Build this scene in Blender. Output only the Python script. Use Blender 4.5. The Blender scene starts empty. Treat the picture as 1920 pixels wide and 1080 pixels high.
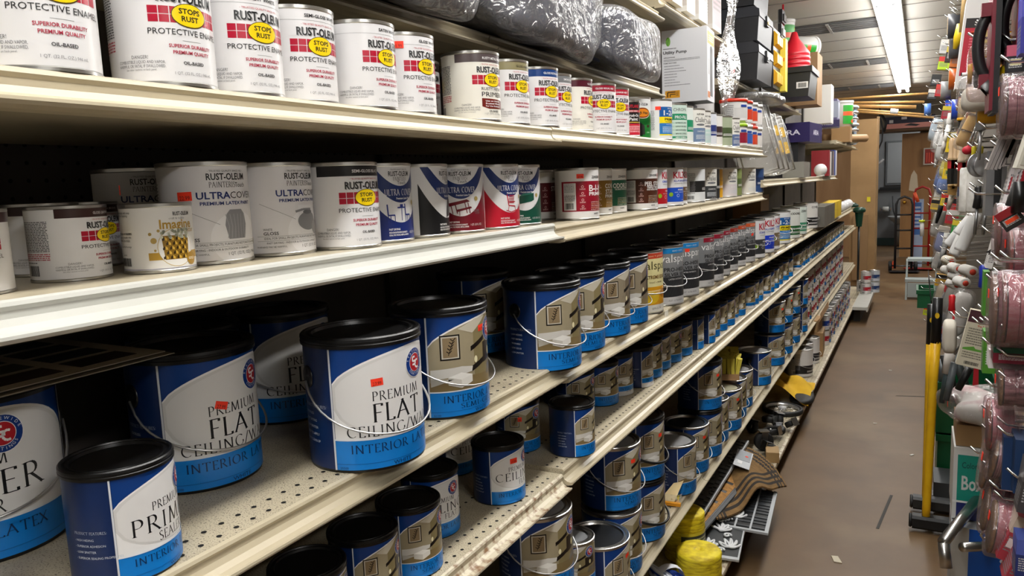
import bpy, bmesh, math, random
from mathutils import Matrix, Vector
C = bpy.context.scene.collection
SC = bpy.context.scene
rnd = random.Random(7)
PI = math.pi
def hx(s):
    s = s.lstrip('#'); v = [int(s[i:i+2], 16)/255 for i in (0, 2, 4)]
    return tuple(((c+.055)/1.055)**2.4 if c > .04045 else c/12.92 for c in v)
# ---------------------------------------------------------------- camera, world, lights, exposure
cam = bpy.data.objects.new('camera', bpy.data.cameras.new('camera')); C.objects.link(cam)
cam.data.sensor_width = 36; cam.data.lens = 26.719; cam.data.clip_start = .02
cam.matrix_world = Matrix([[0.882299, -0.026854, 0.469924, 0.0], [0.468962, 0.135627, -0.872743, 0.0], [-0.040298, 0.990396, 0.132256, 1.5], [0.0, 0.0, 0.0, 1.0]])
SC.camera = cam
SC.view_settings.view_transform = 'Standard'; SC.view_settings.look = 'None'
SC.view_settings.exposure = 0.0; SC.view_settings.gamma = 1; SC.view_settings.use_curve_mapping = False
W = bpy.data.worlds.new('world'); SC.world = W; W.use_nodes = True
W.node_tree.nodes['Background'].inputs[0].default_value = (.9, .95, 1, 1)
W.node_tree.nodes['Background'].inputs[1].default_value = .2
SC.cycles.use_denoising = True; SC.cycles.max_bounces = 8; SC.cycles.transparent_max_bounces = 24
SC.cycles.caustics_reflective = False; SC.cycles.caustics_refractive = False
SC.cycles.sample_clamp_indirect = 6
TUBE_Z, TUBE_E, LAMP_W = 2.545, 17.0, 8.0
# ---------------------------------------------------------------- materials
MATS = {}
def mat(col, rough=.5, metal=0, spec=.5, coat=0, emit=0, key=None):
    k = key or (col, rough, metal, spec, coat, emit)
    if k in MATS: return MATS[k]
    m = bpy.data.materials.new('paint_%d' % len(MATS)); m.use_nodes = True
    b = m.node_tree.nodes['Principled BSDF']
    b.inputs['Base Color'].default_value = (*hx(col), 1); b.inputs['Roughness'].default_value = rough
    b.inputs['Metallic'].default_value = metal; b.inputs['Specular IOR Level'].default_value = spec
    if coat: b.inputs['Coat Weight'].default_value = coat; b.inputs['Coat Roughness'].default_value = .15
    if emit: b.inputs['Emission Color'].default_value = (*hx(col), 1); b.inputs['Emission Strength'].default_value = emit
    MATS[k] = m; return m
def noisy(key, c1, c2, scale, lo=.4, hi=.6, rough=.6, metal=0, bump=0, detail=6, stretch=None, c3=None, scale3=3, spec=.5):
    if key in MATS: return MATS[key]
    m = bpy.data.materials.new(key); m.use_nodes = True; nt = m.node_tree; N = nt.nodes; b = N['Principled BSDF']
    tc = N.new('ShaderNodeTexCoord'); mp = N.new('ShaderNodeMapping'); nz = N.new('ShaderNodeTexNoise'); cr = N.new('ShaderNodeValToRGB')
    if stretch: mp.inputs['Scale'].default_value = stretch
    nz.inputs['Scale'].default_value = scale; nz.inputs['Detail'].default_value = detail
    cr.color_ramp.elements[0].position = lo; cr.color_ramp.elements[1].position = hi
    cr.color_ramp.elements[0].color = (*hx(c1), 1); cr.color_ramp.elements[1].color = (*hx(c2), 1)
    nt.links.new(tc.outputs['Object'], mp.inputs[0]); nt.links.new(mp.outputs[0], nz.inputs['Vector']); nt.links.new(nz.outputs[0], cr.inputs[0])
    out = cr.outputs[0]
    if c3:
        n2 = N.new('ShaderNodeTexNoise'); n2.inputs['Scale'].default_value = scale3; n2.inputs['Detail'].default_value = 5
        r2 = N.new('ShaderNodeValToRGB'); r2.color_ramp.elements[0].position = .5; r2.color_ramp.elements[1].position = .72
        mx = N.new('ShaderNodeMixRGB'); mx.inputs[2].default_value = (*hx(c3), 1)
        nt.links.new(mp.outputs[0], n2.inputs['Vector']); nt.links.new(n2.outputs[0], r2.inputs[0]); nt.links.new(r2.outputs[0], mx.inputs[0])
        nt.links.new(out, mx.inputs[1]); out = mx.outputs[0]
    nt.links.new(out, b.inputs['Base Color'])
    b.inputs['Roughness'].default_value = rough; b.inputs['Metallic'].default_value = metal; b.inputs['Specular IOR Level'].default_value = spec
    if bump:
        bp = N.new('ShaderNodeBump'); bp.inputs['Strength'].default_value = bump; bp.inputs['Distance'].default_value = .004
        nt.links.new(nz.outputs[0], bp.inputs['Height']); nt.links.new(bp.outputs[0], b.inputs['Normal'])
    MATS[key] = m; return m
def film(key, tint='#ffffff', clear=.9, rough=.12, bump=0, scale=40, haze=.05):
    """thin clear plastic: see-through, a glossy skin and a little haze"""
    if key in MATS: return MATS[key]
    m = bpy.data.materials.new(key); m.use_nodes = True; nt = m.node_tree; N = nt.nodes; lk = nt.links.new
    for n in list(N):
        if n.type != 'OUTPUT_MATERIAL': N.remove(n)
    out = [n for n in N if n.type == 'OUTPUT_MATERIAL'][0]
    tr = N.new('ShaderNodeBsdfTransparent'); tr.inputs[0].default_value = (*hx(tint), 1)
    gl = N.new('ShaderNodeBsdfGlossy'); gl.inputs['Roughness'].default_value = rough; gl.inputs[0].default_value = (1, 1, 1, 1)
    df = N.new('ShaderNodeBsdfDiffuse'); df.inputs[0].default_value = (.8, .8, .82, 1)
    fr = N.new('ShaderNodeLayerWeight'); fr.inputs[0].default_value = .3
    mth = N.new('ShaderNodeMath'); mth.operation = 'MULTIPLY_ADD'; mth.inputs[1].default_value = .35; mth.inputs[2].default_value = 1-clear; mth.use_clamp = True
    m1 = N.new('ShaderNodeMixShader'); m2 = N.new('ShaderNodeMixShader'); m1.inputs[0].default_value = haze
    lk(tr.outputs[0], m1.inputs[1]); lk(df.outputs[0], m1.inputs[2]); lk(fr.outputs['Fresnel'], mth.inputs[0]); lk(mth.outputs[0], m2.inputs[0])
    lk(m1.outputs[0], m2.inputs[1]); lk(gl.outputs[0], m2.inputs[2]); lk(m2.outputs[0], out.inputs[0])
    if bump:
        nz = N.new('ShaderNodeTexNoise'); nz.inputs['Scale'].default_value = scale; nz.inputs['Detail'].default_value = 3; nz.inputs['Distortion'].default_value = 1.2
        tc = N.new('ShaderNodeTexCoord'); lk(tc.outputs['Object'], nz.inputs['Vector'])
        bp = N.new('ShaderNodeBump'); bp.inputs['Strength'].default_value = bump; bp.inputs['Distance'].default_value = .02
        lk(nz.outputs[0], bp.inputs['Height'])
        for n in (gl, fr): lk(bp.outputs[0], n.inputs['Normal'])
    MATS[key] = m; return m
STEEL = mat('#c9c8c4', .28, 1); CHROME = mat('#d8d8d8', .15, 1); DKSTEEL = mat('#6d6f72', .35, 1)
BLACKP = mat('#0b0b0c', .32); BLACKR = mat('#141414', .6); WHITEP = mat('#eceae6', .4)
ORANGE = '#ff3c1e'
# ---------------------------------------------------------------- mesh kit
class MB:
    def __init__(s): s.v = []; s.f = []; s.m = []; s.mats = []; s.sm = []
    def mi(s, m):
        if m not in s.mats: s.mats.append(m)
        return s.mats.index(m)
    def add(s, vs, fs, m, smooth=False):
        o = len(s.v); k = s.mi(m); s.v += [tuple(v) for v in vs]
        for f in fs: s.f.append([o+i for i in f]); s.m.append(k); s.sm.append(smooth)
        return s
    def box(s, x0, x1, y0, y1, z0, z1, m, T=None):
        vs = [(x, y, z) for x in (x0, x1) for y in (y0, y1) for z in (z0, z1)]
        if T: vs = [T @ Vector(v) for v in vs]
        return s.add(vs, [(0, 1, 3, 2), (4, 6, 7, 5), (0, 4, 5, 1), (2, 3, 7, 6), (0, 2, 6, 4), (1, 5, 7, 3)], m)
    def lathe(s, prof, m, n=48, T=None, smooth=True, a0=0, a1=2*PI, sharp=False):
        if sharp:
            for p, q in zip(prof, prof[1:]): s.lathe([p, q], m, n, T, smooth, a0, a1)
            return s
        full = abs(a1-a0-2*PI) < 1e-6; k = n if full else n+1
        vs = []
        for r, z in prof:
            for i in range(k):
                a = a0+(a1-a0)*i/n; v = (r*math.cos(a), r*math.sin(a), z)
                vs.append(T @ Vector(v) if T else v)
        fs = []
        for j in range(len(prof)-1):
            for i in range(n):
                i2 = (i+1) % k; fs.append((j*k+i, j*k+i2, (j+1)*k+i2, (j+1)*k+i))
        return s.add(vs, fs, m, smooth)
    def disc(s, r, z, m, n=48, T=None, cx=0, cy=0):
        vs = [(cx+r*math.cos(2*PI*i/n), cy+r*math.sin(2*PI*i/n), z) for i in range(n)]
        if T: vs = [T @ Vector(v) for v in vs]
        return s.add(vs, [list(range(n))], m)
    def tube(s, pts, r, m, n=8, caps=True, closed=False):
        pts = [Vector(p) for p in pts]; L = len(pts); vs = []; up = None
        for i, p in enumerate(pts):
            a = pts[(i-1) % L] if (i or closed) else p; b = pts[(i+1) % L] if (i < L-1 or closed) else p
            d = (b-a).normalized()
            if up is None: up = Vector((0, 0, 1)) if abs(d.z) < .9 else Vector((1, 0, 0))
            u = (up-d*up.dot(d)).normalized(); w = d.cross(u); up = u
            rr = r[i] if isinstance(r, (list, tuple)) else r
            vs += [p+u*rr*math.cos(2*PI*k/n)+w*rr*math.sin(2*PI*k/n) for k in range(n)]
        fs = [(i*n+k, i*n+(k+1) % n, ((i+1) % L)*n+(k+1) % n, ((i+1) % L)*n+k) for i in range(L if closed else L-1) for k in range(n)]
        if caps and not closed: fs += [list(range(n))[::-1], [(L-1)*n+k for k in range(n)]]
        return s.add(vs, fs, m, True)
    def prism(s, poly, d, m, T=None, smooth=False):
        """poly in x,y extruded 0..d along z"""
        n = len(poly); vs = [(x, y, 0) for x, y in poly]+[(x, y, d) for x, y in poly]
        if T: vs = [T @ Vector(v) for v in vs]
        return s.add(vs, [list(range(n))[::-1], list(range(n, 2*n))]+[(i, (i+1) % n, n+(i+1) % n, n+i) for i in range(n)], m, smooth)
    def grid(s, nu, nv, fn, m, smooth=True):
        vs = [fn(i/nu, j/nv) for j in range(nv+1) for i in range(nu+1)]
        fs = [(j*(nu+1)+i, j*(nu+1)+i+1, (j+1)*(nu+1)+i+1, (j+1)*(nu+1)+i) for j in range(nv) for i in range(nu)]
        return s.add(vs, fs, m, smooth)
    def sph(s, c, r, m, nu=14, nv=9, sc=(1, 1, 1)):
        return s.grid(nu, nv, lambda u, v: (c[0]+r*sc[0]*math.cos(2*PI*u)*math.sin(PI*v), c[1]+r*sc[1]*math.sin(2*PI*u)*math.sin(PI*v), c[2]-r*sc[2]*math.cos(PI*v)), m)
    def mesh(s, name):
        me = bpy.data.meshes.new(name); me.from_pydata(s.v, [], s.f)
        for m in s.mats: me.materials.append(m)
        me.polygons.foreach_set('material_index', s.m); me.polygons.foreach_set('use_smooth', s.sm)
        me.update(); return me
    def build(s, name, parent=None, loc=None, rot=None):
        return ob(name, s.mesh(name), parent, loc, rot)
def ob(name, me, parent=None, loc=None, rot=None):
    o = bpy.data.objects.new(name, me); C.objects.link(o)
    if parent is not None: o.parent = parent
    if loc is not None: o.location = loc
    if rot is not None: o.rotation_euler = rot
    return o
def tag(o, label, cat, group=None):
    o['label'] = label; o['category'] = cat
    if group: o['group'] = group
    return o
def thing(name, label, cat, loc=(0, 0, 0), rz=0, group=None, rot=None):
    o = ob(name, None, None, loc, rot or (0, 0, rz)); o.empty_display_size = .02
    return tag(o, label, cat, group)
def struct(o): o['kind'] = 'structure'; return o
def dup(root, loc, label, rz=0, group=None, rot=None):
    r = root.copy(); C.objects.link(r); r.location = loc; r.rotation_euler = rot or (0, 0, rz); r['label'] = label
    if group: r['group'] = group
    for ch in root.children:
        c = ch.copy(); C.objects.link(c); c.parent = r
        for g in ch.children:
            d = g.copy(); C.objects.link(d); d.parent = c
    return r
def TR(x=0, y=0, z=0, rx=0, ry=0, rz=0, s=1):
    return Matrix.Translation((x, y, z)) @ Matrix.Rotation(rz, 4, 'Z') @ Matrix.Rotation(ry, 4, 'Y') @ Matrix.Rotation(rx, 4, 'X') @ Matrix.Scale(s, 4)
# ---------------------------------------------------------------- lettering
TXT = {}
def sans(s, bold=False):
    k = (s, bold)
    if k not in TXT:
        cu = bpy.data.curves.new('t', 'FONT'); cu.body = s; cu.resolution_u = 2; cu.size = 1
        if bold: cu.offset = .022
        o = bpy.data.objects.new('t', cu); C.objects.link(o); bpy.context.view_layer.update()
        e = o.evaluated_get(bpy.context.evaluated_depsgraph_get()); me = e.to_mesh()
        vs = [(v.co.x, v.co.y) for v in me.vertices]; fs = [list(p.vertices) for p in me.polygons]
        e.to_mesh_clear(); bpy.data.objects.remove(o); bpy.data.curves.remove(cu)
        x0 = min((v[0] for v in vs), default=0); x1 = max((v[0] for v in vs), default=1)
        TXT[k] = ([((x-x0)/.73, y/.73) for x, y in vs], fs, (x1-x0)/.73)      # cap height 1
    return TXT[k]
def arc(cx, cy, rx, ry, a0, a1, n=9): return [(cx+rx*math.cos(math.radians(a0+(a1-a0)*i/n)), cy+ry*math.sin(math.radians(a0+(a1-a0)*i/n))) for i in range(n+1)]
GL = {  # roman capitals as pen strokes: (advance, strokes)
'A': (.95, [[(.05, 0), (.45, 1)], [(.42, 1), (.85, 0)], [(.2, .36), (.68, .36)]]), 'B': (.7, [[(.15, 0), (.15, 1)], [(.15, 1), (.35, 1)]+arc(.35, .76, .2, .24, 90, -90)+[(.15, .52)], [(.35, .52)]+arc(.37, .26, .24, .26, 90, -90)+[(.15, 0)]]),
'C': (.9, [arc(.5, .5, .42, .5, 48, 312, 14)]), 'D': (.95, [[(.15, 0), (.15, 1)], [(.15, 1), (.4, 1)]+arc(.4, .5, .45, .5, 90, -90, 12)+[(.15, 0)]]),
'E': (.62, [[(.15, 0), (.15, 1)], [(.15, 1), (.55, 1), (.55, .9)], [(.15, .53), (.48, .53)], [(.15, 0), (.57, 0), (.57, .12)]]), 'F': (.6, [[(.15, 0), (.15, 1)], [(.15, 1), (.56, 1), (.56, .88)], [(.15, .52), (.5, .52)]]),
'G': (.95, [arc(.5, .5, .42, .5, 48, 330, 14)+[(.86, .42)]]), 'H': (.95, [[(.15, 0), (.15, 1)], [(.78, 0), (.78, 1)], [(.15, .52), (.78, .52)]]), 'I': (.36, [[(.18, 0), (.18, 1)]]),
'K': (.8, [[(.15, 0), (.15, 1)], [(.68, 1), (.16, .48)], [(.25, .56), (.76, 0)]]), 'L': (.6, [[(.15, 0), (.15, 1)], [(.15, 0), (.55, 0), (.55, .12)]]),
'M': (1.1, [[(.12, 0), (.2, 1)], [(.2, 1), (.54, .05)], [(.54, .05), (.88, 1)], [(.88, 1), (.97, 0)]]), 'N': (.98, [[(.15, 0), (.15, 1)], [(.15, 1), (.8, 0)], [(.8, 0), (.8, 1)]]),
'O': (1.0, [arc(.5, .5, .43, .5, 0, 360, 20)]), 'P': (.66, [[(.15, 0), (.15, 1)], [(.15, 1), (.34, 1)]+arc(.34, .74, .24, .26, 90, -90)+[(.2, .48)]]), 'R': (.78, [[(.15, 0), (.15, 1)], [(.15, 1), (.34, 1)]+arc(.34, .75, .22, .25, 90, -90)+[(.2, .5)], [(.34, .5), (.74, 0)]]),
'S': (.62, [arc(.31, .75, .22, .25, 40, 180, 7)+[(.31, .5)]+arc(.31, .25, .24, .25, 60, -145, 9)]), 'T': (.82, [[(.41, 0), (.41, 1)], [(.06, .88), (.06, 1), (.76, 1), (.76, .88)]]), 'U': (.9, [[(.14, 1), (.14, .35)]+arc(.45, .34, .31, .34, 180, 360)+[(.76, 1)]]),
'V': (.9, [[(.03, 1), (.45, 0)], [(.45, 0), (.86, 1)]]), 'W': (1.25, [[(.03, 1), (.36, 0)], [(.36, 0), (.62, .95)], [(.62, .95), (.88, 0)], [(.88, 0), (1.2, 1)]]), 'X': (.8, [[(.05, 1), (.72, 0)], [(.7, 1), (.06, 0)]]),
'Y': (.8, [[(.03, 1), (.4, .45)], [(.76, 1), (.4, .45)], [(.4, .45), (.4, 0)]]), '/': (.5, [[(.02, -.05), (.45, 1.05)]]), '-': (.45, [[(.08, .42), (.36, .42)]]), ':': (.3, [[(.12, .1), (.12, .22)], [(.12, .6), (.12, .72)]]), ' ': (.45, []), '2': (.55, [arc(.26, .74, .2, .26, 170, -40, 8)+[(.05, 0), (.5, 0)]]), '3': (.5, [arc(.22, .75, .2, .25, 150, -90, 8), arc(.22, .25, .22, .25, 90, -150, 8)]), '0': (.55, [arc(.26, .5, .22, .5, 0, 360, 14)]), '1': (.35, [[(.16, 0), (.16, 1)]]), '5': (.5, [[(.44, 1), (.12, 1), (.1, .58)]+arc(.22, .3, .22, .3, 120, -150, 8)])}
def roman(s, space=.12, wt=1):
    vs, fs, x = [], [], 0
    for ch in s:
        adv, st = GL.get(ch, GL['I'])
        for pl in st:
            for (ax, ay), (bx, by) in zip(pl, pl[1:]):
                L = math.hypot(bx-ax, by-ay) or 1; th = math.atan2(by-ay, bx-ax)
                w = (.028+.1*abs(math.sin(th-.3))**1.5)*wt/2; nx, ny = -(by-ay)/L*w, (bx-ax)/L*w; o = len(vs)
                ex, ey = (bx-ax)/L*.012, (by-ay)/L*.012
                vs += [(x+ax+nx-ex, ay+ny-ey), (x+ax-nx-ex, ay-ny-ey), (x+bx-nx+ex, by-ny+ey), (x+bx+nx+ex, by+ny+ey)]; fs.append([o, o+1, o+2, o+3])
            for (ax, ay), (bx, by) in ((pl[0], pl[1]), (pl[-1], pl[-2])) if len(pl) > 1 else ():
                if abs(by-ay) > .5*math.hypot(bx-ax, by-ay) and (ay < .03 or ay > .97) and ch not in '/:23015CSG' and not (ch == 'U' and ay < .5):
                    o = len(vs); q = .045 if ay < .5 else -.045
                    vs += [(x+ax-.13, ay), (x+ax+.13, ay), (x+ax+.05, ay+q), (x+ax-.05, ay+q)]; fs.append([o, o+1, o+2, o+3] if q > 0 else [o+3, o+2, o+1, o])
        x += adv+space
    return vs, fs, max(x-space, .1)
# ---------------------------------------------------------------- printed labels
DEG = 7.5
class Label:
    """flat print in (s, t) metres laid in thin layers and wrapped round a can (radius r) or kept flat (r = None: x = depth, y = s, z = t)"""
    def __init__(s, r=None): s.r = r; s.L = {}; s.off = (0, 0); s.sc = (1, 1)
    def put(s, vs, fs, col, ly):
        q = s.L.setdefault((ly, col), ([], [])); o = len(q[0])
        q[0].extend((s.off[0]+x*s.sc[0], s.off[1]+y*s.sc[1]) for x, y in vs); q[1].extend([o+i for i in f] for f in fs)
    def poly(s, pts, col, ly=1): s.put(pts, [list(range(len(pts)))], col, ly)
    def rect(s, a, b, c, d, col, ly=1): s.poly([(a, c), (b, c), (b, d), (a, d)], col, ly)
    def ell(s, cx, cy, rx, ry, col, ly=2, n=28): s.poly([(cx+rx*math.cos(2*PI*i/n), cy+ry*math.sin(2*PI*i/n)) for i in range(n)], col, ly)
    def strip(s, top, bot, col, ly=1):
        n = len(top); s.put(list(top)+list(bot), [[n+i, n+i+1, i+1, i] for i in range(n-1)], col, ly)
    def line(s, pts, w, col, ly=3):
        for (ax, ay), (bx, by) in zip(pts, pts[1:]):
            L = math.hypot(bx-ax, by-ay) or 1; nx, ny = -(by-ay)/L*w/2, (bx-ax)/L*w/2
            s.poly([(ax-nx, ay-ny), (bx-nx, by-ny), (bx+nx, by+ny), (ax+nx, ay+ny)][::1], col, ly)
    def text(s, st, cx, cy, h, col, w=None, bold=False, rom=False, ly=4, al='c', wt=1, sp=.12, rot=0):
        vs, fs, wd = roman(st, sp, wt) if rom else sans(st, bold)
        k = (w/wd) if w else h; x0 = cx-(wd*k/2 if al == 'c' else wd*k if al == 'r' else 0)
        P = [(x0+x*k, cy+y*h) for x, y in vs]
        if rot: c, n = math.cos(rot), math.sin(rot); P = [(cx+(x-cx)*c-(y-cy)*n, cy+(x-cx)*n+(y-cy)*c) for x, y in P]
        s.put(P, fs, col, ly)
    def para(s, a, b, t1, t0, n, col, ly=3, seed=1):
        """paragraphs too small to read: broken rows of words"""
        q = random.Random(seed); h = (t1-t0)/n
        for i in range(n):
            x = a
            while x < b-.001:
                w = min(q.uniform(.0015, .006), b-x); s.rect(x, x+w, t1-(i+.72)*h, t1-(i+.2)*h, col, ly); x += w+.0009
    def bars(s, a, b, t0, t1, col='#161616', ly=3, seed=2):
        q = random.Random(seed); x = a
        while x < b: w = q.choice((.0004, .0007, .0011)); s.rect(x, min(x+w, b), t0, t1, col, ly); x += w+q.choice((.0004, .0007))
    def mesh(s, name, rough=.35, eps=.00014, coat=0, back=0):
        allv, allf, fm, mats = [], [], [], []
        for (ly, col), (vs, fs) in sorted(s.L.items(), key=lambda e: e[0][0]):
            bm = bmesh.new(); bv = [bm.verts.new((x, y, 0)) for x, y in vs]
            for f in fs:
                try: bm.faces.new([bv[i] for i in f])
                except ValueError: pass
            bmesh.ops.recalc_face_normals(bm, faces=bm.faces)
            if s.r:
                d = math.radians(DEG)*s.r; xs = [v.co.x for v in bm.verts]
                if xs:
                    for k in range(math.ceil(min(xs)/d), math.floor(max(xs)/d)+1):
                        bmesh.ops.bisect_plane(bm, geom=bm.verts[:]+bm.edges[:]+bm.faces[:], plane_co=(k*d, 0, 0), plane_no=(1, 0, 0), dist=1e-7)
            bm.verts.index_update(); o = len(allv); R = (s.r or 0)+eps*ly
            mm = STEEL if col == 'steel' else mat(col, rough, coat=coat); mats.append(mm) if mm not in mats else None; k = mats.index(mm)
            for v in bm.verts:
                if s.r:
                    d = math.radians(DEG); q = math.floor(v.co.x/s.r/d+1e-6); f = v.co.x/s.r/d-q
                    c0, s0, c1, s1 = math.cos(q*d), math.sin(q*d), math.cos((q+1)*d), math.sin((q+1)*d)
                    allv.append((R*(c0*(1-f)+c1*f), R*(s0*(1-f)+s1*f), v.co.y))
                else: allv.append((back+eps*ly, v.co.x, v.co.y))
            for f in bm.faces:
                iv = [v.index+o for v in f.verts]
                a, b, c = (Vector(allv[i]) for i in iv[:3])
                allf.append(iv if f.normal.z > 0 else iv[::-1]); fm.append(k)
            bm.free()
        me = bpy.data.meshes.new(name); me.from_pydata(allv, [], allf)
        for m in mats: me.materials.append(m)
        me.polygons.foreach_set('material_index', fm)
        if s.r: me.polygons.foreach_set('use_smooth', [True]*len(allf)); me.update(); me.normals_split_custom_set_from_vertices([Vector((x, y, 0)).normalized() for x, y, z in allv])
        me.update(); return me
def ordn(n):
    u = 'zeroth first second third fourth fifth sixth seventh eighth ninth tenth eleventh twelfth thirteenth fourteenth fifteenth sixteenth seventeenth eighteenth nineteenth'.split()
    t = {20: 'twent', 30: 'thirt', 40: 'fort', 50: 'fift', 60: 'sixt', 70: 'sevent', 80: 'eight', 90: 'ninet'}
    if n >= 100: return 'hundred-and-'+ordn(n-100) if n > 100 else 'hundredth'
    if n < 20: return u[n]
    return t[n//10*10]+('ieth' if n % 10 == 0 else 'y-'+u[n % 10])
# ---------------------------------------------------------------- paint cans
NAVY, TOPBLUE, BAND, PAPER = '#0b2757', '#0b3a80', '#0d7fd6', '#e6e5e4'
def tin_body(r, h, col, rough=.4):
    m = MB(); m.lathe([(0, .001), (r-.003, 0), (r+.0008, .001), (r+.0008, .004), (r, .005)], STEEL, sharp=True)
    m.lathe([(r, .005), (r, h-.006)], mat(col, rough))
    m.lathe([(r, h-.006), (r+.001, h-.005), (r+.001, h-.0008), (r-.001, h), (r-.003, h-.001), (r-.004, h-.006)], STEEL, sharp=True)
    return m.mesh('can_body')
def tin_lid(r, h, m=None):
    b = MB(); b.lathe([(r-.0035, h-.005), (r-.006, h-.0035), (r-.008, h-.0005), (r-.011, h-.0005), (r-.013, h-.005), (r*.45, h-.005), (r*.43, h-.0045), (0, h-.0045)], m or STEEL, sharp=True); return b.mesh('can_lid')
def plastic_body(r, h, k):
    m = MB(); m.lathe([(0, .002), (r-.004, 0), (r-.0005, .0006), (r-.0005, .0045*k)], BLACKP); m.lathe([(r, .0045*k), (r, h-.012*k)], mat(NAVY, .35)); m.lathe([(r-.0005, .0045*k), (r, .0045*k)], BLACKP); return m.mesh('can_body')
def plastic_lid(r, h, k):
    b = MB(); b.lathe([(r, h-.0148*k), (r+.0028*k, h-.0142*k), (r+.0031*k, h-.0098*k), (r+.0022*k, h-.009*k), (r+.0022*k, h-.0065*k), (r+.0031*k, h-.0058*k), (r+.0026*k, h-.002*k), (r+.0006*k, h), (r-.0035*k, h), (r-.005*k, h-.0035*k), (r-.0085*k, h-.0035*k), (r-.0095*k, h-.001*k), (r-.013*k, h-.001*k), (r-.0145*k, h-.006*k), (r-.0185*k, h-.0065*k), (r-.0195*k, h-.0055*k), (r*.6, h-.0058*k), (0, h-.0058*k)], BLACKP, sharp=True); return b.mesh('can_lid')
def ring_lid(r, h, col):
    b = MB(); b.lathe([(r, h-.008), (r+.0015, h-.007), (r+.0015, h-.001), (r-.0005, h), (r-.004, h-.001), (r-.006, h-.006), (r-.009, h-.006), (r-.011, h-.0015), (r-.014, h-.0015), (r-.0165, h-.006)], STEEL, sharp=True)
    b.lathe([(r-.0165, h-.006), (0, h-.006)], mat(col, .45)); return b.mesh('can_lid')
def bail(r, ze, drop=.078, ang=100, out=.008, wire=.0016, dark=False):
    b = MB(); pts = []
    for i in range(25):
        a = math.radians(-ang+2*ang*i/24); f = 1-(2*i/24-1)**2
        pts.append(((r+.004+out*f)*math.cos(a), (r+.004+out*f)*math.sin(a), ze-.006*(1-f)-drop*f**.8))
    b.tube(pts, wire, mat('#cfcfcf', .3, .9) if not dark else BLACKP, 6); return b.mesh('bail_handle')
def ear(r, ze, ang=100, rad=.016, m=None):
    b = MB(); T = Matrix.Rotation(math.radians(ang), 4, 'Z') @ Matrix.Translation((r-.0005, 0, ze)) @ Matrix.Rotation(PI/2, 4, 'Y')
    b.lathe([(rad, 0), (rad, .0015), (rad*.85, .0022), (rad*.35, .0022), (rad*.3, .004), (0, .004)], m or BLACKP, 20, T); return b.mesh('handle_ear')
def sticker(r, s, t, w=.017, h=.0105, tilt=0, price=None):
    L = Label(r); c, n = math.cos(tilt), math.sin(tilt); q = lambda x, y: (s+x*c-y*n, t+x*n+y*c)
    L.poly([q(-w/2, -h/2), q(w/2, -h/2), q(w/2, h/2), q(-w/2, h/2)], ORANGE, 7)
    if price: L.text(price, *q(0, -h*.42), h*.5, '#5a0f06', w=w*.7, ly=8, rot=tilt)
    return L.mesh('price_sticker', .6)
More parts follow.
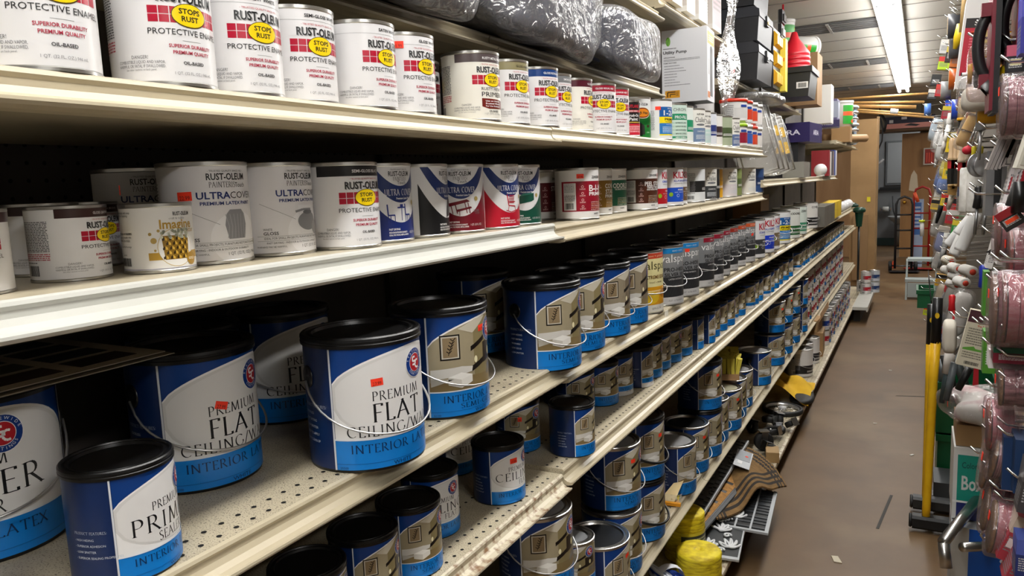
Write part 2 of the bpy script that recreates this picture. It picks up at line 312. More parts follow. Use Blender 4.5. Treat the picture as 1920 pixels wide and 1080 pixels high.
def swlabel(r, h, kind, white_base=False, tone=0, back=False):
    L = Label(r); k = r/.084; z = (h-.0125*k)/.1715; S = 1.134*r; S2 = 1.5*r; SC_ = .436*r; X = lambda v: (v+.0117)*k; Q = lambda v: v*k; T = lambda v: v*z
    b0 = T(.0045); bt = T(.046); N = 24
    ss = [-S+(S+S2)*i/N for i in range(N+1)]
    top = [(s, T(.12+.043*max(0, 1-((s-SC_)/((S+SC_) if s < SC_ else (S2-SC_)))**2)**.75)) for s in ss]
    sideT = T(.17)
    L.rect(-S, S2, bt, sideT, TOPBLUE, 1)
    L.strip([(s, t+T(.0028)) for s, t in top], [(s, bt) for s in ss], '#f2f2f2', 2)
    wall = ['#a2977c', '#968a74'][tone]; wall2 = ['#8a7d58', '#7d705c'][tone]
    if kind in ('semi', 'base'):
        mid = X(-.026)
        L.strip(top, [(s, bt) for s in ss], wall, 3)
        L.strip([(s, t) for s, t in top if s >= mid-.003], [(s, bt) for s, t in top if s >= mid-.003], wall2, 4)
        L.poly([(X(-.055), T(.148)), (mid, T(.138)), (X(.012), T(.1615)), (X(-.02), T(.1605))], '#cdc6b4', 5)
        L.rect(X(-.087), X(-.052), T(.098), T(.1395), '#171310', 5); L.rect(X(-.0845), X(-.0545), T(.1005), T(.137), '#c9c3b4', 6); L.rect(X(-.082), X(-.057), T(.1025), T(.135), '#8f7c5e', 7)
        L.line([(X(-.073), T(.106)), (X(-.069), T(.117)), (X(-.064), T(.131))], Q(.001), '#241c14', 8)
        for i in range(5):
            y = .110+.005*i; x = -.072+.0018*i
            L.line([(X(x), T(y)), (X(x-.004), T(y+.003))], Q(.0016), '#241c14', 8); L.line([(X(x+.001), T(y)), (X(x+.005), T(y+.004))], Q(.0016), '#241c14', 8)
        L.poly([(X(-.107), T(.062)), (X(-.03), T(.068)), (S2, T(.06)), (S2, bt), (X(-.107), bt)], '#83704a', 5)
        L.poly([(X(-.031), T(.108)), (X(.005), T(.122)), (X(.005), T(.130)), (X(-.031), T(.116))], '#1b1613', 6)
        L.poly([(X(.002), T(.083)), (X(.05), T(.09)), (X(.05), T(.122)), (X(.002), T(.118))], '#2b241d', 5)
        L.poly([(X(-.03), T(.074)), (X(.006), T(.086)), (X(.006), T(.095)), (X(-.03), T(.083))], '#1d1815', 6)
        L.poly([(X(.01), T(.062)), (X(.085), T(.062)), (X(.075), T(.085)), (X(.02), T(.08))], '#6f675a', 6)
        L.ell(X(-.02), T(.093), Q(.004), T(.006), '#efe7c0', 7, 12); L.ell(X(.025), T(.1), Q(.005), T(.008), '#d8cf9c', 7, 12)
        L.poly([(X(-.1045), T(.066)), (X(-.03), T(.075)), (X(-.028), T(.083)), (X(-.05), T(.086)), (X(-.1045), T(.083))], '#d6d3cc', 7)
        L.poly([(X(-.1045), T(.055)), (X(-.065), T(.066)), (X(-.1045), T(.068))], '#bdb8ad', 8)
        L.poly([(X(-.075), T(.057)), (X(-.052), T(.050)), (X(-.052), T(.064)), (X(-.075), T(.070))], '#cfcbc2', 8); L.poly([(X(-.052), T(.050)), (X(-.03), T(.058)), (X(-.03), T(.07)), (X(-.052), T(.064))], '#e6e3dc', 8)
        L.poly([(X(-.075), T(.070)), (X(-.052), T(.064)), (X(-.03), T(.07)), (X(-.052), T(.076))], '#f0eee8', 8)
    else:
        oval = [(s, max(bt, T(.092)-T(.044)*(max(0, 1-((s-.18*r)/(1.32*r))**2))**.5)) for s in ss]
        L.strip(top, oval, '#dcdbd9', 3)
        L.strip([((s-.18*r)*.96+.18*r, t-T(.003)) for s, t in top], [((s-.18*r)*.96+.18*r, t+T(.002)) for s, t in oval], PAPER, 4)
        K = '#15171b'
        if kind == 'flat':
            L.text('PREMIUM', 0, T(.0975), T(.0125), K, Q(.0806), rom=True, ly=5); L.text('FLAT', 0, T(.0685), T(.0245), K, Q(.082), rom=True, ly=5, wt=1.15); L.text('CEILING/WALL', 0, T(.0495), T(.0145), K, Q(.155), rom=True, ly=5)
        elif kind == 'primer':
            L.text('PREMIUM', 0, T(.106), T(.013), K, Q(.077), rom=True, ly=5); L.text('PRIMER', 0, T(.073), T(.026), K, Q(.148), rom=True, ly=5, wt=.9); L.text('SEALER', 0, T(.054), T(.0145), K, Q(.062), rom=True, ly=5)
        else:
            L.text('PREMIUM', 0, T(.104), T(.013), K, Q(.077), rom=True, ly=5); L.text('CEILING', 0, T(.075), T(.024), K, Q(.162), rom=True, ly=5, wt=.9); L.text('FLAT', Q(.026), T(.056), T(.0145), K, Q(.05), rom=True, ly=5)
    # round maker's mark
    cy = T(.1375); R = Q(.0215); cx_ = SC_
    L.ell(cx_, cy, R, R, '#f0f0f0', 8); L.ell(cx_, cy, R*.96, R*.96, '#123a86', 9); L.ell(cx_, cy, R*.64, R*.64, '#e8e8ea', 10); L.ell(cx_, cy, R*.6, R*.6, '#b3202b', 11)
    L.line([(cx_+x*R, cy+y*R) for x, y in [(.0, .38), (-.3, .38), (-.3, .1), (.05, .1), (.05, -.12), (-.32, -.12)]], R*.13, '#f4f2f2', 12)
    L.line([(cx_+x*R, cy+y*R) for x, y in arc(.22, -.12, .24, .26, 60, 300, 9)], R*.13, '#f4f2f2', 12)
    for w, a0, sg in (('STATEWIDE', 160, -1), ('COATINGS', 215, 1)):
        n = len(w)
        for i, ch in enumerate(w):
            a = math.radians(a0+sg*(140 if sg < 0 else 110)*i/(n-1)); L.text(ch, cx_+R*.79*math.cos(a), cy+R*.79*math.sin(a)-(R*.07 if sg < 0 else R*.07), R*.17, '#f0f0f2', ly=10, rot=a-PI/2 if sg < 0 else a+PI/2)
    # blue foot band
    L.rect(-S, S2, b0 if not white_base else T(.022), bt, BAND, 5 if kind in ('semi', 'base') else 5)
    L.rect(-S, S2, bt-T(.0008), bt+T(.0012), '#e8eef4', 9)
    L.text('INTERIOR LATEX', 0, T(.0275), T(.0115), '#0c2e5c', Q(.147), rom=True, ly=10)
    if kind in ('semi', 'base'): L.text('SEMI-GLOSS', Q(.006), T(.0165), T(.008), '#0c2e5c', Q(.1), rom=True, ly=10)
    L.rect(-S, S2, T(.0125), T(.0133), '#0b62ad', 8)
    if not white_base:
        L.text('WHITE' if not tone else 'BLACK', 0, T(.006), T(.0055), '#0c2e5c', Q(.03), ly=10); L.text({'flat': '25500', 'primer': 'P5100', 'ceil': '25400'}.get(kind, '32100'), X(-.096), T(.006), T(.0035), '#0c2e5c', ly=10)
    else: L.rect(-S*1.02, S2, T(.002), T(.023), '#dfdfe0', 9)
    L.rect(-S-Q(.0028), -S, b0, sideT, '#d9dde4', 9); L.rect(S2, S2+Q(.0028), b0, sideT, '#d9dde4', 9)
    sx = -S-Q(.068)
    L.text('PRODUCT FEATURES:', sx, T(.087), T(.0042), '#cfd6e2', Q(.056), rom=True, ly=3, al='l')
    for i, w in enumerate({'semi': ('- LOW HIDING', '- FAST DRYING', '- WASHABLE', '- LOW ODOR', '- LOW SPATTER'), 'primer': ('- HIGH HIDING', '- SUPERIOR ADHESION', '- LOW SPATTER', '- SUPERIOR SEALING PROPERTIES')}.get(kind, ('- ODORLESS', '- FAST DRYING', '- LOW SPATTER', '- EASY TO APPLY', '- EASY CLEAN-UP'))):
        L.text(w, sx, T(.0765-.0095*i), T(.0036), '#cfd6e2', ly=3, al='l')
    return L.mesh('can_label', .3)
KITS = {}
def kit(name):
    """shared meshes of one kind of can: [(part, mesh, [(sub-part, mesh)])]"""
    if name not in KITS:
        n, _, sc = name.partition('@'); K = make_kit(*n.split('|'))
        if sc:
            a, b = (float(v) for v in sc.split(','))
            for p, me, subs in K: me.transform(Matrix.Diagonal((a, a, b, 1)))
        KITS[name] = K
    return KITS[name]
def place(name, kitname, label, cat, loc, rz=0, group=None, extra=(), rot=None):
    o = thing(name, label, cat, loc, rz, group, rot)
    for p, me, subs in list(kit(kitname))+list(extra):
        q = ob(p, me, o)
        for sp, sm in subs: ob(sp, sm, q)
    return o
RG, HG, RQ, HQ = .084, .19, .0535, .122
def make_kit(kind, *a):
    if kind == 'sg':       # gallon in the blue house label: variant, lid
        v2, lid = a[:2]; base = 'w' in a[2:]; tone = 1 if 'b' in a[2:] else 0
        P = [('can_body', plastic_body(RG, HG, 1), [])]
        P.append(('can_lid', plastic_lid(RG, HG, 1) if lid[0] == 'p' else ring_lid(RG, HG-.012, {'m': '#8d8d8d', 'k': '#141517', 'y': '#b9b59a'}[lid[0]]), []))
        P.append(('can_label', swlabel(RG, HG, v2, base, tone), []))
        if lid[1] != '0':
            P.append(('bail_handle', bail(RG, .132, dark=lid[1] == 'd', wire=.0016 if lid[1] != 'd' else .004), []))
            P += [('handle_ear', ear(RG, .132, 100), []), ('handle_ear', ear(RG, .132, -100), [])]
        return P
    if kind == 'sq':       # quart in the blue house label
        v2, lid = a[:2]; base = 'w' in a[2:]; tone = 1 if 'b' in a[2:] else 0
        P = [('can_body', plastic_body(RQ, HQ, .64), []), ('can_lid', plastic_lid(RQ, HQ, .64) if lid[0] == 'p' else ring_lid(RQ, HQ-.006, '#7f8183'), []), ('can_label', swlabel(RQ, HQ, v2, base, tone), [])]
        if len(lid) > 1:
            m = MB(); m.box(-.004, .004, -.021, .021, HQ-.0052, HQ-.0046, mat('#cfc6b0', .7)); P.append(('lid_sticker', m.mesh('lid_sticker'), []))
        return P
    return tin_kit(kind, *a)
# ---------------------------------------------------------------- tin can labels
QR_, QH_ = .053, .124
WHT, INK, RED, NVY = '#e9e8e8', '#1b1b1d', '#b5182e', '#1c2f6e'
def rust_label(band, text, tcol, primer='', warm=0):
    L = Label(QR_); base = ['#e6e5e6', '#e9e6dc'][warm]
    L.rect(-.1665, .1665, .005, .118, base, 1)
    L.sc = (1.18, 1)
    if band: L.rect(-.0625, .0625, .1035, .118, band, 2); L.rect(-.14, -.117, .1035, .118, band, 2)
    else: L.rect(-.072, .072, .1043, .1047, '#8a8a8a', 2)
    if text: L.text(text, .004, .1085, .0042, tcol, w=min(.046, .0032*len(text)), bold=True)
    L.text('- TRUSTED QUALITY SINCE 1921 -', 0, .0985, .0022, RED, w=.046)
    L.text('RUST-OLEUM', .0012, .0848, .0105, '#9a9a9a', w=.057, bold=True, ly=3); L.text('RUST-OLEUM', 0, .0855, .0105, INK, w=.057, bold=True)
    for i in range(8):
        for j in range(2): L.rect(-.036+.009*i, -.0278+.009*i, .0645+.0085*j, .0723+.0085*j, '#b01030', 2)
    L.ell(0, .0728, .0172, .0124, '#4a3a12', 3); L.ell(0, .0730, .0163, .0115, '#f4d20f', 4)
    L.text('STOPS', 0, .0745, .0055, INK, w=.0205, bold=True, ly=5); L.text('RUST', 0, .0668, .0055, INK, w=.0165, bold=True, ly=5)
    if primer:
        L.text('RUSTY METAL', 0, .0545, .0055, INK, w=.044); L.text('PRIMER', 0, .0435, .0085, INK, w=.044)
        L.poly([(-.022, .0405), (.03, .038), (.03, .023), (-.01, .022), (-.022, .026)], '#6e1d14', 3)
        for i, w in enumerate(('Use on Heavily', 'Rusted Metal', 'For Use Outdoors')): L.text(w, 0, .0345-.0045*i, .0028, WHT, w=.032, bold=True)
    else:
        L.text('PROTECTIVE ENAMEL', 0, .0525, .0062, INK, w=.074); L.rect(-.009, .009, .0465, .0468, '#777777', 2)
        L.text('SUPERIOR DURABILITY', 0, .0395, .0036, '#b03048', w=.042, bold=True); L.text('PREMIUM QUALITY', 0, .033, .0036, '#b03048', w=.036, bold=True)
    L.text('OIL-BASED', 0, .0225 if not primer else .0165, .0034, '#3a3a3c', w=.02, bold=True); L.text('1 QT. (32 FL. OZ.) 946 mL', 0, .012, .003, '#8d8d90', w=.036)
    L.text('DANGER!', -.046, .0275, .0036, '#77777a', w=.0145); L.text('COMBUSTIBLE LIQUID AND VAPOR.', -.046, .0228, .0032, '#77777a', w=.042); L.text('HARMFUL OR FATAL IF SWALLOWED.', -.046, .0186, .0032, '#77777a', w=.042); L.text('See other cautions on back panel.', -.046, .0155, .0022, '#8a8a8c', w=.027)
    L.para(-.112, -.0715, .1, .05, 19, '#58585b'); L.para(-.112, -.0715, .048, .036, 4, '#b84a58'); L.para(-.112, -.09, .034, .031, 1, '#58585b'); L.bars(-.108, -.088, .011, .028)
    return L.mesh('can_label', .28)
def ultra_white(item=''):
    L = Label(QR_); L.rect(-.1665, .1665, .005, .118, '#e2e0e2', 1); L.sc = (1.22, 1)
    L.text('- TRUSTED QUALITY SINCE 1921 -', 0, .111, .0022, INK, w=.04); L.text('RUST-OLEUM', 0, .1015, .008, INK, w=.043, bold=True); L.text("PAINTER'S", -.006, .0925, .0065, INK, w=.027, rom=True); L.text('Touch', .0145, .0925, .006, INK, w=.014)
    L.text('ULTRA', -.0155, .079, .0085, NVY, w=.033, bold=True); L.text('COVER', .018, .079, .0085, '#39393c', w=.034); L.text('PREMIUM LATEX PAINT', 0, .0715, .0042, NVY, w=.058, bold=True)
    L.ell(.008, .03, .03, .033, '#ecebee', 2); L.poly([(-.004, .03), (.016, .03), (.019, .047), (.017, .06), (.013, .0655), (-.001, .0655), (-.005, .06), (-.007, .047)], '#8f8f93', 3)
    for i in range(6): L.line([(-.005+.004*i, .031), (-.003+.0035*i, .045), (-.006+.0045*i, .06)], .0007, '#a9a9ad', 4)
    if item: L.rect(-.008, .02, .029, .0665, '#e6e5e8', 5); L.ell(.006, .045, .0155, .0125, '#86868a', 6); L.ell(.006, .057, .008, .003, '#6c6c70', 7); L.line([(-.012, .058), (-.002, .0605), (.012, .0605)], .003, '#8f8f93', 7); L.ell(.02, .036, .008, .0095, '#97979b', 7)
    L.line([(-.05, .07), (-.012, .048)], .0004, '#777777', 3); L.rect(-.055, .045, .0268, .0271, '#6a6a6c', 3); L.rect(-.055, .045, .0208, .0211, '#6a6a6c', 3)
    L.text('WHITE', -.048, .0345, .003, '#444446', al='l', w=.0095); L.text('GLOSS', -.048, .0287, .0042, '#444446', al='l', w=.016, bold=True)
    L.text('IDEAL FOR SMALL PROJECTS, FURNITURE RESTORATION & MORE', -.005, .0228, .003, '#333335', w=.085); L.text('FAST DRYING - INDOOR & OUTDOOR DURABILITY', -.012, .0168, .0026, '#333335', w=.066); L.text('1 QT. (32 FL. OZ.) / 946 mL', .016, .0105, .004, '#505052', w=.044); L.text('WARNING! MAY BE HARMFUL.', -.04, .0118, .0024, '#666668', w=.032)
    L.ell(.044, .0245, .0045, .0045, '#c9a24a', 4, 16); L.para(-.13, -.08, .1, .03, 18, '#77777a')
    return L.mesh('can_label', .3)
def ultra_colour(col, item):
    L = Label(QR_); L.rect(-.1665, .1665, .005, .118, '#dddcdd', 1); N = 26; W_ = .062
    ss = [-W_+2*W_*i/N for i in range(N+1)]; U = lambda s, b, k=.052: min(.118, b+k*(s/.055)**2)
    L.strip([(s, U(s, .088)) for s in ss], [(s, min(U(s, .088), U(s, .062))) for s in ss], '#1b2f66', 2)
    L.strip([(s, min(.118, .031+.06*(s/.062)**2)) for s in ss], [(s, .005) for s in ss], col, 2)
    L.text('- TRUSTED QUALITY SINCE 1921 -', 0, .1125, .0022, INK, w=.036); L.text('RUST-OLEUM', 0, .1035, .0075, INK, w=.041, bold=True); L.text("PAINTERS'", 0, .096, .006, INK, w=.026, rom=True); L.text('Touch', .003, .0905, .0055, INK, w=.017)
    L.text('ULTRA COVER', 0, .0735, .0095, WHT, w=.056, rom=True, wt=1.2); L.text('Premium Latex Paint', .006, .0672, .0034, WHT, w=.03, bold=True)
    L.text('FAST DRYING', -.024, .0195, .003, WHT, al='l', w=.019, bold=True); L.text('INDOOR/OUTDOOR DURABILITY', -.024, .0148, .0026, WHT, al='l', w=.034, bold=True); L.text('IDEAL FOR WOOD, METAL & MORE', -.024, .0108, .0026, WHT, al='l', w=.036, bold=True); L.text('1 QT. (32 FL. OZ.)', .029, .0135, .0036, WHT, w=.026)
    k = {'#1a2a6c': '#22317d', '#17171a': '#222226'}.get(col, col); ln = lambda P, w=.0012: L.line(P, w, k, 4)
    if item == 'chairs':
        for o in (-.018, .014): ln([(o-.007, .06), (o-.006, .043), (o+.005, .043)], .0022); ln([(o-.006, .043), (o-.006, .031)]); ln([(o+.005, .043), (o+.005, .030)]); ln([(o-.002, .043), (o-.002, .033)])
        ln([(-.008, .0545), (.008, .0545)], .002); ln([(0, .054), (0, .034)]); ln([(-.003, .0575), (.003, .0575)], .004)
    elif item == 'armchair': L.poly([(-.004, .034), (.02, .036), (.02, .048), (.014, .064), (.004, .064), (-.002, .05)], k, 4); ln([(-.002, .036), (-.002, .026)], .002); ln([(.018, .036), (.018, .026)], .002)
    elif item == 'table':
        L.poly([(-.028, .054), (.01, .061), (.016, .057), (-.022, .049)], k, 4); L.poly([(-.01, .043), (.018, .048), (.02, .045), (-.008, .039)], k, 4)
        for x in (-.02, -.012, .006, .012): ln([(x, .055), (x+.004, .036)], .0016)
        ln([(-.004, .042), (-.004, .032)]); ln([(.015, .046), (.015, .036)])
    elif item == 'rocker':
        for i in range(6): ln([(-.008+.0008*i, .05+.0028*i), (.008+.0005*i, .05+.0028*i)], .0012)
        ln([(-.009, .066), (-.006, .045), (.012, .043)], .002); ln([(-.012, .036), (0, .032), (.016, .036)], .0016); ln([(-.005, .045), (-.008, .034)]); ln([(.011, .043), (.013, .035)]); ln([(-.004, .052), (.012, .052)], .0016)
    else: L.poly([(-.012, .045), (.014, .049), (.022, .052), (.022, .066), (.014, .064), (-.012, .06)], k, 4); L.poly([(-.012, .06), (-.004, .066), (.022, .066), (.014, .064)], '#2f6f5d', 5); L.poly([(-.02, .04), (-.006, .046), (.0, .052), (-.016, .056)], '#c9c2b4', 3)
    L.ell(.03, .0615, .0042, .0042, '#a99558', 4, 16); L.text('GLOSS', .029, .038, .0045, '#6c6c6e', w=.014); L.text('GLOSS', .032, .0345, .002, '#6c6c6e', w=.011)
    return L.mesh('can_label', .3)
def glitter_label(r=.0475, h=.094):
    L = Label(r); L.rect(-.149, .149, .005, h-.006, '#e9e8e6', 1); G = '#b8923a'
    L.text('RUST-OLEUM', .02, .0765, .0052, INK, w=.028, bold=True); L.text('craft & hobby', .012, .0715, .003, '#8e8e8e', w=.024); L.text('Imagine', .012, .0595, .0125, G, w=.05, bold=True); L.text('glitter', .033, .0535, .007, G, w=.02)
    L.rect(-.03, .05, .018, .028, G, 2); L.ell(.008, .034, .026, .026, '#d3b878', 2); L.ell(.008, .034, .0252, .0252, '#efeeec', 3)
    L.poly([(-.009, .018), (.025, .018), (.028, .05), (-.012, .05)], '#8c6a20', 4); q = random.Random(3)
    for j in range(5):
        for i in range(4):
            x = -.008+.009*i+(.0045 if j % 2 else 0); y = .0215+.0062*j
            L.poly([(x-.0032, y), (x, y+.0026), (x, y-.0022), (x-.0032, y-.003)], '#3a2a10', 5); L.poly([(x, y+.0026), (x+.0032, y), (x+.0032, y-.003), (x, y-.0022)], '#d9b04a', 5)
    for i in range(46): L.ell(q.uniform(-.012, .028), q.uniform(.047, .058), .0022, .002, q.choice(('#d8d9c4', '#b9bca4', '#e6e6d8', '#8d9180')), 6, 8)
    L.ell(.031, .0175, .009, .009, '#a9822e', 7); L.text('GOLD', .031, .016, .0034, '#f4ead0', w=.0115, bold=True, ly=8)
    for x, y, a in ((-.022, .044, .004), (-.026, .053, .0022), (-.015, .057, .002), (-.021, .031, .0016)): L.ell(x, y, a, a, '#b59a5a', 4, 14)
    L.text('Clean-up immediately with soap', -.0745, .081, .003, '#333335', w=.045); L.text('and water for cleaning', -.0745, .077, .003, '#333335', w=.036); L.text('KEEP OUT OF REACH OF CHILDREN.', -.072, .053, .0028, '#222224', w=.042, bold=True); L.text('For emergency health info', -.072, .0485, .0028, '#222224', w=.038); L.text('call 1-800-222-2222.', -.072, .044, .0028, '#222224', w=.034); L.text('For more - www.P65Warnings', -.074, .036, .0026, '#333335', w=.04); L.text('340198', -.07, .025, .002, '#333335', w=.009); L.bars(-.084, -.057, .011, .022)
    L.rect(-.149, .149, .006, .0066, '#40407a', 3)
    return L.mesh('can_label', .3)
def zins_label(col, lines, brand='ZINSSER', low='#e8e6e4', hh=1.0, sub='PRIMER'):
    L = Label(QR_); L.rect(-.1665, .1665, .005, .118, low, 1); L.rect(-.083, .1, .021, .092, col, 2)
    L.text(brand, .012, .0985, .0058, INK, w=.034, bold=True); L.ell(.036, .1, .0055, .0075, '#b03238', 3, 18); L.ell(.036, .1, .004, .006, low, 4, 18); L.ell(.036, .1, .0025, .004, '#b03238', 5, 18)
    y = .083
    for w, hh_, wd in lines: y -= hh_*1.22; L.text(w, .012, y+.0035, hh_, '#f2f0ee', w=wd, bold=True, ly=4)
    for i in range(5): L.text(('ULTIMATE STAIN BLOCKER', 'SEALS ODORS', 'SPRAY BRUSH ROLL', 'INTERIOR', 'FAST DRY')[i], .012, .041-.0045*i, .0026, '#f0c9a0' if i % 2 else '#f2e4d8', w=.04, ly=4)
    L.text('WHITE', .008, .0125, .004, INK, w=.016, bold=True)
    L.rect(-.077, -.046, .024, .088, '#d9d7d6', 3); L.para(-.075, -.048, .06, .045, 5, '#6a6a6c', 4); L.bars(-.073, -.052, .027, .041, ly=4); L.para(-.075, -.05, .086, .066, 6, '#8a8a8c', 4)
    for i in range(4): L.ell(-.03, .079-.0155*i, .003, .003, '#e9c9c4', 3, 14); L.ell(-.03, .079-.0155*i, .0022, .0022, col, 4, 14); L.para(-.037, -.023, .075-.0155*i, .0715-.0155*i, 2, '#dcb4b0', 3)
    return L.mesh('can_label', .3)
def kilz_label(col, sub, r=QR_, h=QH_, low=None):
    L = Label(r); a = r/QR_; b = h/QH_; X = lambda v: v*a; T = lambda v: v*b
    L.rect(-3.14*r, 3.14*r, T(.005), T(.118), '#e4e4e6', 1); L.rect(-3.14*r, 3.14*r, T(.014), T(.06), col, 2)
    L.text('KILZ', X(.006), T(.09), T(.021), '#b3152c', w=X(.056), bold=True); L.text(sub, X(.004), T(.078), T(.0065), '#2546b0' if col[1] != '8' else INK, w=X(.05), bold=True); L.text('INTERIOR/EXTERIOR', X(.004), T(.071), T(.003), '#3a3a3c', w=X(.042))
    L.text('PRIMER', X(.01), T(.05), T(.005), WHT, w=X(.03), bold=True); L.text('SEALER - STAINBLOCKER', X(.004), T(.043), T(.003), WHT, w=X(.044)); L.ell(X(-.004), T(.034), X(.006), T(.005), WHT, 3, 14); L.ell(X(-.004), T(.034), X(.005), T(.004), col, 4, 14); L.text('1 QUART', X(.02), T(.018), T(.0034), WHT, w=X(.02)); L.ell(X(-.03), T(.038), X(.007), T(.007), '#8ab52c', 3, 14)
    L.para(X(-.12), X(-.07), T(.1), T(.02), 20, '#6a6a70')
    return L.mesh('can_label', .3)
def chalk_label(col, name, base='#e4e2dc'):
    L = Label(QR_); L.rect(-.1665, .1665, .005, .118, base, 1); L.text('RUST-OLEUM', .002, .1, .0058, INK, w=.036, bold=True); L.text('Chalked', .002, .075, .019, '#4a4a4a', w=.05); L.ell(.002, .0665, .02, .0035, '#4b4f57', 3); L.text('ULTRA MATTE', .002, .0653, .0026, WHT, w=.026)
    L.rect(-.045, .05, .007, .055, col, 2); L.text(name, .004, .041, .005, WHT, w=min(.038, .0042*len(name)+.004), bold=True); L.para(-.02, .03, .032, .016, 5, '#cfd3d8', 3); L.text('30 FL OZ (887 mL)', .012, .0095, .003, WHT, w=.026); L.para(-.11, -.06, .1, .03, 18, '#8a8a88')
    return L.mesh('can_label', .35)
def plain_label(base, band, text='', tcol=WHT, r=QR_, h=QH_, lo=.3, hi=.62, text2=''):
    L = Label(r); a = r/QR_; L.rect(-3.14*r, 3.14*r, .005, h-.006, base, 1); L.rect(-.08*a, .08*a, h*lo, h*hi, band, 2)
    if text: L.text(text, .004*a, h*(lo+.58*(hi-lo)), h*.05, tcol, w=min(.07, .0075*len(text))*a, bold=True)
    if text2: L.text(text2, .004*a, h*.78, h*.075, INK, w=min(.066, .0085*len(text2))*a, bold=True)
    L.para(-.03*a, .036*a, h*(lo+.4*(hi-lo)), h*(lo+.05), 4, tcol, 3); L.para(-.1*a, -.06*a, h*.85, h*.25, 16, '#77777a'); L.bars(-.09*a, -.065*a, h*.1, h*.2)
    return L.mesh('can_label', .35)
def heat_label():
    L = Label(QR_); L.rect(-.1665, .1665, .005, .118, '#e3e4e4', 1); L.rect(-.1665, .1665, .005, .062, '#16732c', 2); L.ell(.0, .064, .05, .022, '#16732c', 2)
    L.text('RUST-OLEUM', 0, .098, .0075, INK, w=.045, bold=True); L.ell(.002, .077, .031, .0165, '#e8e4c8', 3); L.ell(.002, .077, .029, .0148, '#7a1c10', 4); L.ell(.002, .077, .025, .0115, '#d9851c', 5); L.text('High Heat', .002, .0735, .0085, INK, w=.042, bold=True, ly=6)
    L.poly([(-.02, .012), (.0, .01), (.0, .046), (-.008, .05), (-.022, .046)], '#0f1110', 4); L.poly([(.0, .014), (.01, .014), (.008, .04), (.0, .044)], '#2a2f2a', 4); L.rect(.018, .03, .035, .042, '#3a1a12', 4); L.text('ULTRA', .024, .0185, .004, '#cfe8cf', w=.014)
    return L.mesh('can_label', .3)
def prime123_label(r=QR_, h=QH_):
    L = Label(r); a = r/QR_; b = h/QH_; X = lambda v: v*a; T = lambda v: v*b
    L.rect(-3.14*r, 3.14*r, T(.005), T(.118), '#e6e7e8', 1); L.rect(X(-.04), X(.05), T(.07), T(.1), '#1c5aa0', 2); L.text('BULLS EYE', X(.003), T(.0935), T(.0036), WHT, w=X(.026), bold=True); L.text('1-2-3', X(.003), T(.0745), T(.0155), WHT, w=X(.058), bold=True)
    L.rect(X(-.04), X(.05), T(.051), T(.07), '#f0d818', 2); L.text('PRIMER', X(.003), T(.059), T(.0075), INK, w=X(.05), bold=True); L.text('FOR ALL SURFACES', X(.003), T(.0535), T(.0034), INK, w=X(.046), bold=True); L.rect(X(-.04), X(.05), T(.018), T(.051), '#2f78bd', 2); L.text('WATER-BASE', X(.003), T(.0455), T(.003), WHT, w=X(.04)); L.para(X(-.03), X(.035), T(.041), T(.022), 5, '#bcd6ee', 3); L.rect(X(-.04), X(.05), T(.014), T(.018), '#e5d21e', 2)
    L.para(X(-.1), X(-.055), T(.09), T(.03), 16, '#8a8a8c'); L.bars(X(-.1), X(-.07), T(.009), T(.024))
    return L.mesh('can_label', .3)
def prof_label(): 
    L = Label(QR_); G = '#1f8a62'; L.rect(-.1665, .1665, .005, .118, '#c9dcd2', 1); L.text('CHROMA', .004, .098, .0105, '#4a4f50', w=.056); L.rect(-.06, .06, .07, .09, G, 2); L.text('PRO-FILL', .006, .0745, .0095, WHT, w=.05, bold=True)
    for i in range(5): L.rect(-.05, .05, .0575-.0115*i, .064-.0115*i, G if i == 4 else '#b4cec1', 2); L.text(('INTERIOR LATEX', 'SUPPORT FOR WOOD', 'AND FLOOR SURFACES', 'IMPROVED COVERAGE', 'NEW FORMULA')[i], .006, .0585-.0115*i, .0042, WHT if i == 4 else '#3c4a44', w=.046, bold=True)
    return L.mesh('can_label', .35)
def rutland_label(r=.033, h=.1):
    L = Label(r); L.rect(-3.14*r, 3.14*r, .004, h-.005, '#1a1716', 1); L.rect(-3.14*r, 3.14*r, .006, .036, '#c21f34', 2); L.text('RUTLAND', 0, .079, .0085, '#c21f34', w=.04, bold=True); L.rect(-.03, .03, .067, .073, '#c23a44', 2); L.text('HIGH HEAT', 0, .0682, .0036, WHT, w=.03, bold=True); L.text('Brush-On', 0, .055, .0075, WHT, w=.034, bold=True); L.text('Paint', 0, .0445, .0085, WHT, w=.027, bold=True); L.para(-.025, .025, .042, .037, 1, '#d8b040'); L.para(-.025, .025, .031, .012, 4, '#f0c0c4')
    return L.mesh('can_label', .35)
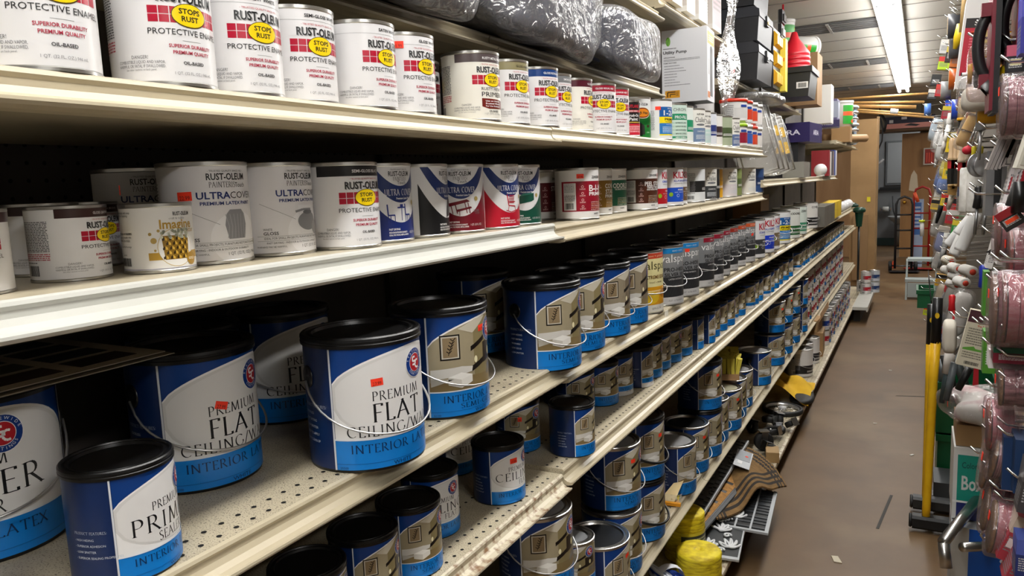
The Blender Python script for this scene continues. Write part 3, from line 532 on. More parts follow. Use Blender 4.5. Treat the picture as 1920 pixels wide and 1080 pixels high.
def valspar_label(kind):
    r, h = RG, HG; L = Label(r); s_ = kind == 'silver'
    base = '#838588' if s_ else '#e9e0a4'
    L.rect(-3.14*r, 3.14*r, .006, h-.008, base, 1)
    if s_:
        L.rect(-3.14*r, 3.14*r, .028, .092, '#2e2f32', 2); L.rect(-3.14*r, 3.14*r, .007, .028, '#c9c9ca', 2)
        for i in range(22): x = -.13+.012*i; L.line([(x, .028), (x+.03, .09)], .0012, '#3c3d40', 3)
        L.text('valspar', 0, .138, .026, '#f0f0f0', w=.12); L.text('PRO-HIDE', 0, .109, .0125, '#1d1e20', w=.092, bold=True); L.text('SILVER 500', 0, .0935, .0115, '#1d1e20', w=.088, bold=True); L.text('LATEX INTERIOR', 0, .082, .005, WHT, w=.06); L.line([(-.06, .062), (.03, .062)], .002, '#b9babc', 4); L.text('FLAT  ULTRA WHITE', .0, .014, .006, '#707073', w=.06)
    else:
        L.rect(-3.14*r, 3.14*r, .166, .182, '#c8452a', 2); L.text('paint + primer', 0, .171, .006, '#f2e0b8', w=.07); L.rect(-3.14*r, 3.14*r, .028, .082, '#d99a1a', 2); L.ell(-.02, .05, .03, .018, '#e8c02a', 3); L.ell(.035, .06, .02, .014, '#b9740f', 3); L.rect(-3.14*r, 3.14*r, .007, .028, '#e6e3d8', 2)
        L.text('valspar', 0, .134, .026, '#56542e', w=.12); L.text('EXTREME EDGE', 0, .106, .0105, '#6a4a14', w=.095, bold=True); L.text('PAINT + PRIMER', 0, .0925, .005, '#6a4a14', w=.055); L.para(-.04, .04, .072, .056, 3, '#f4e8b8'); L.text('SEMI-GLOSS', 0, .014, .006, '#70706a', w=.04)
    return L.mesh('can_label', .3)
def band_only(r, col, h=HG):
    L = Label(r); L.rect(-.05, .08, h-.024, h-.008, col, 3); L.text('PAINT + PRIMER', .01, h-.019, .005, WHT, w=.05, ly=4); return L.mesh('band_print', .3)
def tin_kit(kind, *a):
    r, h, wire = QR_, QH_, 0
    if kind == 'rust': lab = rust_label(a[0], a[1], a[2] or WHT, a[3] if len(a) > 3 else '', 1 if len(a) > 4 else 0)
    elif kind == 'ultraw': lab = ultra_white(*a)
    elif kind == 'ultra': lab = ultra_colour(*a)
    elif kind == 'glitter': r, h = .0475, .094; lab = glitter_label()
    elif kind == 'zin':
        c = a[0]; lab = zins_label(*{'red': ('#8f1327', [('B-I-N', .015, .05), ('PRIMER', .0085, .05)]), 'gold': ('#86631c', [('COVER', .012, .046), ('STAIN', .012, .044), ('PRIMER', .0085, .046)]), 'green': ('#1b5e45', [('ODORLESS', .0135, .066), ('OIL-BASE STAIN BLOCKER', .0045, .055)]), 'brown': ('#4a2413', [('PEEL STOP', .0125, .062), ('TRIPLE THICK', .0065, .05), ('HIGH BUILD PRIMER', .0042, .05)]), 'dark': ('#5a1a20', [('STAIN', .012, .044)])}[c])
    elif kind == 'kilz': lab = kilz_label(*a)
    elif kind == 'kilzg': r, h = RG, HG; lab = kilz_label(a[0], a[1], RG, HG); wire = 1
    elif kind == 'chalk': lab = chalk_label(*a)
    elif kind == 'plain': lab = plain_label(a[0], a[1], *(a[2:]))
    elif kind == 'plaing': r, h = RG, HG; lab = plain_label(a[0], a[1], a[2] if len(a) > 2 else '', a[3] if len(a) > 3 else WHT, RG, HG, .12, .42, a[4] if len(a) > 4 else ''); wire = 2
    elif kind == 'heat': lab = heat_label()
    elif kind == 'prime': lab = prime123_label()
    elif kind == 'primeg': r, h = RG, HG; lab = prime123_label(RG, HG); wire = 1
    elif kind == 'prof': lab = prof_label()
    elif kind == 'rutland': r, h = .033, .1; lab = rutland_label()
    elif kind == 'vals': r, h = RG, HG; lab = valspar_label(a[0]); wire = 1
    P = [('can_body', tin_body(r, h, '#cfcfcf'), []), ('can_lid', tin_lid(r, h) if not (kind in ('vals', 'kilzg', 'primeg')) else tin_lid(r, h, mat('#3a3a3c', .4, .6)), []), ('can_label', lab, [])]
    if kind == 'vals' and len(a) > 1: P.append(('can_band', band_only(r, a[1]), []))
    if wire:
        e = DKSTEEL if wire == 1 else BLACKP
        P += [('bail_handle', bail(r, .132, .07), []), ('handle_ear', ear(r, .132, 100, .012, e), []), ('handle_ear', ear(r, .132, -100, .012, e), [])]
    return P
# ---------------------------------------------------------------- the room
FLOORM = noisy('floor_paint', '#5b442a', '#6d5336', 3.2, .3, .7, .5, c3='#796346', scale3=1.4, bump=.05)
CEILM = noisy('ceiling_panel', '#cfcac0', '#dcd8ce', .9, .3, .7, .5, stretch=(1, .3, 1))
DARKM = noisy('board_dark', '#3c3734', '#48423e', 6)
WOODM = noisy('brown_board', '#86643f', '#9a7650', 2.5, .3, .7, .6, stretch=(3, 3, .4))
X_LEFT, X_RIGHT, Y0, Y1, ZC = -3.6, 2.4, -2.6, 14.9, 2.64
def slab(name, x0, x1, y0, y1, z0, z1, m):
    b = MB(); b.box(x0, x1, y0, y1, z0, z1, m); return struct(b.build(name))
f = slab('floor', X_LEFT, X_RIGHT, Y0, 17.4, -.08, 0, FLOORM)
c = MB(); seam = mat('#8f8b83', .7)
c.box(X_LEFT, X_RIGHT, Y0, 17.4, ZC, ZC+.08, CEILM)
y = -2.4
while y < 15:
    c.box(X_LEFT, X_RIGHT, y, y+.012, ZC-.004, ZC, seam); y += .61
c = struct(c.build('ceiling'))
slab('wall_left', X_LEFT-.1, X_LEFT, Y0, 17.4, 0, ZC, mat('#8f8b83', .8)); slab('wall_right', X_RIGHT, X_RIGHT+.1, Y0, 17.4, 0, ZC, mat('#8f8b83', .8))
slab('wall_front', X_LEFT, X_RIGHT, Y0-.1, Y0, 0, ZC, mat('#7d7a74', .8))
# vent strips between the ceiling panels
vm = mat('#5d5d5e', .5, .3)
for i, (yy, x0, x1) in enumerate(((6.45, -1.75, -.32), (8.75, -1.6, -.34), (11.3, -1.6, -.34))):
    b = MB(); b.box(x0, x1, yy, yy+.42, ZC-.012, ZC-.003, vm)
    for k in range(4): b.box(x0+.36*k, x0+.36*k+.02, yy, yy+.42, ZC-.02, ZC-.011, mat('#bdbab4', .5))
    for k in range(5): b.box(x0, x1, yy+.04+.08*k, yy+.06+.08*k, ZC-.018, ZC-.012, mat('#8a8a8a', .4, .4))
    tag(b.build('ceiling_vent'), ['louvred metal vent strip in the ceiling closest to the black tool boxes', 'louvred metal vent strip in the ceiling above the red funnel', 'louvred metal vent strip in the ceiling furthest along the lamp row'][i], 'vent', 'vents between the ceiling panels')
# fluorescent row over the aisle, two tubes per length
tube_m = mat('#ffffff', .4, emit=TUBE_E, key='lit_tube'); pan = mat('#d9d8d4', .4)
def lamp(i, x, y, lab, grp=None, pw=1):
    o = thing('fluorescent_lamp', lab, 'lamp', (x, y, TUBE_Z), 0, grp)
    b = MB(); b.box(-.085, .085, .005, 1.215, .05, .09, pan); b.prism([(-.085, .05), (-.02, .022), (.02, .022), (.085, .05)], 1.21, pan, TR(0, 1.215, 0, PI/2)); b.build('lamp_housing', o)
    for s in (-1, 1):
        b = MB(); b.tube([(s*.047, .03, 0), (s*.047, 1.19, 0)], .019, tube_m, 10); b.build('lamp_tube', o)
        b = MB(); b.box(s*.047-.008, s*.047+.008, .012, .028, -.016, .05, mat('#8d8d8d', .4)); b.box(s*.047-.008, s*.047+.008, 1.192, 1.208, -.016, .05, mat('#8d8d8d', .4)); b.build('tube_socket', o)
    d = bpy.data.lights.new('lamp_light', 'AREA'); d.shape = 'RECTANGLE'; d.size = .13; d.size_y = 1.16; d.energy = LAMP_W*pw; d.color = (1, .97, .92)
    l = ob('lamp_light', d, o, (0, .61, -.022))
for i in range(11):
    y = -1.86+1.225*i
    vis = i >= 6
    lamp(i, -.225, y, ('%s twin-tube ceiling lamp of the lit row over the aisle, counted from the near end' % ordn(i-5)) if vis else ('twin-tube ceiling lamp of the row over the aisle, %s back behind the camera side' % ordn(6-i)), 'twin-tube lamps over the aisle')
for j, xx in enumerate((-2.4, 1.5)):  # unseen lamp rows added as fill for the ceiling and the far end
    for i in range(5): lamp(0, xx, -1+3.4*i, 'unseen twin-tube fill lamp added over the next aisle on the %s, %s along' % (('far', 'near')[j], ordn(i+1)), 'fill lamps added over the next aisles', 2.5)
# ---------------------------------------------------------------- the long shelving run on the left
CREAM = noisy('shelf_cream', '#b9ae94', '#c2b79e', 5, .3, .7, .34); CREAMW = noisy('shelf_white', '#c3c3bb', '#cdcdc6', 6, .3, .7, .38)
SCUFF = noisy('shelf_scuffed', '#3f3328', '#c4b99f', 480, .34, .45, .45, detail=4, c3='#7a6a55', scale3=5)
WORN = noisy('shelf_edge_worn', '#8a6a4e', '#d2c9b2', 60, .34, .52, .45, detail=8)
HOLE = mat('#0a0908', .9); UNDER = mat('#a59d8a', .6)
def store_shelf(xl, y0, y1, z0, z1, xb, label, white=False, rows=2, worn=False, tags=0):
    o = thing('store_shelf', label, 'shelf', (0, y0, z0)); L = y1-y0-.004; e = xl-.026; k = (z1-z0)/(y1-y0)
    body = CREAMW if white else (WORN if worn else CREAM)
    SH = Matrix(((1, 0, 0, 0), (0, 1, 0, 0), (0, k, 1, 0), (0, 0, 0, 1)))
    P = lambda pts, m, b: b.prism(pts, L, m, SH @ Matrix(((1, 0, 0, 0), (0, 0, 1, .002), (0, 1, 0, 0), (0, 0, 0, 1))))
    d = MB(); P([(xb, -.03), (xb, 0), (e, 0), (e, -.004), (e-.012, -.03)], SCUFF if rows else CREAM, d)
    d.box(xb, e-.012, 0, L, -.0315, -.0302, UNDER, SH)
    q = random.Random(int(y0*100+z0*1000))
    for i in range(rows):
        n = int(L/.0254)
        for j in range(n):
            x = e-.0150-.0254*i-(.05 if i > 1 else 0); y = .012+.0254*j
            d.add([SH @ Vector((x+.0034*math.cos(t*PI/5), y+.0034*math.sin(t*PI/5), .0006)) for t in range(10)], [list(range(10))], HOLE)
    d.build('shelf_deck', o)
    c = MB(); P([(e, .0004), (e+.004, -.0015), (e+.0055, -.005), (e+.003, -.009), (e+.0028, -.016), (e+.006, -.0225), (e+.013, -.027), (e+.021, -.0285), (e+.026, -.0275), (e+.0265, -.0305), (e+.024, -.034), (e+.012, -.0365), (e-.012, -.0365), (e-.012, -.03), (e, -.006)][::-1], body, c)
    c.build('price_channel', o)
    for i in range(tags):
        t = MB(); yy = L*(.2+.6*q.random()); t.box(e+.004, e+.007, yy, yy+.03, -.022, -.004, mat('#e6e4da', .5), SH); t.build('shelf_tag', o)
    return o
BY = [.25+1.22*i for i in range(9)]
near = [ordn(i+1)+' bay from the camera' for i in range(7)]+['last bay of the run']
for i in range(8):
    y0, y1 = BY[i], BY[i+1]; n = near[i]
    if i < 3: store_shelf(-.66, y0, y1, 1.6185+(.002 if i else 0)+.003*max(0, i-1), 1.6185+(.005 if i else 0)+.003*max(0, i-1), -1.12, 'cream steel shelf holding the white enamel cans, '+n, rows=0)
    if i < 3: store_shelf(-.66, y0, y1, 1.4215 if i == 0 else 1.413+.003*(i-1), 1.419 if i == 0 else 1.416+.003*(i-1), -1.12, ('clean white' if i == 0 else 'chipped cream')+' shelf of quart tins below the enamel cans, '+n, white=i == 0, rows=0)
    store_shelf(-.66, y0, y1, 1.1145 if i == 0 else 1.106, 1.1145 if i == 0 else 1.106, -1.12, 'perforated cream shelf carrying the row of gallon cans, '+n, tags=1 if i == 1 else 0)
    store_shelf(-.66, y0, y1, .8635 if i == 0 else .873, .8635 if i == 0 else .873, -1.12, 'scuffed perforated shelf carrying the blue quart cans, '+n, rows=3 if i < 3 else 2, worn=i == 0)
    store_shelf(-.66, y0, y1, .424, .424, -1.12, 'low perforated shelf carrying the stacked gallon cans, '+n, rows=2, tags=1 if i == 2 else 0)
    o = thing('base_deck', 'bottom deck just above the floor, '+n, 'shelf', (0, y0, 0))
    b = MB(); b.box(-1.12, -.585, .002, 1.218, .112, .13, SCUFF)
    for r_ in range(2):
        for j in range(46): b.disc(.0034, .1304, HOLE, 8, cx=-.61-.0254*r_, cy=.03+.0254*j)
    b.build('deck_plate', o); b = MB(); b.prism([(-.585, .13), (-.572, .128), (-.57, .12), (-.578, .112), (-.574, .1), (-.585, .095)][::-1], 1.216, WORN, TR(0, 1.218, 0, PI/2)); b.build('deck_lip', o)
    b = MB(); b.box(-.65, -.64, .002, 1.218, 0, .11, mat('#2a2622', .7)); b.build('kick_plate', o)
    o = thing('back_panel', 'dark pegboard panel behind the shelves, '+n, 'panel', (-1.135, y0, 0)); b = MB()
    b.box(-.006, 0, .001, 1.219, .1, 2.34, DARKM)
    if i < 2:
        for a in range(46):
            for c_ in range(6): b.add([(.0006, .02+.0254*a+.0032*math.cos(t*PI/4), 1.46+.0254*c_+.0032*math.sin(t*PI/4)) for t in range(8)], [list(range(8))], HOLE)
    b.build('panel_board', o)
for i in range(9):
    b = MB(); b.box(-1.133, -1.118, BY[i]-.012, BY[i]+.012, .02, 2.36, mat('#3a3631', .5, .3)); tag(b.build('shelf_upright'), 'dark slotted upright post between the shelf bays, %s from the near end' % ordn(i+1), 'post', 'uprights of the shelving run')
# narrower upper shelves
for i, (y0, y1, z, xl, lab) in enumerate(((BY[0], BY[1], 1.825, -.8, 'narrow upper shelf under the plastic-wrapped tarps, in the bay closest to the camera'), (BY[1], BY[2], 1.825, -.8, 'narrow upper shelf under the plastic-wrapped tarps, next to the utility pump box'), (BY[1]+.01, BY[2], 2.085, -.8, 'upper cream shelf above the tarps with its end bracket showing'), (BY[2], BY[3], 2.135, -.8, 'top cream shelf holding the cartons above the utility pump box'), (BY[3], BY[4], 1.992, -.82, 'cream shelf under the black tool boxes and the yellow organizer'), (BY[4], BY[5], 1.992, -.82, 'cream shelf under the black storage bin and the red funnel'), (BY[5], BY[6], 1.90, -.8, 'high shelf under the white pail and the purple and grey carton'), (BY[6], BY[7], 1.80, -.66, 'short high shelf under the green-labelled tub near the far end'), (BY[7], BY[8], 1.80, -.66, 'last high shelf under the white plastic packs'))):
    o = store_shelf(xl, y0, y1, z, z, -1.12, lab, rows=0)
    for yy in (.015, y1-y0-.03): b = MB(); b.prism([(-1.118, -.03), (-1.118, -.1), (-1.05, -.09), (xl-.06, -.036), (xl-.06, -.03)], .004, UNDER, TR(0, yy+.004, 0, PI/2)); b.build('shelf_bracket', o)
for i in (3, 4, 5): store_shelf(-.66, BY[i], BY[i+1], 1.482, 1.482, -1.12, ('cream shelf holding the leaning silver trays', 'cream shelf holding the purple boxes and small books', 'furthest cream shelf at eye height near the back')[i-3], rows=0)
# ---------------------------------------------------------------- rows of cans
T = {"cans": [
('rust||OIL-BASED|#1b1b1d', -0.737, 0.4454, 1.6185, -6.0, 'white oil-based enamel quart at the near end of the top shelf, its top cut off', None, None),
('rust||GLOSS WHITE|#1b1b1d', -0.737, 0.5838, 1.6185, -5.0, 'white enamel quart on the top shelf, second from the near end', None, None),
('rust||FLAT WHITE|#1b1b1d', -0.7414, 0.6921, 1.6185, -6.0, 'white enamel quart on the top shelf, third from the near end', None, None),
('rust||SEMI-GLOSS WHITE|#1b1b1d', -0.7493, 0.8018, 1.6185, -7.0, 'white enamel quart marked semi-gloss on the top shelf', None, None),
('rust||SATIN WHITE|#1b1b1d', -0.737, 0.9214, 1.6185, 0.0, 'white enamel quart marked satin with a scuffed label on the top shelf', None, None),
('rust||GLOSS WHITE|#1b1b1d', -0.7405, 1.031, 1.6185, -4.0, 'white enamel quart marked gloss with a price sticker beside its top band', None, (0.053, -0.05, 0.104, 0, '11.99')),
('rust|#54494a|RUSTY METAL PRIMER|#e9e8e8|primer|warm', -0.737, 1.2417, 1.6185, -11.0, 'rusty metal primer quart with a grey-brown top band and brown flag', None, None),
('rust|#8d8562|GLOSS ALMOND|#3a3628', -0.737, 1.3616, 1.6185, -10.0, 'white enamel quart with a khaki top band on the top shelf', None, None),
('rust|#123a78|GLOSS ROYAL BLUE|#e9e8e8', -0.737, 1.5021, 1.6206, -15.0, 'white enamel quart with a royal blue top band', None, None),
('rust|#77787a|SMOKE GRAY|#e9e8e8', -0.7535, 1.6113, 1.6208, -8.0, 'white enamel quart with a grey top band and orange price sticker', None, (0.053, -0.048, 0.109, 0, '11.99')),
('rust|#4e1222|GLOSS BURGUNDY|#e9e8e8||warm', -0.7466, 1.7198, 1.6211, 8.0, 'cream enamel quart with a dark burgundy top band', None, None),
('rust|#96152f|GLOSS REGAL RED|#e9e8e8', -0.737, 1.8546, 1.6214, -42.0, 'white enamel quart with a bright red top band turned to the camera', None, None),
('rust|#b01832|SUNRISE RED|#e9e8e8', -0.7412, 1.9651, 1.6217, -34.0, 'white enamel quart with a red top band just behind the turned one', None, None),
('rust|#241416|GLOSS BLACK|#e9e8e8', -0.87, 1.2432, 1.6185, -20.0, 'white enamel quart with a black top band half hidden behind the front row', None, None),
('rutland', -0.725, 2.068, 1.622, -40.0, 'small black and red brush-on paint can on the top shelf', None, None),
('heat', -0.767, 2.2328, 1.6223, -40.0, 'high heat paint quart with a green label and orange oval', None, None),
('prime', -0.737, 2.3543, 1.6227, -14.0, 'white primer quart with a blue and yellow panel and price sticker', None, (0.053, -0.044, 0.096, 0, None)),
('prof', -0.737, 2.5276, 1.6231, -38.0, 'pale green primer quart with dark green stripes', None, None),
('plain|#dfe6e2|#1f8a62', -0.7452, 2.6375, 1.6233, 0.0, 'narrow-looking white quart with a green block label', None, None),
('chalk|#6a7f9f|COASTAL BLUE', -0.737, 2.77, 1.6237, -30.0, 'matte paint quart with a slate blue lower label on the top shelf', None, None),
('chalk|#b9d2cf|SERENITY', -0.743, 2.8806, 1.6239, -20.0, 'matte paint quart with a pale aqua lower label', None, None),
('plain|#d9dde6|#2b3a78', -0.7472, 2.9906, 1.6241, -20.0, 'white quart with a navy foot band on the top shelf', None, None),
('plain|#e4e2de|#3a2a2c', -0.7497, 3.1003, 1.6244, -10.0, 'white quart with a dark block label beside the navy-footed one', None, None),
('plain|#9fa990|#4a5a3a', -0.737, 3.2212, 1.6248, -25.0, 'sage green quart with a leafy dark label', None, None),
('chalk|#5d6f98|LINEN BLUE', -0.737, 3.3688, 1.6252, -25.0, 'matte paint quart with a grey-blue lower label next to the tubs', None, None),
('rust|#3a2320|GLOSS LEATHER BROWN|#cfc8c8@.726,.63', -0.8003, 0.4932, 1.421, 32.0, 'enamel quart with a dark brown top band turned to show its side panel', None, (0.053, 0.02, 0.092, 0, '11.99')),
('rust|#3a1d1d|GLOSS BROWN|#cfc8c8@.726,.63', -0.775, 0.3764, 1.4212, -20.0, 'enamel quart at the near edge of the second shelf, mostly cut off', None, None),
('rust|#3a2320|GLOSS BROWN|#cfc8c8@.726,.66', -0.9, 0.5257, 1.421, -6.0, 'brown-banded enamel quart behind the turned brown one', None, None),
('rust|#4a2a22|KONA BROWN|#cfc8c8@.726,.66', -0.9331, 0.5982, 1.4206, 10.0, 'brown-banded enamel quart squeezed behind the gold glitter can', None, None),
('glitter@.79,.82', -0.7614, 0.5725, 1.4208, -18.0, 'squat white glitter paint can with a gold beaded cup picture', None, None),
('ultraw', -0.7911, 0.6662, 1.4207, -8.0, 'white latex quart with a grey vase picture and an orange price sticker', None, (0.053, -0.052, 0.083, 0.02, '22.99')),
('ultraw', -0.9535, 0.6896, 1.4206, -14.0, 'white latex quart standing behind the vase can at the dark back', None, None),
('ultraw|pot', -0.7861, 0.776, 1.4205, 2.0, 'white latex quart with a grey lidded pot, beside the black-banded enamel can', None, None),
('rust|#1c1b1d|SEMI-GLOSS BLACK|#d8d8d8', -0.7526, 0.8801, 1.4202, -8.0, 'enamel quart with a black top band on the second shelf', None, None),
('ultra|#1a2a6c|chairs', -0.7683, 0.987, 1.4201, -12.0, 'latex quart with a blue foot and blue table and chairs', None, None),
('ultra|#17171a|armchair', -0.7697, 1.0973, 1.4199, 13.0, 'latex quart with a black foot and black wicker chair', None, None),
('ultra|#6e1020|table', -0.761, 1.2069, 1.4196, -47.0, 'latex quart with a dark red foot and red picnic table', None, None),
('ultra|#b3122a|rocker', -0.7444, 1.3151, 1.4193, -18.0, 'latex quart with a bright red foot and red rocking chair', None, None),
('ultra|#134a3a|trunk', -0.751, 1.4252, 1.4191, -40.0, 'latex quart with a green foot and green storage trunk', None, None),
('zin|dark', -0.86, 1.7352, 1.4133, 0.0, 'dark red stain quart in shadow behind the front row', None, None),
('plain|#6d6f6e|#54605a', -0.8, 1.8256, 1.4133, 70.0, 'grey-sided quart turned to its fine print', None, None),
('zin|red', -0.737, 1.7225, 1.4136, -20.0, 'dark red primer quart with bold white lettering and a price sticker', None, (0.053, -0.035, 0.104, 0, '37.99')),
('zin|gold', -0.782, 1.9328, 1.4139, -16.0, 'gold-brown cover stain quart', None, None),
('zin|green', -0.7798, 2.0429, 1.4141, -30.0, 'odorless primer quart with a dark green label', None, None),
('zin|brown', -0.737, 2.195, 1.4148, -34.0, 'dark brown peel-stop primer quart', None, None),
('kilz|#b01a26|ORIGINAL', -0.7407, 2.3043, 1.415, -4.0, 'primer quart with a red lower label beside the blue one', None, None),
('kilz|#1e4fc0|ALL-PURPOSE', -0.737, 2.4735, 1.4155, -26.0, 'primer quart with a bright blue lower label', None, None),
('kilz|#6a5238|RESTORATION', -0.753, 2.5806, 1.4156, -6.0, 'primer quart with a brown lower label', None, None),
('plain|#e3e6e8|#1e1e1e||#e9e8e8', -0.737, 2.7639, 1.4162, 10.0, 'plain white quart with fine black print', None, None),
('chalk|#3a3d40|CHARCOAL', -0.737, 2.9454, 1.4166, -36.0, 'matte paint quart with a charcoal lower label', None, None),
('plain|#2a2c30|#1b1d20', -0.7506, 3.054, 1.4168, 0.0, 'black quart beside the charcoal one', None, None),
('plain|#d8a01c|#c08a14', -0.763, 3.1614, 1.4169, 0.0, 'ochre yellow quart on the second shelf', None, None),
('chalk|#d9d2d6|BLUSH', -0.737, 3.3135, 1.4175, -36.0, 'matte paint quart with a pale pink lower label', None, None),
('plain|#7d8a50|#4f5f34', -0.7389, 3.4217, 1.4178, 0.0, 'olive green quart on the second shelf', None, None),
('chalk|#dfdcd4|LINEN', -0.737, 3.7325, 1.4186, -36.0, 'matte white quart close to the end of the second shelf', None, None),
('plain|#2f4a7a|#22345a', -0.737, 3.9426, 1.4191, -20.0, 'dark blue quart at the end of the second shelf', None, None),
('sg|primer|p1', -0.955, 0.4523, 1.1145, -34.0, 'gallon of primer sealer with a white label at the near left of the third shelf', None, None),
('sq|primer|ps', -0.741, 0.4808, 1.1145, 22.6, 'small primer sealer quart standing before the gallons, a paper scrap on its lid', None, None),
('sg|flat|p1', -0.893, 0.7021, 1.1145, -0.4, 'gallon of flat ceiling paint with the tilted price sticker, behind the primer quart', None, (0.084, -0.022, 0.113, -0.3, '27.99')),
('sg|flat|p1', -1.035, 0.8051, 1.1145, -6.0, 'gallon of flat ceiling paint deep in shadow under the colour chart', None, None),
('sg|flat|p1', -0.7165, 0.8587, 1.1145, -16.7, 'brightly lit gallon of flat ceiling paint at the shelf edge, price sticker near its top', None, (0.084, -0.032, 0.127, 0.05, '27.99')),
('sg|flat|p1', -1.0002, 0.9787, 1.1145, -12.0, 'gallon of flat ceiling paint behind the brightly lit one', None, None),
('sg|semi|p1', -0.745, 1.1045, 1.1145, -5.2, 'gallon of white semi-gloss with a price sticker below its lid, nearest of the photo labels', None, (0.084, 0.01, 0.148, 0.05, '31.99')),
('sg|semi|p1', -0.94, 1.5473, 1.1145, -10.0, 'gallon of semi-gloss in the dark second row', None, None),
('sg|semi|p1', -0.728, 1.4858, 1.106, -6.8, 'gallon of white semi-gloss with its round black handle boss facing out', None, None),
('sg|semi|p1', -0.745, 1.6745, 1.106, -14.0, 'gallon of white semi-gloss directly behind the one with the black boss', None, None),
('sg|semi|p1|b', -0.745, 1.8598, 1.106, -2.0, 'gallon of black-base semi-gloss, first of the two before the yellow gallon', None, None),
('sg|semi|p1|b', -0.7533, 2.0349, 1.106, -8.0, 'gallon of black-base semi-gloss touching the yellow gallon', None, None),
('vals|gold', -0.7606, 2.208, 1.106, -22.0, 'yellow and gold gallon between the blue and the grey gallons', None, None),
('vals|silver|#1c82c8', -0.7459, 2.3789, 1.106, -26.0, 'grey and black gallon with a blue top band, first of the grey row', 'grey and black gallons on the third shelf', None),
('vals|silver|#1c82c8', -0.745, 2.5741, 1.106, -34.0, 'grey and black gallon with a blue top band, second of the grey row', 'grey and black gallons on the third shelf', (0.084, -0.012, 0.158, 0, None)),
('vals|silver|#8f1830', -0.745, 2.7945, 1.106, -8.0, 'grey and black gallon with a dark red top band, third of the grey row', 'grey and black gallons on the third shelf', None),
('vals|silver|#8f1830', -0.7487, 2.9668, 1.106, -8.0, 'grey and black gallon with a dark red top band, fourth of the grey row', 'grey and black gallons on the third shelf', None),
('vals|silver|#8f1830', -0.7605, 3.1395, 1.106, -14.0, 'grey and black gallon with a dark red top band, fifth of the grey row', 'grey and black gallons on the third shelf', None),
('vals|silver|#a83020', -0.7639, 3.3109, 1.106, -14.0, 'grey and black gallon with a dark red top band, sixth of the grey row', 'grey and black gallons on the third shelf', None),
('vals|silver|#c8502a', -0.765, 3.4821, 1.106, -16.0, 'grey and black gallon with a orange top band, seventh of the grey row', 'grey and black gallons on the third shelf', None),
('vals|silver|#d05a2a', -0.7553, 3.6536, 1.106, -22.0, 'grey and black gallon with a orange top band, last of the grey row', 'grey and black gallons on the third shelf', (0.084, 0, 0.13, 0.4, None)),
('kilzg|#3a3b3e|STANDARD', -0.745, 3.8492, 1.106, -14.0, 'primer gallon with a grey lower label, after the grey gallons', None, (0.084, 0.04, 0.075, 0, None)),
('kilzg|#1e3fc8|ALL-PURPOSE', -0.745, 4.1176, 1.106, -30.0, 'primer gallon with a vivid blue lower label', None, None),
('kilzg|#7a6a50|ORIGINAL', -0.745, 4.2954, 1.106, -10.0, 'primer gallon with a tan lower label', None, None),
('primeg', -0.745, 4.6773, 1.106, -34.0, 'primer gallon with a blue label and yellow foot stripe', None, None),
('plaing|#dcded8|#1f5a2c|ODORLESS|#e9e8e8|ODORLESS', -0.745, 5.0843, 1.106, -30.0, 'gallon with a dark green lower label', None, None),
('plaing|#d5e0d8|#3f8a68|PRO|#e9e8e8|ZERO', -0.745, 5.4216, 1.106, -34.0, 'gallon with a pale green label', None, None),
('plaing|#dedcd8|#18181a|STAIN|#e9e8e8|COVER', -0.745, 6.0305, 1.106, -34.0, 'gallon with a black lower label on the third shelf', None, None),
('sq|ceil|p', -0.7551, 1.3117, 0.8635, -12.4, 'quart of ceiling paint alone near the edge of the fourth shelf, price sticker up high', None, (0.0535, -0.012, 0.09, 0, '17.99')),
('sq|ceil|p', -0.8, 1.1267, 0.8635, -28.0, 'quart of ceiling paint behind the lone one, half under the shelf above', None, (0.0535, 0.03, 0.094, 0, '17.99')),
('sq|ceil|p', -0.93, 1.4045, 0.8635, -4.0, 'quart of ceiling paint deepest in the gap of the fourth shelf', None, None),
('sq|semi|p', -0.845, 1.5694, 0.873, -30.0, 'quart of semi-gloss with a price sticker standing back in the dark gap', None, (0.0535, -0.028, 0.084, 0, '17.99')),
('sq|semi|ps', -0.7119, 1.5933, 0.873, 6.4, 'semi-gloss quart with a paper scrap on its black lid, first of the long row', None, None),
('sq|semi|p', -0.83, 1.8868, 0.873, -26.0, '{1} blue quart of the fourth shelf row, counted from the scrap-lidded one', 'blue quarts in the long row', None),
('sq|semi|p', -0.8001, 1.9945, 0.873, -22.0, '{2} blue quart of the fourth shelf row, counted from the scrap-lidded one', 'blue quarts in the long row', None),
('sq|semi|p|b|w', -0.7948, 2.107, 0.873, -4.0, '{3} blue quart of the fourth shelf row, counted from the scrap-lidded one', 'blue quarts in the long row', None),
('sq|semi|p|b|w', -0.7674, 2.2165, 0.873, 14.0, '{4} blue quart of the fourth shelf row, counted from the scrap-lidded one', 'blue quarts in the long row', None),
('sq|semi|p', -0.7731, 2.3302, 0.873, -20.0, '{5} blue quart of the fourth shelf row, counted from the scrap-lidded one', 'blue quarts in the long row', None),
('sq|semi|p|b', -0.7778, 2.4431, 0.873, -14.0, '{6} blue quart of the fourth shelf row, counted from the scrap-lidded one', 'blue quarts in the long row', None),
('sq|semi|p', -0.7719, 2.5553, 0.873, -28.0, '{7} blue quart of the fourth shelf row, counted from the scrap-lidded one', 'blue quarts in the long row', None),
('sq|semi|p', -0.7639, 2.6688, 0.873, -16.0, '{8} blue quart of the fourth shelf row, counted from the scrap-lidded one', 'blue quarts in the long row', None),
('sq|semi|p', -0.7506, 2.7812, 0.873, 26.0, '{9} blue quart of the fourth shelf row, counted from the scrap-lidded one', 'blue quarts in the long row', None),
('sq|semi|p|b', -0.735, 2.8974, 0.873, 22.0, '{10} blue quart of the fourth shelf row, counted from the scrap-lidded one', 'blue quarts in the long row', None),
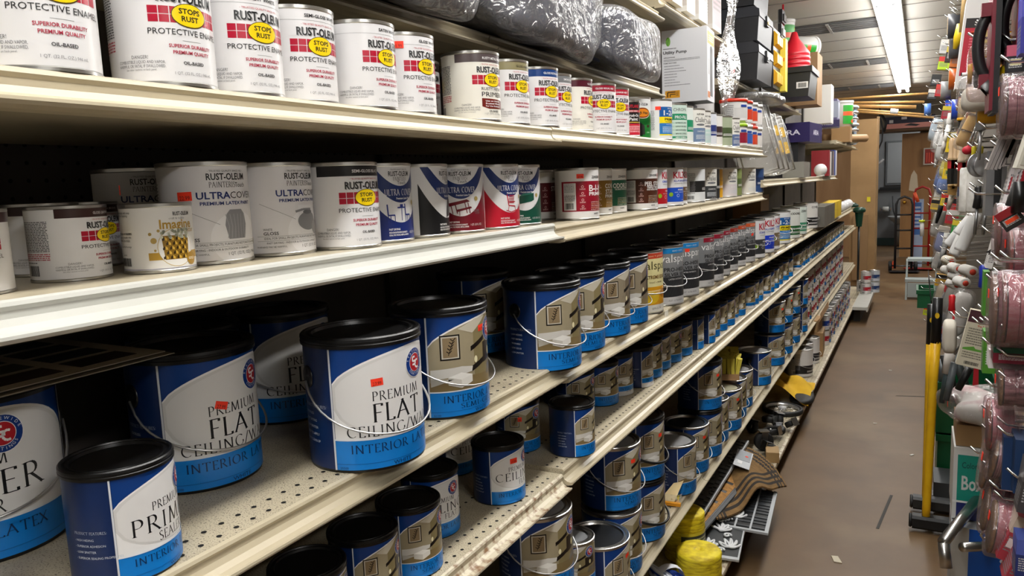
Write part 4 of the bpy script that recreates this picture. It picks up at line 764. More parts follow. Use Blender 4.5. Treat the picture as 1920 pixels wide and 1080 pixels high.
('sq|semi|p', -0.745, 3.0217, 0.873, -14.0, '{11} blue quart of the fourth shelf row, counted from the scrap-lidded one', 'blue quarts in the long row', None),
('sq|semi|p', -0.745, 3.1569, 0.873, -12.0, '{12} blue quart of the fourth shelf row, counted from the scrap-lidded one', 'blue quarts in the long row', None),
('sq|semi|p', -0.74, 3.2791, 0.873, -18.0, '{13} blue quart of the fourth shelf row, counted from the scrap-lidded one', 'blue quarts in the long row', None),
('sq|semi|p|w', -0.7476, 3.3922, 0.873, -8.0, '{14} blue quart of the fourth shelf row, counted from the scrap-lidded one', 'blue quarts in the long row', None),
('sq|semi|p', -0.745, 3.5332, 0.873, -14.0, '{15} blue quart of the fourth shelf row, counted from the scrap-lidded one', 'blue quarts in the long row', None),
('sq|semi|p|w', -0.74, 3.7386, 0.873, -28.0, '{16} blue quart of the fourth shelf row, counted from the scrap-lidded one', 'blue quarts in the long row', None),
('sq|semi|p', -0.745, 3.8638, 0.873, -8.0, '{17} blue quart of the fourth shelf row, counted from the scrap-lidded one', 'blue quarts in the long row', None),
('sq|semi|p', -0.7444, 3.9762, 0.873, 22.0, '{18} blue quart of the fourth shelf row, counted from the scrap-lidded one', 'blue quarts in the long row', None),
('sq|semi|p|w', -0.735, 4.1425, 0.873, -18.0, '{19} blue quart of the fourth shelf row, counted from the scrap-lidded one', 'blue quarts in the long row', None),
('sq|semi|p', -0.74, 4.2915, 0.873, 26.0, '{20} blue quart of the fourth shelf row, counted from the scrap-lidded one', 'blue quarts in the long row', None),
('sq|semi|p', -0.74, 4.4532, 0.873, -8.0, '{21} blue quart of the fourth shelf row, counted from the scrap-lidded one', 'blue quarts in the long row', None),
('sq|semi|p', -0.745, 4.6202, 0.873, -16.0, '{22} blue quart of the fourth shelf row, counted from the scrap-lidded one', 'blue quarts in the long row', None),
('sq|semi|p', -0.74, 4.8119, 0.873, -20.0, '{23} blue quart of the fourth shelf row, counted from the scrap-lidded one', 'blue quarts in the long row', None),
('sq|semi|p', -0.74, 4.9887, 0.873, 12.0, '{24} blue quart of the fourth shelf row, counted from the scrap-lidded one', 'blue quarts in the long row', None),
('sq|semi|p|w', -0.74, 5.3803, 0.873, -18.0, '{25} blue quart of the fourth shelf row, counted from the scrap-lidded one', 'blue quarts in the long row', None),
('sq|semi|p|w', -0.745, 5.498, 0.873, -16.0, '{26} blue quart of the fourth shelf row, counted from the scrap-lidded one', 'blue quarts in the long row', None),
('sq|semi|p', -0.745, 5.616, 0.873, -4.0, '{27} blue quart of the fourth shelf row, counted from the scrap-lidded one', 'blue quarts in the long row', None),
('sq|semi|p', -0.745, 5.734, 0.873, -22.0, '{28} blue quart of the fourth shelf row, counted from the scrap-lidded one', 'blue quarts in the long row', None),
('sq|semi|p', -0.745, 5.852, 0.873, 12.0, '{29} blue quart of the fourth shelf row, counted from the scrap-lidded one', 'blue quarts in the long row', None),
('sq|semi|p|w', -0.745, 5.97, 0.873, -12.0, '{30} blue quart of the fourth shelf row, counted from the scrap-lidded one', 'blue quarts in the long row', None),
('sq|semi|p', -0.745, 6.088, 0.873, -16.0, '{31} blue quart of the fourth shelf row, counted from the scrap-lidded one', 'blue quarts in the long row', None),
('sq|semi|p', -0.745, 6.206, 0.873, -4.0, '{32} blue quart of the fourth shelf row, counted from the scrap-lidded one', 'blue quarts in the long row', None),
('sq|semi|p', -0.745, 6.324, 0.873, -22.0, '{33} blue quart of the fourth shelf row, counted from the scrap-lidded one', 'blue quarts in the long row', None),
('sq|semi|p|w', -0.745, 6.442, 0.873, 12.0, '{34} blue quart of the fourth shelf row, counted from the scrap-lidded one', 'blue quarts in the long row', None),
('sq|semi|p', -0.745, 6.56, 0.873, -12.0, '{35} blue quart of the fourth shelf row, counted from the scrap-lidded one', 'blue quarts in the long row', None),
('sq|semi|p', -0.745, 6.678, 0.873, -16.0, '{36} blue quart of the fourth shelf row, counted from the scrap-lidded one', 'blue quarts in the long row', None),
('sq|semi|p', -0.745, 6.796, 0.873, -4.0, '{37} blue quart of the fourth shelf row, counted from the scrap-lidded one', 'blue quarts in the long row', None),
('sq|semi|p|w', -0.745, 6.914, 0.873, -22.0, '{38} blue quart of the fourth shelf row, counted from the scrap-lidded one', 'blue quarts in the long row', None),
('sq|semi|p', -0.745, 7.032, 0.873, 12.0, '{39} blue quart of the fourth shelf row, counted from the scrap-lidded one', 'blue quarts in the long row', None),
('sq|semi|p', -0.745, 7.15, 0.873, -12.0, '{40} blue quart of the fourth shelf row, counted from the scrap-lidded one', 'blue quarts in the long row', None),
('sq|semi|p', -0.745, 7.268, 0.873, -16.0, '{41} blue quart of the fourth shelf row, counted from the scrap-lidded one', 'blue quarts in the long row', None),
('sq|semi|p|w', -0.745, 7.386, 0.873, -4.0, '{42} blue quart of the fourth shelf row, counted from the scrap-lidded one', 'blue quarts in the long row', None),
('sq|semi|p', -0.745, 7.504, 0.873, -22.0, '{43} blue quart of the fourth shelf row, counted from the scrap-lidded one', 'blue quarts in the long row', None),
('sq|semi|p', -0.745, 7.622, 0.873, 12.0, '{44} blue quart of the fourth shelf row, counted from the scrap-lidded one', 'blue quarts in the long row', None),
('sq|semi|p', -0.745, 7.74, 0.873, -12.0, '{45} blue quart of the fourth shelf row, counted from the scrap-lidded one', 'blue quarts in the long row', None),
('sq|semi|p|w', -0.745, 7.858, 0.873, -16.0, '{46} blue quart of the fourth shelf row, counted from the scrap-lidded one', 'blue quarts in the long row', None),
('sq|semi|p', -0.745, 7.976, 0.873, -4.0, '{47} blue quart of the fourth shelf row, counted from the scrap-lidded one', 'blue quarts in the long row', None),
('sq|semi|p', -0.745, 8.094, 0.873, -22.0, '{48} blue quart of the fourth shelf row, counted from the scrap-lidded one', 'blue quarts in the long row', None),
('sq|semi|p', -0.745, 8.212, 0.873, 12.0, '{49} blue quart of the fourth shelf row, counted from the scrap-lidded one', 'blue quarts in the long row', None),
('sq|semi|p|w', -0.745, 8.33, 0.873, -12.0, '{50} blue quart of the fourth shelf row, counted from the scrap-lidded one', 'blue quarts in the long row', None),
('sq|semi|p', -0.745, 8.448, 0.873, -16.0, '{51} blue quart of the fourth shelf row, counted from the scrap-lidded one', 'blue quarts in the long row', None),
('sq|semi|p', -0.745, 8.566, 0.873, -4.0, '{52} blue quart of the fourth shelf row, counted from the scrap-lidded one', 'blue quarts in the long row', None),
('sq|semi|p', -0.745, 8.684, 0.873, -22.0, '{53} blue quart of the fourth shelf row, counted from the scrap-lidded one', 'blue quarts in the long row', None),
('sq|semi|p', -0.9098, 1.9667, 0.873, -13.0, '{1} quart of the shadowed second row, fourth shelf, from the near end', 'quarts in the shadowed second row', None),
('sq|semi|p', -0.9065, 2.0999, 0.873, -13.0, '{2} quart of the shadowed second row, fourth shelf, from the near end', 'quarts in the shadowed second row', None),
('sq|semi|p', -0.8945, 2.2106, 0.873, -13.0, '{3} quart of the shadowed second row, fourth shelf, from the near end', 'quarts in the shadowed second row', None),
('sq|semi|p', -0.8848, 2.3236, 0.873, -13.0, '{4} quart of the shadowed second row, fourth shelf, from the near end', 'quarts in the shadowed second row', None),
('sq|semi|p', -0.8872, 2.4673, 0.873, -13.0, '{5} quart of the shadowed second row, fourth shelf, from the near end', 'quarts in the shadowed second row', None),
('sq|semi|p', -0.8797, 2.5827, 0.873, -13.0, '{6} quart of the shadowed second row, fourth shelf, from the near end', 'quarts in the shadowed second row', None),
('sq|semi|p', -0.872, 2.695, 0.873, -13.0, '{7} quart of the shadowed second row, fourth shelf, from the near end', 'quarts in the shadowed second row', None),
('sq|semi|p', -0.872, 2.83, 0.873, -13.0, '{8} quart of the shadowed second row, fourth shelf, from the near end', 'quarts in the shadowed second row', None),
('sq|semi|p', -0.872, 2.965, 0.873, -13.0, '{9} quart of the shadowed second row, fourth shelf, from the near end', 'quarts in the shadowed second row', None),
('sq|semi|p', -0.872, 3.1, 0.873, -13.0, '{10} quart of the shadowed second row, fourth shelf, from the near end', 'quarts in the shadowed second row', None),
('sq|semi|p', -0.872, 3.235, 0.873, -13.0, '{11} quart of the shadowed second row, fourth shelf, from the near end', 'quarts in the shadowed second row', None),
('sq|semi|p', -0.872, 3.37, 0.873, -13.0, '{12} quart of the shadowed second row, fourth shelf, from the near end', 'quarts in the shadowed second row', None),
('sq|semi|p', -0.872, 3.505, 0.873, -13.0, '{13} quart of the shadowed second row, fourth shelf, from the near end', 'quarts in the shadowed second row', None),
('sq|semi|p', -0.872, 3.64, 0.873, -13.0, '{14} quart of the shadowed second row, fourth shelf, from the near end', 'quarts in the shadowed second row', None),
('sq|semi|p', -0.872, 3.775, 0.873, -13.0, '{15} quart of the shadowed second row, fourth shelf, from the near end', 'quarts in the shadowed second row', None),
('sq|semi|p', -0.872, 3.91, 0.873, -13.0, '{16} quart of the shadowed second row, fourth shelf, from the near end', 'quarts in the shadowed second row', None),
('sq|semi|p', -0.872, 4.045, 0.873, -13.0, '{17} quart of the shadowed second row, fourth shelf, from the near end', 'quarts in the shadowed second row', None),
('sq|semi|p', -0.872, 4.18, 0.873, -13.0, '{18} quart of the shadowed second row, fourth shelf, from the near end', 'quarts in the shadowed second row', None),
('sq|semi|p', -0.872, 4.315, 0.873, -13.0, '{19} quart of the shadowed second row, fourth shelf, from the near end', 'quarts in the shadowed second row', None),
('sq|semi|p', -0.872, 4.45, 0.873, -13.0, '{20} quart of the shadowed second row, fourth shelf, from the near end', 'quarts in the shadowed second row', None),
('sq|semi|p', -0.872, 4.585, 0.873, -13.0, '{21} quart of the shadowed second row, fourth shelf, from the near end', 'quarts in the shadowed second row', None),
('sq|semi|p', -0.872, 4.72, 0.873, -13.0, '{22} quart of the shadowed second row, fourth shelf, from the near end', 'quarts in the shadowed second row', None),
('sq|semi|p', -0.872, 4.855, 0.873, -13.0, '{23} quart of the shadowed second row, fourth shelf, from the near end', 'quarts in the shadowed second row', None),
('sq|semi|p', -0.872, 4.99, 0.873, -13.0, '{24} quart of the shadowed second row, fourth shelf, from the near end', 'quarts in the shadowed second row', None),
('sq|semi|p', -0.872, 5.125, 0.873, -13.0, '{25} quart of the shadowed second row, fourth shelf, from the near end', 'quarts in the shadowed second row', None),
('sq|semi|p', -0.752, 0.9931, 0.8635, -5.0, 'quart of white semi-gloss beside the scuffed bare patch of the fourth shelf', None, None),
('sq|semi|p', -0.752, 0.8732, 0.8635, -1.0, 'quart of white semi-gloss, second from the bottom edge of the frame on the fourth shelf', None, None),
('sq|semi|p', -0.752, 0.7508, 0.8635, -1.0, 'quart of white semi-gloss cut by the bottom edge of the frame', None, None),
('sq|semi|p', -0.752, 0.575, 0.8635, -28.0, 'quart of white semi-gloss almost wholly below the frame edge', None, None),
('sg|semi|m1', -0.745, 1.4463, 0.424, -22.0, 'gallon with a rolled metal rim tucked under the fourth shelf, lower of its stack', None, None),
('sg|semi|m1', -0.745, 1.4463, 0.6145, -19.0, 'gallon with a rolled metal rim tucked under the fourth shelf, upper of its stack', None, None),
('sq|semi|m', -0.7185, 1.5876, 0.424, -42.0, 'lower quart of the pair between the stacked gallons', None, None),
('sq|semi|m', -0.7185, 1.5876, 0.5465, -42.0, 'metal-lidded quart standing on another between the stacked gallons', None, (0.0535, -0.03, 0.088, 0, '17.99')),
('sg|semi|k1', -0.7136, 1.7311, 0.424, 10.0, 'gallon with a broad dull black lid in front of the first stacks', None, (0.084, -0.02, 0.14, 0.2, None)),
('sg|semi|m1', -0.745, 1.92, 0.424, -16.0, 'gallon with a price sticker in the first full stack, lower of its stack', None, None),
('sg|semi|m1', -0.745, 1.92, 0.6145, -13.0, 'gallon with a price sticker in the first full stack, upper of its stack', None, (0.084, -0.012, 0.135, 0, None)),
('sg|semi|pd', -0.745, 2.1424, 0.424, -8.0, 'gallon with a black strap handle in the second stack, lower of its stack', None, None),
('sg|semi|pd', -0.745, 2.1424, 0.6145, -5.0, 'gallon with a black strap handle in the second stack, upper of its stack', None, (0.084, -0.012, 0.135, 0, None)),
('sg|semi|m1', -0.745, 2.5141, 0.424, 6.0, 'single gallon with a bare metal lid beside the second stack', None, None),
('sg|semi|k1', -0.752, 2.7264, 0.424, -14.0, 'single gallon with a dark lid behind the bare metal-lidded one', None, (0.084, -0.012, 0.135, 0, None)),
('sg|semi|p1', -0.745, 2.9085, 0.424, -16.0, 'gallon in the third full stack on the low shelf, lower of its stack', None, None),
('sg|semi|p1', -0.745, 2.9085, 0.6145, -13.0, 'gallon in the third full stack on the low shelf, upper of its stack', None, (0.084, -0.012, 0.135, 0, None)),
('sg|semi|m1', -0.7577, 3.0846, 0.424, -12.0, 'low gallon just past the third stack, its lid half hidden', None, None),
('sg|semi|y1', -0.7393, 3.2596, 0.424, -16.0, 'low gallon with a pale yellow lid in front of the scrub brush', None, (0.084, -0.012, 0.135, 0, None)),
('sg|semi|m1', -0.7527, 3.4339, 0.424, -14.0, 'low gallon with a metal lid under the scrub brush', None, None),
('sg|semi|m1', -0.7579, 3.6099, 0.424, -12.0, 'low gallon with a metal lid behind the scrub brush', None, None),
('sg|semi|m1', -0.745, 4.0426, 0.424, 0.0, 'low gallon with a shiny metal lid past the scrub brush, turned a little outward', None, (0.084, -0.012, 0.135, 0, None)),
('sg|semi|m1', -0.745, 4.502, 0.424, -20.0, 'first of the four far gallon stacks before the red cans, lower of its stack', None, None),
('sg|semi|m1', -0.745, 4.502, 0.6145, -17.0, 'first of the four far gallon stacks before the red cans, upper of its stack', None, (0.084, -0.012, 0.135, 0, None)),
('sg|semi|m1', -0.745, 4.8163, 0.424, -14.0, 'second of the four far gallon stacks before the red cans, lower of its stack', None, None),
('sg|semi|m1', -0.745, 4.8163, 0.6145, -11.0, 'second of the four far gallon stacks before the red cans, upper of its stack', None, (0.084, -0.012, 0.135, 0, None)),
('sg|semi|m1', -0.745, 5.1477, 0.424, -18.0, 'third of the four far gallon stacks before the red cans, lower of its stack', None, None),
('sg|semi|m1', -0.745, 5.1477, 0.6145, -15.0, 'third of the four far gallon stacks before the red cans, upper of its stack', None, (0.084, -0.012, 0.135, 0, None)),
('sg|semi|m1', -0.745, 5.5234, 0.424, 18.0, 'last of the four far gallon stacks before the red cans, lower of its stack', None, None),
('sg|semi|m1', -0.745, 5.5234, 0.6145, 21.0, 'last of the four far gallon stacks before the red cans, upper of its stack', None, (0.084, -0.012, 0.135, 0, None)),
('plain|#d3cfcc|#9a1f2f', -0.745, 5.6784, 0.424, -20.0, 'bottom red-labelled can, {1} column of small cans on the low shelf', 'small cans stacked at the far end of the low shelf', None),
('sq|semi|m', -0.745, 5.6784, 0.5485, -8.0, 'middle blue-labelled can, {1} column of small cans on the low shelf', 'small cans stacked at the far end of the low shelf', None),
('plain|#d3cfcc|#9a1f2f', -0.745, 5.6784, 0.673, 10.0, 'upper red-labelled can, {1} column of small cans on the low shelf', 'small cans stacked at the far end of the low shelf', None),
('plain|#d3cfcc|#9a1f2f', -0.745, 5.7879, 0.424, 0.0, 'bottom red-labelled can, {2} column of small cans on the low shelf', 'small cans stacked at the far end of the low shelf', None),
('plain|#d3cfcc|#9a1f2f', -0.7454, 5.7909, 0.5485, 10.0, 'middle red-labelled can, {2} column of small cans on the low shelf', 'small cans stacked at the far end of the low shelf', None),
('sq|semi|m', -0.7454, 5.7909, 0.673, -28.0, 'upper blue-labelled can, {2} column of small cans on the low shelf', 'small cans stacked at the far end of the low shelf', None),
('plain|#d3cfcc|#9a1f2f', -0.745, 5.8974, 0.424, 10.0, 'bottom red-labelled can, {3} column of small cans on the low shelf', 'small cans stacked at the far end of the low shelf', None),
('plain|#d3cfcc|#9a1f2f', -0.7454, 5.9004, 0.5485, -20.0, 'middle red-labelled can, {3} column of small cans on the low shelf', 'small cans stacked at the far end of the low shelf', None),
('plain|#d3cfcc|#9a1f2f', -0.7458, 5.9034, 0.673, 0.0, 'upper red-labelled can, {3} column of small cans on the low shelf', 'small cans stacked at the far end of the low shelf', None),
('sq|semi|m', -0.7454, 6.0099, 0.424, -28.0, 'bottom blue-labelled can, {4} column of small cans on the low shelf', 'small cans stacked at the far end of the low shelf', None),
('plain|#d3cfcc|#9a1f2f', -0.7454, 6.0099, 0.5485, 0.0, 'middle red-labelled can, {4} column of small cans on the low shelf', 'small cans stacked at the far end of the low shelf', None),
('plain|#d3cfcc|#9a1f2f', -0.7457, 6.0129, 0.673, 10.0, 'upper red-labelled can, {4} column of small cans on the low shelf', 'small cans stacked at the far end of the low shelf', None),
('plain|#d3cfcc|#9a1f2f', -0.7457, 6.1224, 0.424, 0.0, 'bottom red-labelled can, {5} column of small cans on the low shelf', 'small cans stacked at the far end of the low shelf', None),
('sq|semi|m', -0.7457, 6.1224, 0.5485, 2.0, 'middle blue-labelled can, {5} column of small cans on the low shelf', 'small cans stacked at the far end of the low shelf', None),
('plain|#d3cfcc|#9a1f2f', -0.7457, 6.1224, 0.673, -20.0, 'upper red-labelled can, {5} column of small cans on the low shelf', 'small cans stacked at the far end of the low shelf', None),
('plain|#d3cfcc|#9a1f2f', -0.7457, 6.2319, 0.424, 10.0, 'bottom red-labelled can, {6} column of small cans on the low shelf', 'small cans stacked at the far end of the low shelf', None),
('plain|#d3cfcc|#9a1f2f', -0.7461, 6.2348, 0.5485, -20.0, 'middle red-labelled can, {6} column of small cans on the low shelf', 'small cans stacked at the far end of the low shelf', None),
('sq|semi|m', -0.7461, 6.2348, 0.673, -8.0, 'upper blue-labelled can, {6} column of small cans on the low shelf', 'small cans stacked at the far end of the low shelf', None),
('plain|#d3cfcc|#9a1f2f', -0.7457, 6.3414, 0.424, -20.0, 'bottom red-labelled can, {7} column of small cans on the low shelf', 'small cans stacked at the far end of the low shelf', None),
('plain|#d3cfcc|#9a1f2f', -0.7461, 6.3443, 0.5485, 0.0, 'middle red-labelled can, {7} column of small cans on the low shelf', 'small cans stacked at the far end of the low shelf', None),
('plain|#d3cfcc|#9a1f2f', -0.7464, 6.3473, 0.673, 10.0, 'upper red-labelled can, {7} column of small cans on the low shelf', 'small cans stacked at the far end of the low shelf', None),
('sq|semi|m', -0.746, 6.4538, 0.424, -8.0, 'bottom blue-labelled can, {8} column of small cans on the low shelf', 'small cans stacked at the far end of the low shelf', None),
('plain|#d3cfcc|#9a1f2f', -0.746, 6.4538, 0.5485, 10.0, 'middle red-labelled can, {8} column of small cans on the low shelf', 'small cans stacked at the far end of the low shelf', None),
('plain|#d3cfcc|#9a1f2f', -0.7464, 6.4568, 0.673, -20.0, 'upper red-labelled can, {8} column of small cans on the low shelf', 'small cans stacked at the far end of the low shelf', None),
('plain|#d3cfcc|#9a1f2f', -0.7464, 6.5663, 0.424, 10.0, 'bottom red-labelled can, {9} column of small cans on the low shelf', 'small cans stacked at the far end of the low shelf', None),
('sq|semi|m', -0.7464, 6.5663, 0.5485, -28.0, 'middle blue-labelled can, {9} column of small cans on the low shelf', 'small cans stacked at the far end of the low shelf', None),
('plain|#d3cfcc|#9a1f2f', -0.7464, 6.5663, 0.673, 0.0, 'upper red-labelled can, {9} column of small cans on the low shelf', 'small cans stacked at the far end of the low shelf', None),
('plain|#d3cfcc|#9a1f2f', -0.7463, 6.6758, 0.424, -20.0, 'bottom red-labelled can, {10} column of small cans on the low shelf', 'small cans stacked at the far end of the low shelf', None),
('plain|#d3cfcc|#9a1f2f', -0.7467, 6.6788, 0.5485, 0.0, 'middle red-labelled can, {10} column of small cans on the low shelf', 'small cans stacked at the far end of the low shelf', None),
('sq|semi|m', -0.7467, 6.6788, 0.673, 2.0, 'upper blue-labelled can, {10} column of small cans on the low shelf', 'small cans stacked at the far end of the low shelf', None),
('plain|#d3cfcc|#9a1f2f', -0.7463, 6.7853, 0.424, 0.0, 'bottom red-labelled can, {11} column of small cans on the low shelf', 'small cans stacked at the far end of the low shelf', None),
('plain|#d3cfcc|#9a1f2f', -0.7466, 6.7883, 0.5485, 10.0, 'middle red-labelled can, {11} column of small cans on the low shelf', 'small cans stacked at the far end of the low shelf', None),
('plain|#d3cfcc|#9a1f2f', -0.747, 6.7913, 0.673, -20.0, 'upper red-labelled can, {11} column of small cans on the low shelf', 'small cans stacked at the far end of the low shelf', None),
('sq|semi|m', -0.7466, 6.8978, 0.424, 2.0, 'bottom blue-labelled can, {12} column of small cans on the low shelf', 'small cans stacked at the far end of the low shelf', None),
('plain|#d3cfcc|#9a1f2f', -0.7466, 6.8978, 0.5485, -20.0, 'middle red-labelled can, {12} column of small cans on the low shelf', 'small cans stacked at the far end of the low shelf', None),
('plain|#d3cfcc|#9a1f2f', -0.7469, 6.9008, 0.673, 0.0, 'upper red-labelled can, {12} column of small cans on the low shelf', 'small cans stacked at the far end of the low shelf', None),
('plain|#d3cfcc|#9a1f2f', -0.7469, 7.0103, 0.424, -20.0, 'bottom red-labelled can, {13} column of small cans on the low shelf', 'small cans stacked at the far end of the low shelf', None),
('sq|semi|m', -0.7469, 7.0103, 0.5485, -8.0, 'middle blue-labelled can, {13} column of small cans on the low shelf', 'small cans stacked at the far end of the low shelf', None),
('plain|#d3cfcc|#9a1f2f', -0.7469, 7.0103, 0.673, 10.0, 'upper red-labelled can, {13} column of small cans on the low shelf', 'small cans stacked at the far end of the low shelf', None),
('plain|#d3cfcc|#9a1f2f', -0.7469, 7.1198, 0.424, 0.0, 'bottom red-labelled can, {14} column of small cans on the low shelf', 'small cans stacked at the far end of the low shelf', None),
('plain|#d3cfcc|#9a1f2f', -0.7472, 7.1228, 0.5485, 10.0, 'middle red-labelled can, {14} column of small cans on the low shelf', 'small cans stacked at the far end of the low shelf', None),
('sq|semi|m', -0.7472, 7.1228, 0.673, -28.0, 'upper blue-labelled can, {14} column of small cans on the low shelf', 'small cans stacked at the far end of the low shelf', None),
('plain|#d3cfcc|#9a1f2f', -0.7468, 7.2293, 0.424, 10.0, 'bottom red-labelled can, {15} column of small cans on the low shelf', 'small cans stacked at the far end of the low shelf', None),
('plain|#d3cfcc|#9a1f2f', -0.7472, 7.2323, 0.5485, -20.0, 'middle red-labelled can, {15} column of small cans on the low shelf', 'small cans stacked at the far end of the low shelf', None),
('plain|#d3cfcc|#9a1f2f', -0.7475, 7.2353, 0.673, 0.0, 'upper red-labelled can, {15} column of small cans on the low shelf', 'small cans stacked at the far end of the low shelf', None),
('sq|semi|m', -0.7471, 7.3418, 0.424, -28.0, 'bottom blue-labelled can, {16} column of small cans on the low shelf', 'small cans stacked at the far end of the low shelf', None),
('plain|#d3cfcc|#9a1f2f', -0.7471, 7.3418, 0.5485, 0.0, 'middle red-labelled can, {16} column of small cans on the low shelf', 'small cans stacked at the far end of the low shelf', None),
('plain|#d3cfcc|#9a1f2f', -0.7474, 7.3448, 0.673, 10.0, 'upper red-labelled can, {16} column of small cans on the low shelf', 'small cans stacked at the far end of the low shelf', None),
('plain|#d3cfcc|#9a1f2f', -0.7474, 7.4543, 0.424, 0.0, 'bottom red-labelled can, {17} column of small cans on the low shelf', 'small cans stacked at the far end of the low shelf', None),
('sq|semi|m', -0.7474, 7.4543, 0.5485, 2.0, 'middle blue-labelled can, {17} column of small cans on the low shelf', 'small cans stacked at the far end of the low shelf', None),
('plain|#d3cfcc|#9a1f2f', -0.7474, 7.4543, 0.673, -20.0, 'upper red-labelled can, {17} column of small cans on the low shelf', 'small cans stacked at the far end of the low shelf', None),
('plain|#d3cfcc|#9a1f2f', -0.7474, 7.5638, 0.424, 10.0, 'bottom red-labelled can, {18} column of small cans on the low shelf', 'small cans stacked at the far end of the low shelf', None),
('plain|#d3cfcc|#9a1f2f', -0.7477, 7.5668, 0.5485, -20.0, 'middle red-labelled can, {18} column of small cans on the low shelf', 'small cans stacked at the far end of the low shelf', None),
('sq|semi|m', -0.7477, 7.5668, 0.673, -8.0, 'upper blue-labelled can, {18} column of small cans on the low shelf', 'small cans stacked at the far end of the low shelf', None),
('plain|#d3cfcc|#9a1f2f', -0.7473, 7.6733, 0.424, -20.0, 'bottom red-labelled can, {19} column of small cans on the low shelf', 'small cans stacked at the far end of the low shelf', None),
('plain|#d3cfcc|#9a1f2f', -0.7476, 7.6763, 0.5485, 0.0, 'middle red-labelled can, {19} column of small cans on the low shelf', 'small cans stacked at the far end of the low shelf', None),
('plain|#d3cfcc|#9a1f2f', -0.7479, 7.6793, 0.673, 10.0, 'upper red-labelled can, {19} column of small cans on the low shelf', 'small cans stacked at the far end of the low shelf', None),
('sq|semi|m', -0.7476, 7.7858, 0.424, -8.0, 'bottom blue-labelled can, {20} column of small cans on the low shelf', 'small cans stacked at the far end of the low shelf', None),
('plain|#d3cfcc|#9a1f2f', -0.7476, 7.7858, 0.5485, 10.0, 'middle red-labelled can, {20} column of small cans on the low shelf', 'small cans stacked at the far end of the low shelf', None),
('plain|#d3cfcc|#9a1f2f', -0.7479, 7.7888, 0.673, -20.0, 'upper red-labelled can, {20} column of small cans on the low shelf', 'small cans stacked at the far end of the low shelf', None),
('plain|#d3cfcc|#9a1f2f', -0.7478, 7.8983, 0.424, 10.0, 'bottom red-labelled can, {21} column of small cans on the low shelf', 'small cans stacked at the far end of the low shelf', None),
('sq|semi|m', -0.7478, 7.8983, 0.5485, -28.0, 'middle blue-labelled can, {21} column of small cans on the low shelf', 'small cans stacked at the far end of the low shelf', None),
('plain|#d3cfcc|#9a1f2f', -0.7478, 7.8983, 0.673, 0.0, 'upper red-labelled can, {21} column of small cans on the low shelf', 'small cans stacked at the far end of the low shelf', None),
('plain|#d3cfcc|#9a1f2f', -0.7478, 8.0078, 0.424, -20.0, 'bottom red-labelled can, {22} column of small cans on the low shelf', 'small cans stacked at the far end of the low shelf', None),
('plain|#d3cfcc|#9a1f2f', -0.7481, 8.0108, 0.5485, 0.0, 'middle red-labelled can, {22} column of small cans on the low shelf', 'small cans stacked at the far end of the low shelf', None),
('sq|semi|m', -0.7481, 8.0108, 0.673, 2.0, 'upper blue-labelled can, {22} column of small cans on the low shelf', 'small cans stacked at the far end of the low shelf', None),
('plain|#d3cfcc|#9a1f2f', -0.7478, 8.1173, 0.424, 0.0, 'bottom red-labelled can, {23} column of small cans on the low shelf', 'small cans stacked at the far end of the low shelf', None),
('plain|#d3cfcc|#9a1f2f', -0.748, 8.1203, 0.5485, 10.0, 'middle red-labelled can, {23} column of small cans on the low shelf', 'small cans stacked at the far end of the low shelf', None),
('plain|#d3cfcc|#9a1f2f', -0.7483, 8.1232, 0.673, -20.0, 'upper red-labelled can, {23} column of small cans on the low shelf', 'small cans stacked at the far end of the low shelf', None),
('sq|semi|m', -0.748, 8.2298, 0.424, 2.0, 'bottom blue-labelled can, {24} column of small cans on the low shelf', 'small cans stacked at the far end of the low shelf', None),
('plain|#d3cfcc|#9a1f2f', -0.748, 8.2298, 0.5485, -20.0, 'middle red-labelled can, {24} column of small cans on the low shelf', 'small cans stacked at the far end of the low shelf', None),
('plain|#d3cfcc|#9a1f2f', -0.7483, 8.2328, 0.673, 0.0, 'upper red-labelled can, {24} column of small cans on the low shelf', 'small cans stacked at the far end of the low shelf', None),
('plain|#d3cfcc|#9a1f2f', -0.7482, 8.3423, 0.424, -20.0, 'bottom red-labelled can, {25} column of small cans on the low shelf', 'small cans stacked at the far end of the low shelf', None),
('sq|semi|m', -0.7482, 8.3423, 0.5485, -8.0, 'middle blue-labelled can, {25} column of small cans on the low shelf', 'small cans stacked at the far end of the low shelf', None),
('plain|#d3cfcc|#9a1f2f', -0.7482, 8.3423, 0.673, 10.0, 'upper red-labelled can, {25} column of small cans on the low shelf', 'small cans stacked at the far end of the low shelf', None),
('plain|#d3cfcc|#9a1f2f', -0.7482, 8.4518, 0.424, 0.0, 'bottom red-labelled can, {26} column of small cans on the low shelf', 'small cans stacked at the far end of the low shelf', None),
('plain|#d3cfcc|#9a1f2f', -0.7484, 8.4547, 0.5485, 10.0, 'middle red-labelled can, {26} column of small cans on the low shelf', 'small cans stacked at the far end of the low shelf', None),
('sq|semi|m', -0.7484, 8.4547, 0.673, -28.0, 'upper blue-labelled can, {26} column of small cans on the low shelf', 'small cans stacked at the far end of the low shelf', None),
('plain|#d3cfcc|#9a1f2f', -0.7481, 8.5613, 0.424, 10.0, 'bottom red-labelled can, {27} column of small cans on the low shelf', 'small cans stacked at the far end of the low shelf', None),
('plain|#d3cfcc|#9a1f2f', -0.7484, 8.5643, 0.5485, -20.0, 'middle red-labelled can, {27} column of small cans on the low shelf', 'small cans stacked at the far end of the low shelf', None),
('plain|#d3cfcc|#9a1f2f', -0.7487, 8.5672, 0.673, 0.0, 'upper red-labelled can, {27} column of small cans on the low shelf', 'small cans stacked at the far end of the low shelf', None),
('sq|semi|m', -0.7484, 8.6738, 0.424, -28.0, 'bottom blue-labelled can, {28} column of small cans on the low shelf', 'small cans stacked at the far end of the low shelf', None),
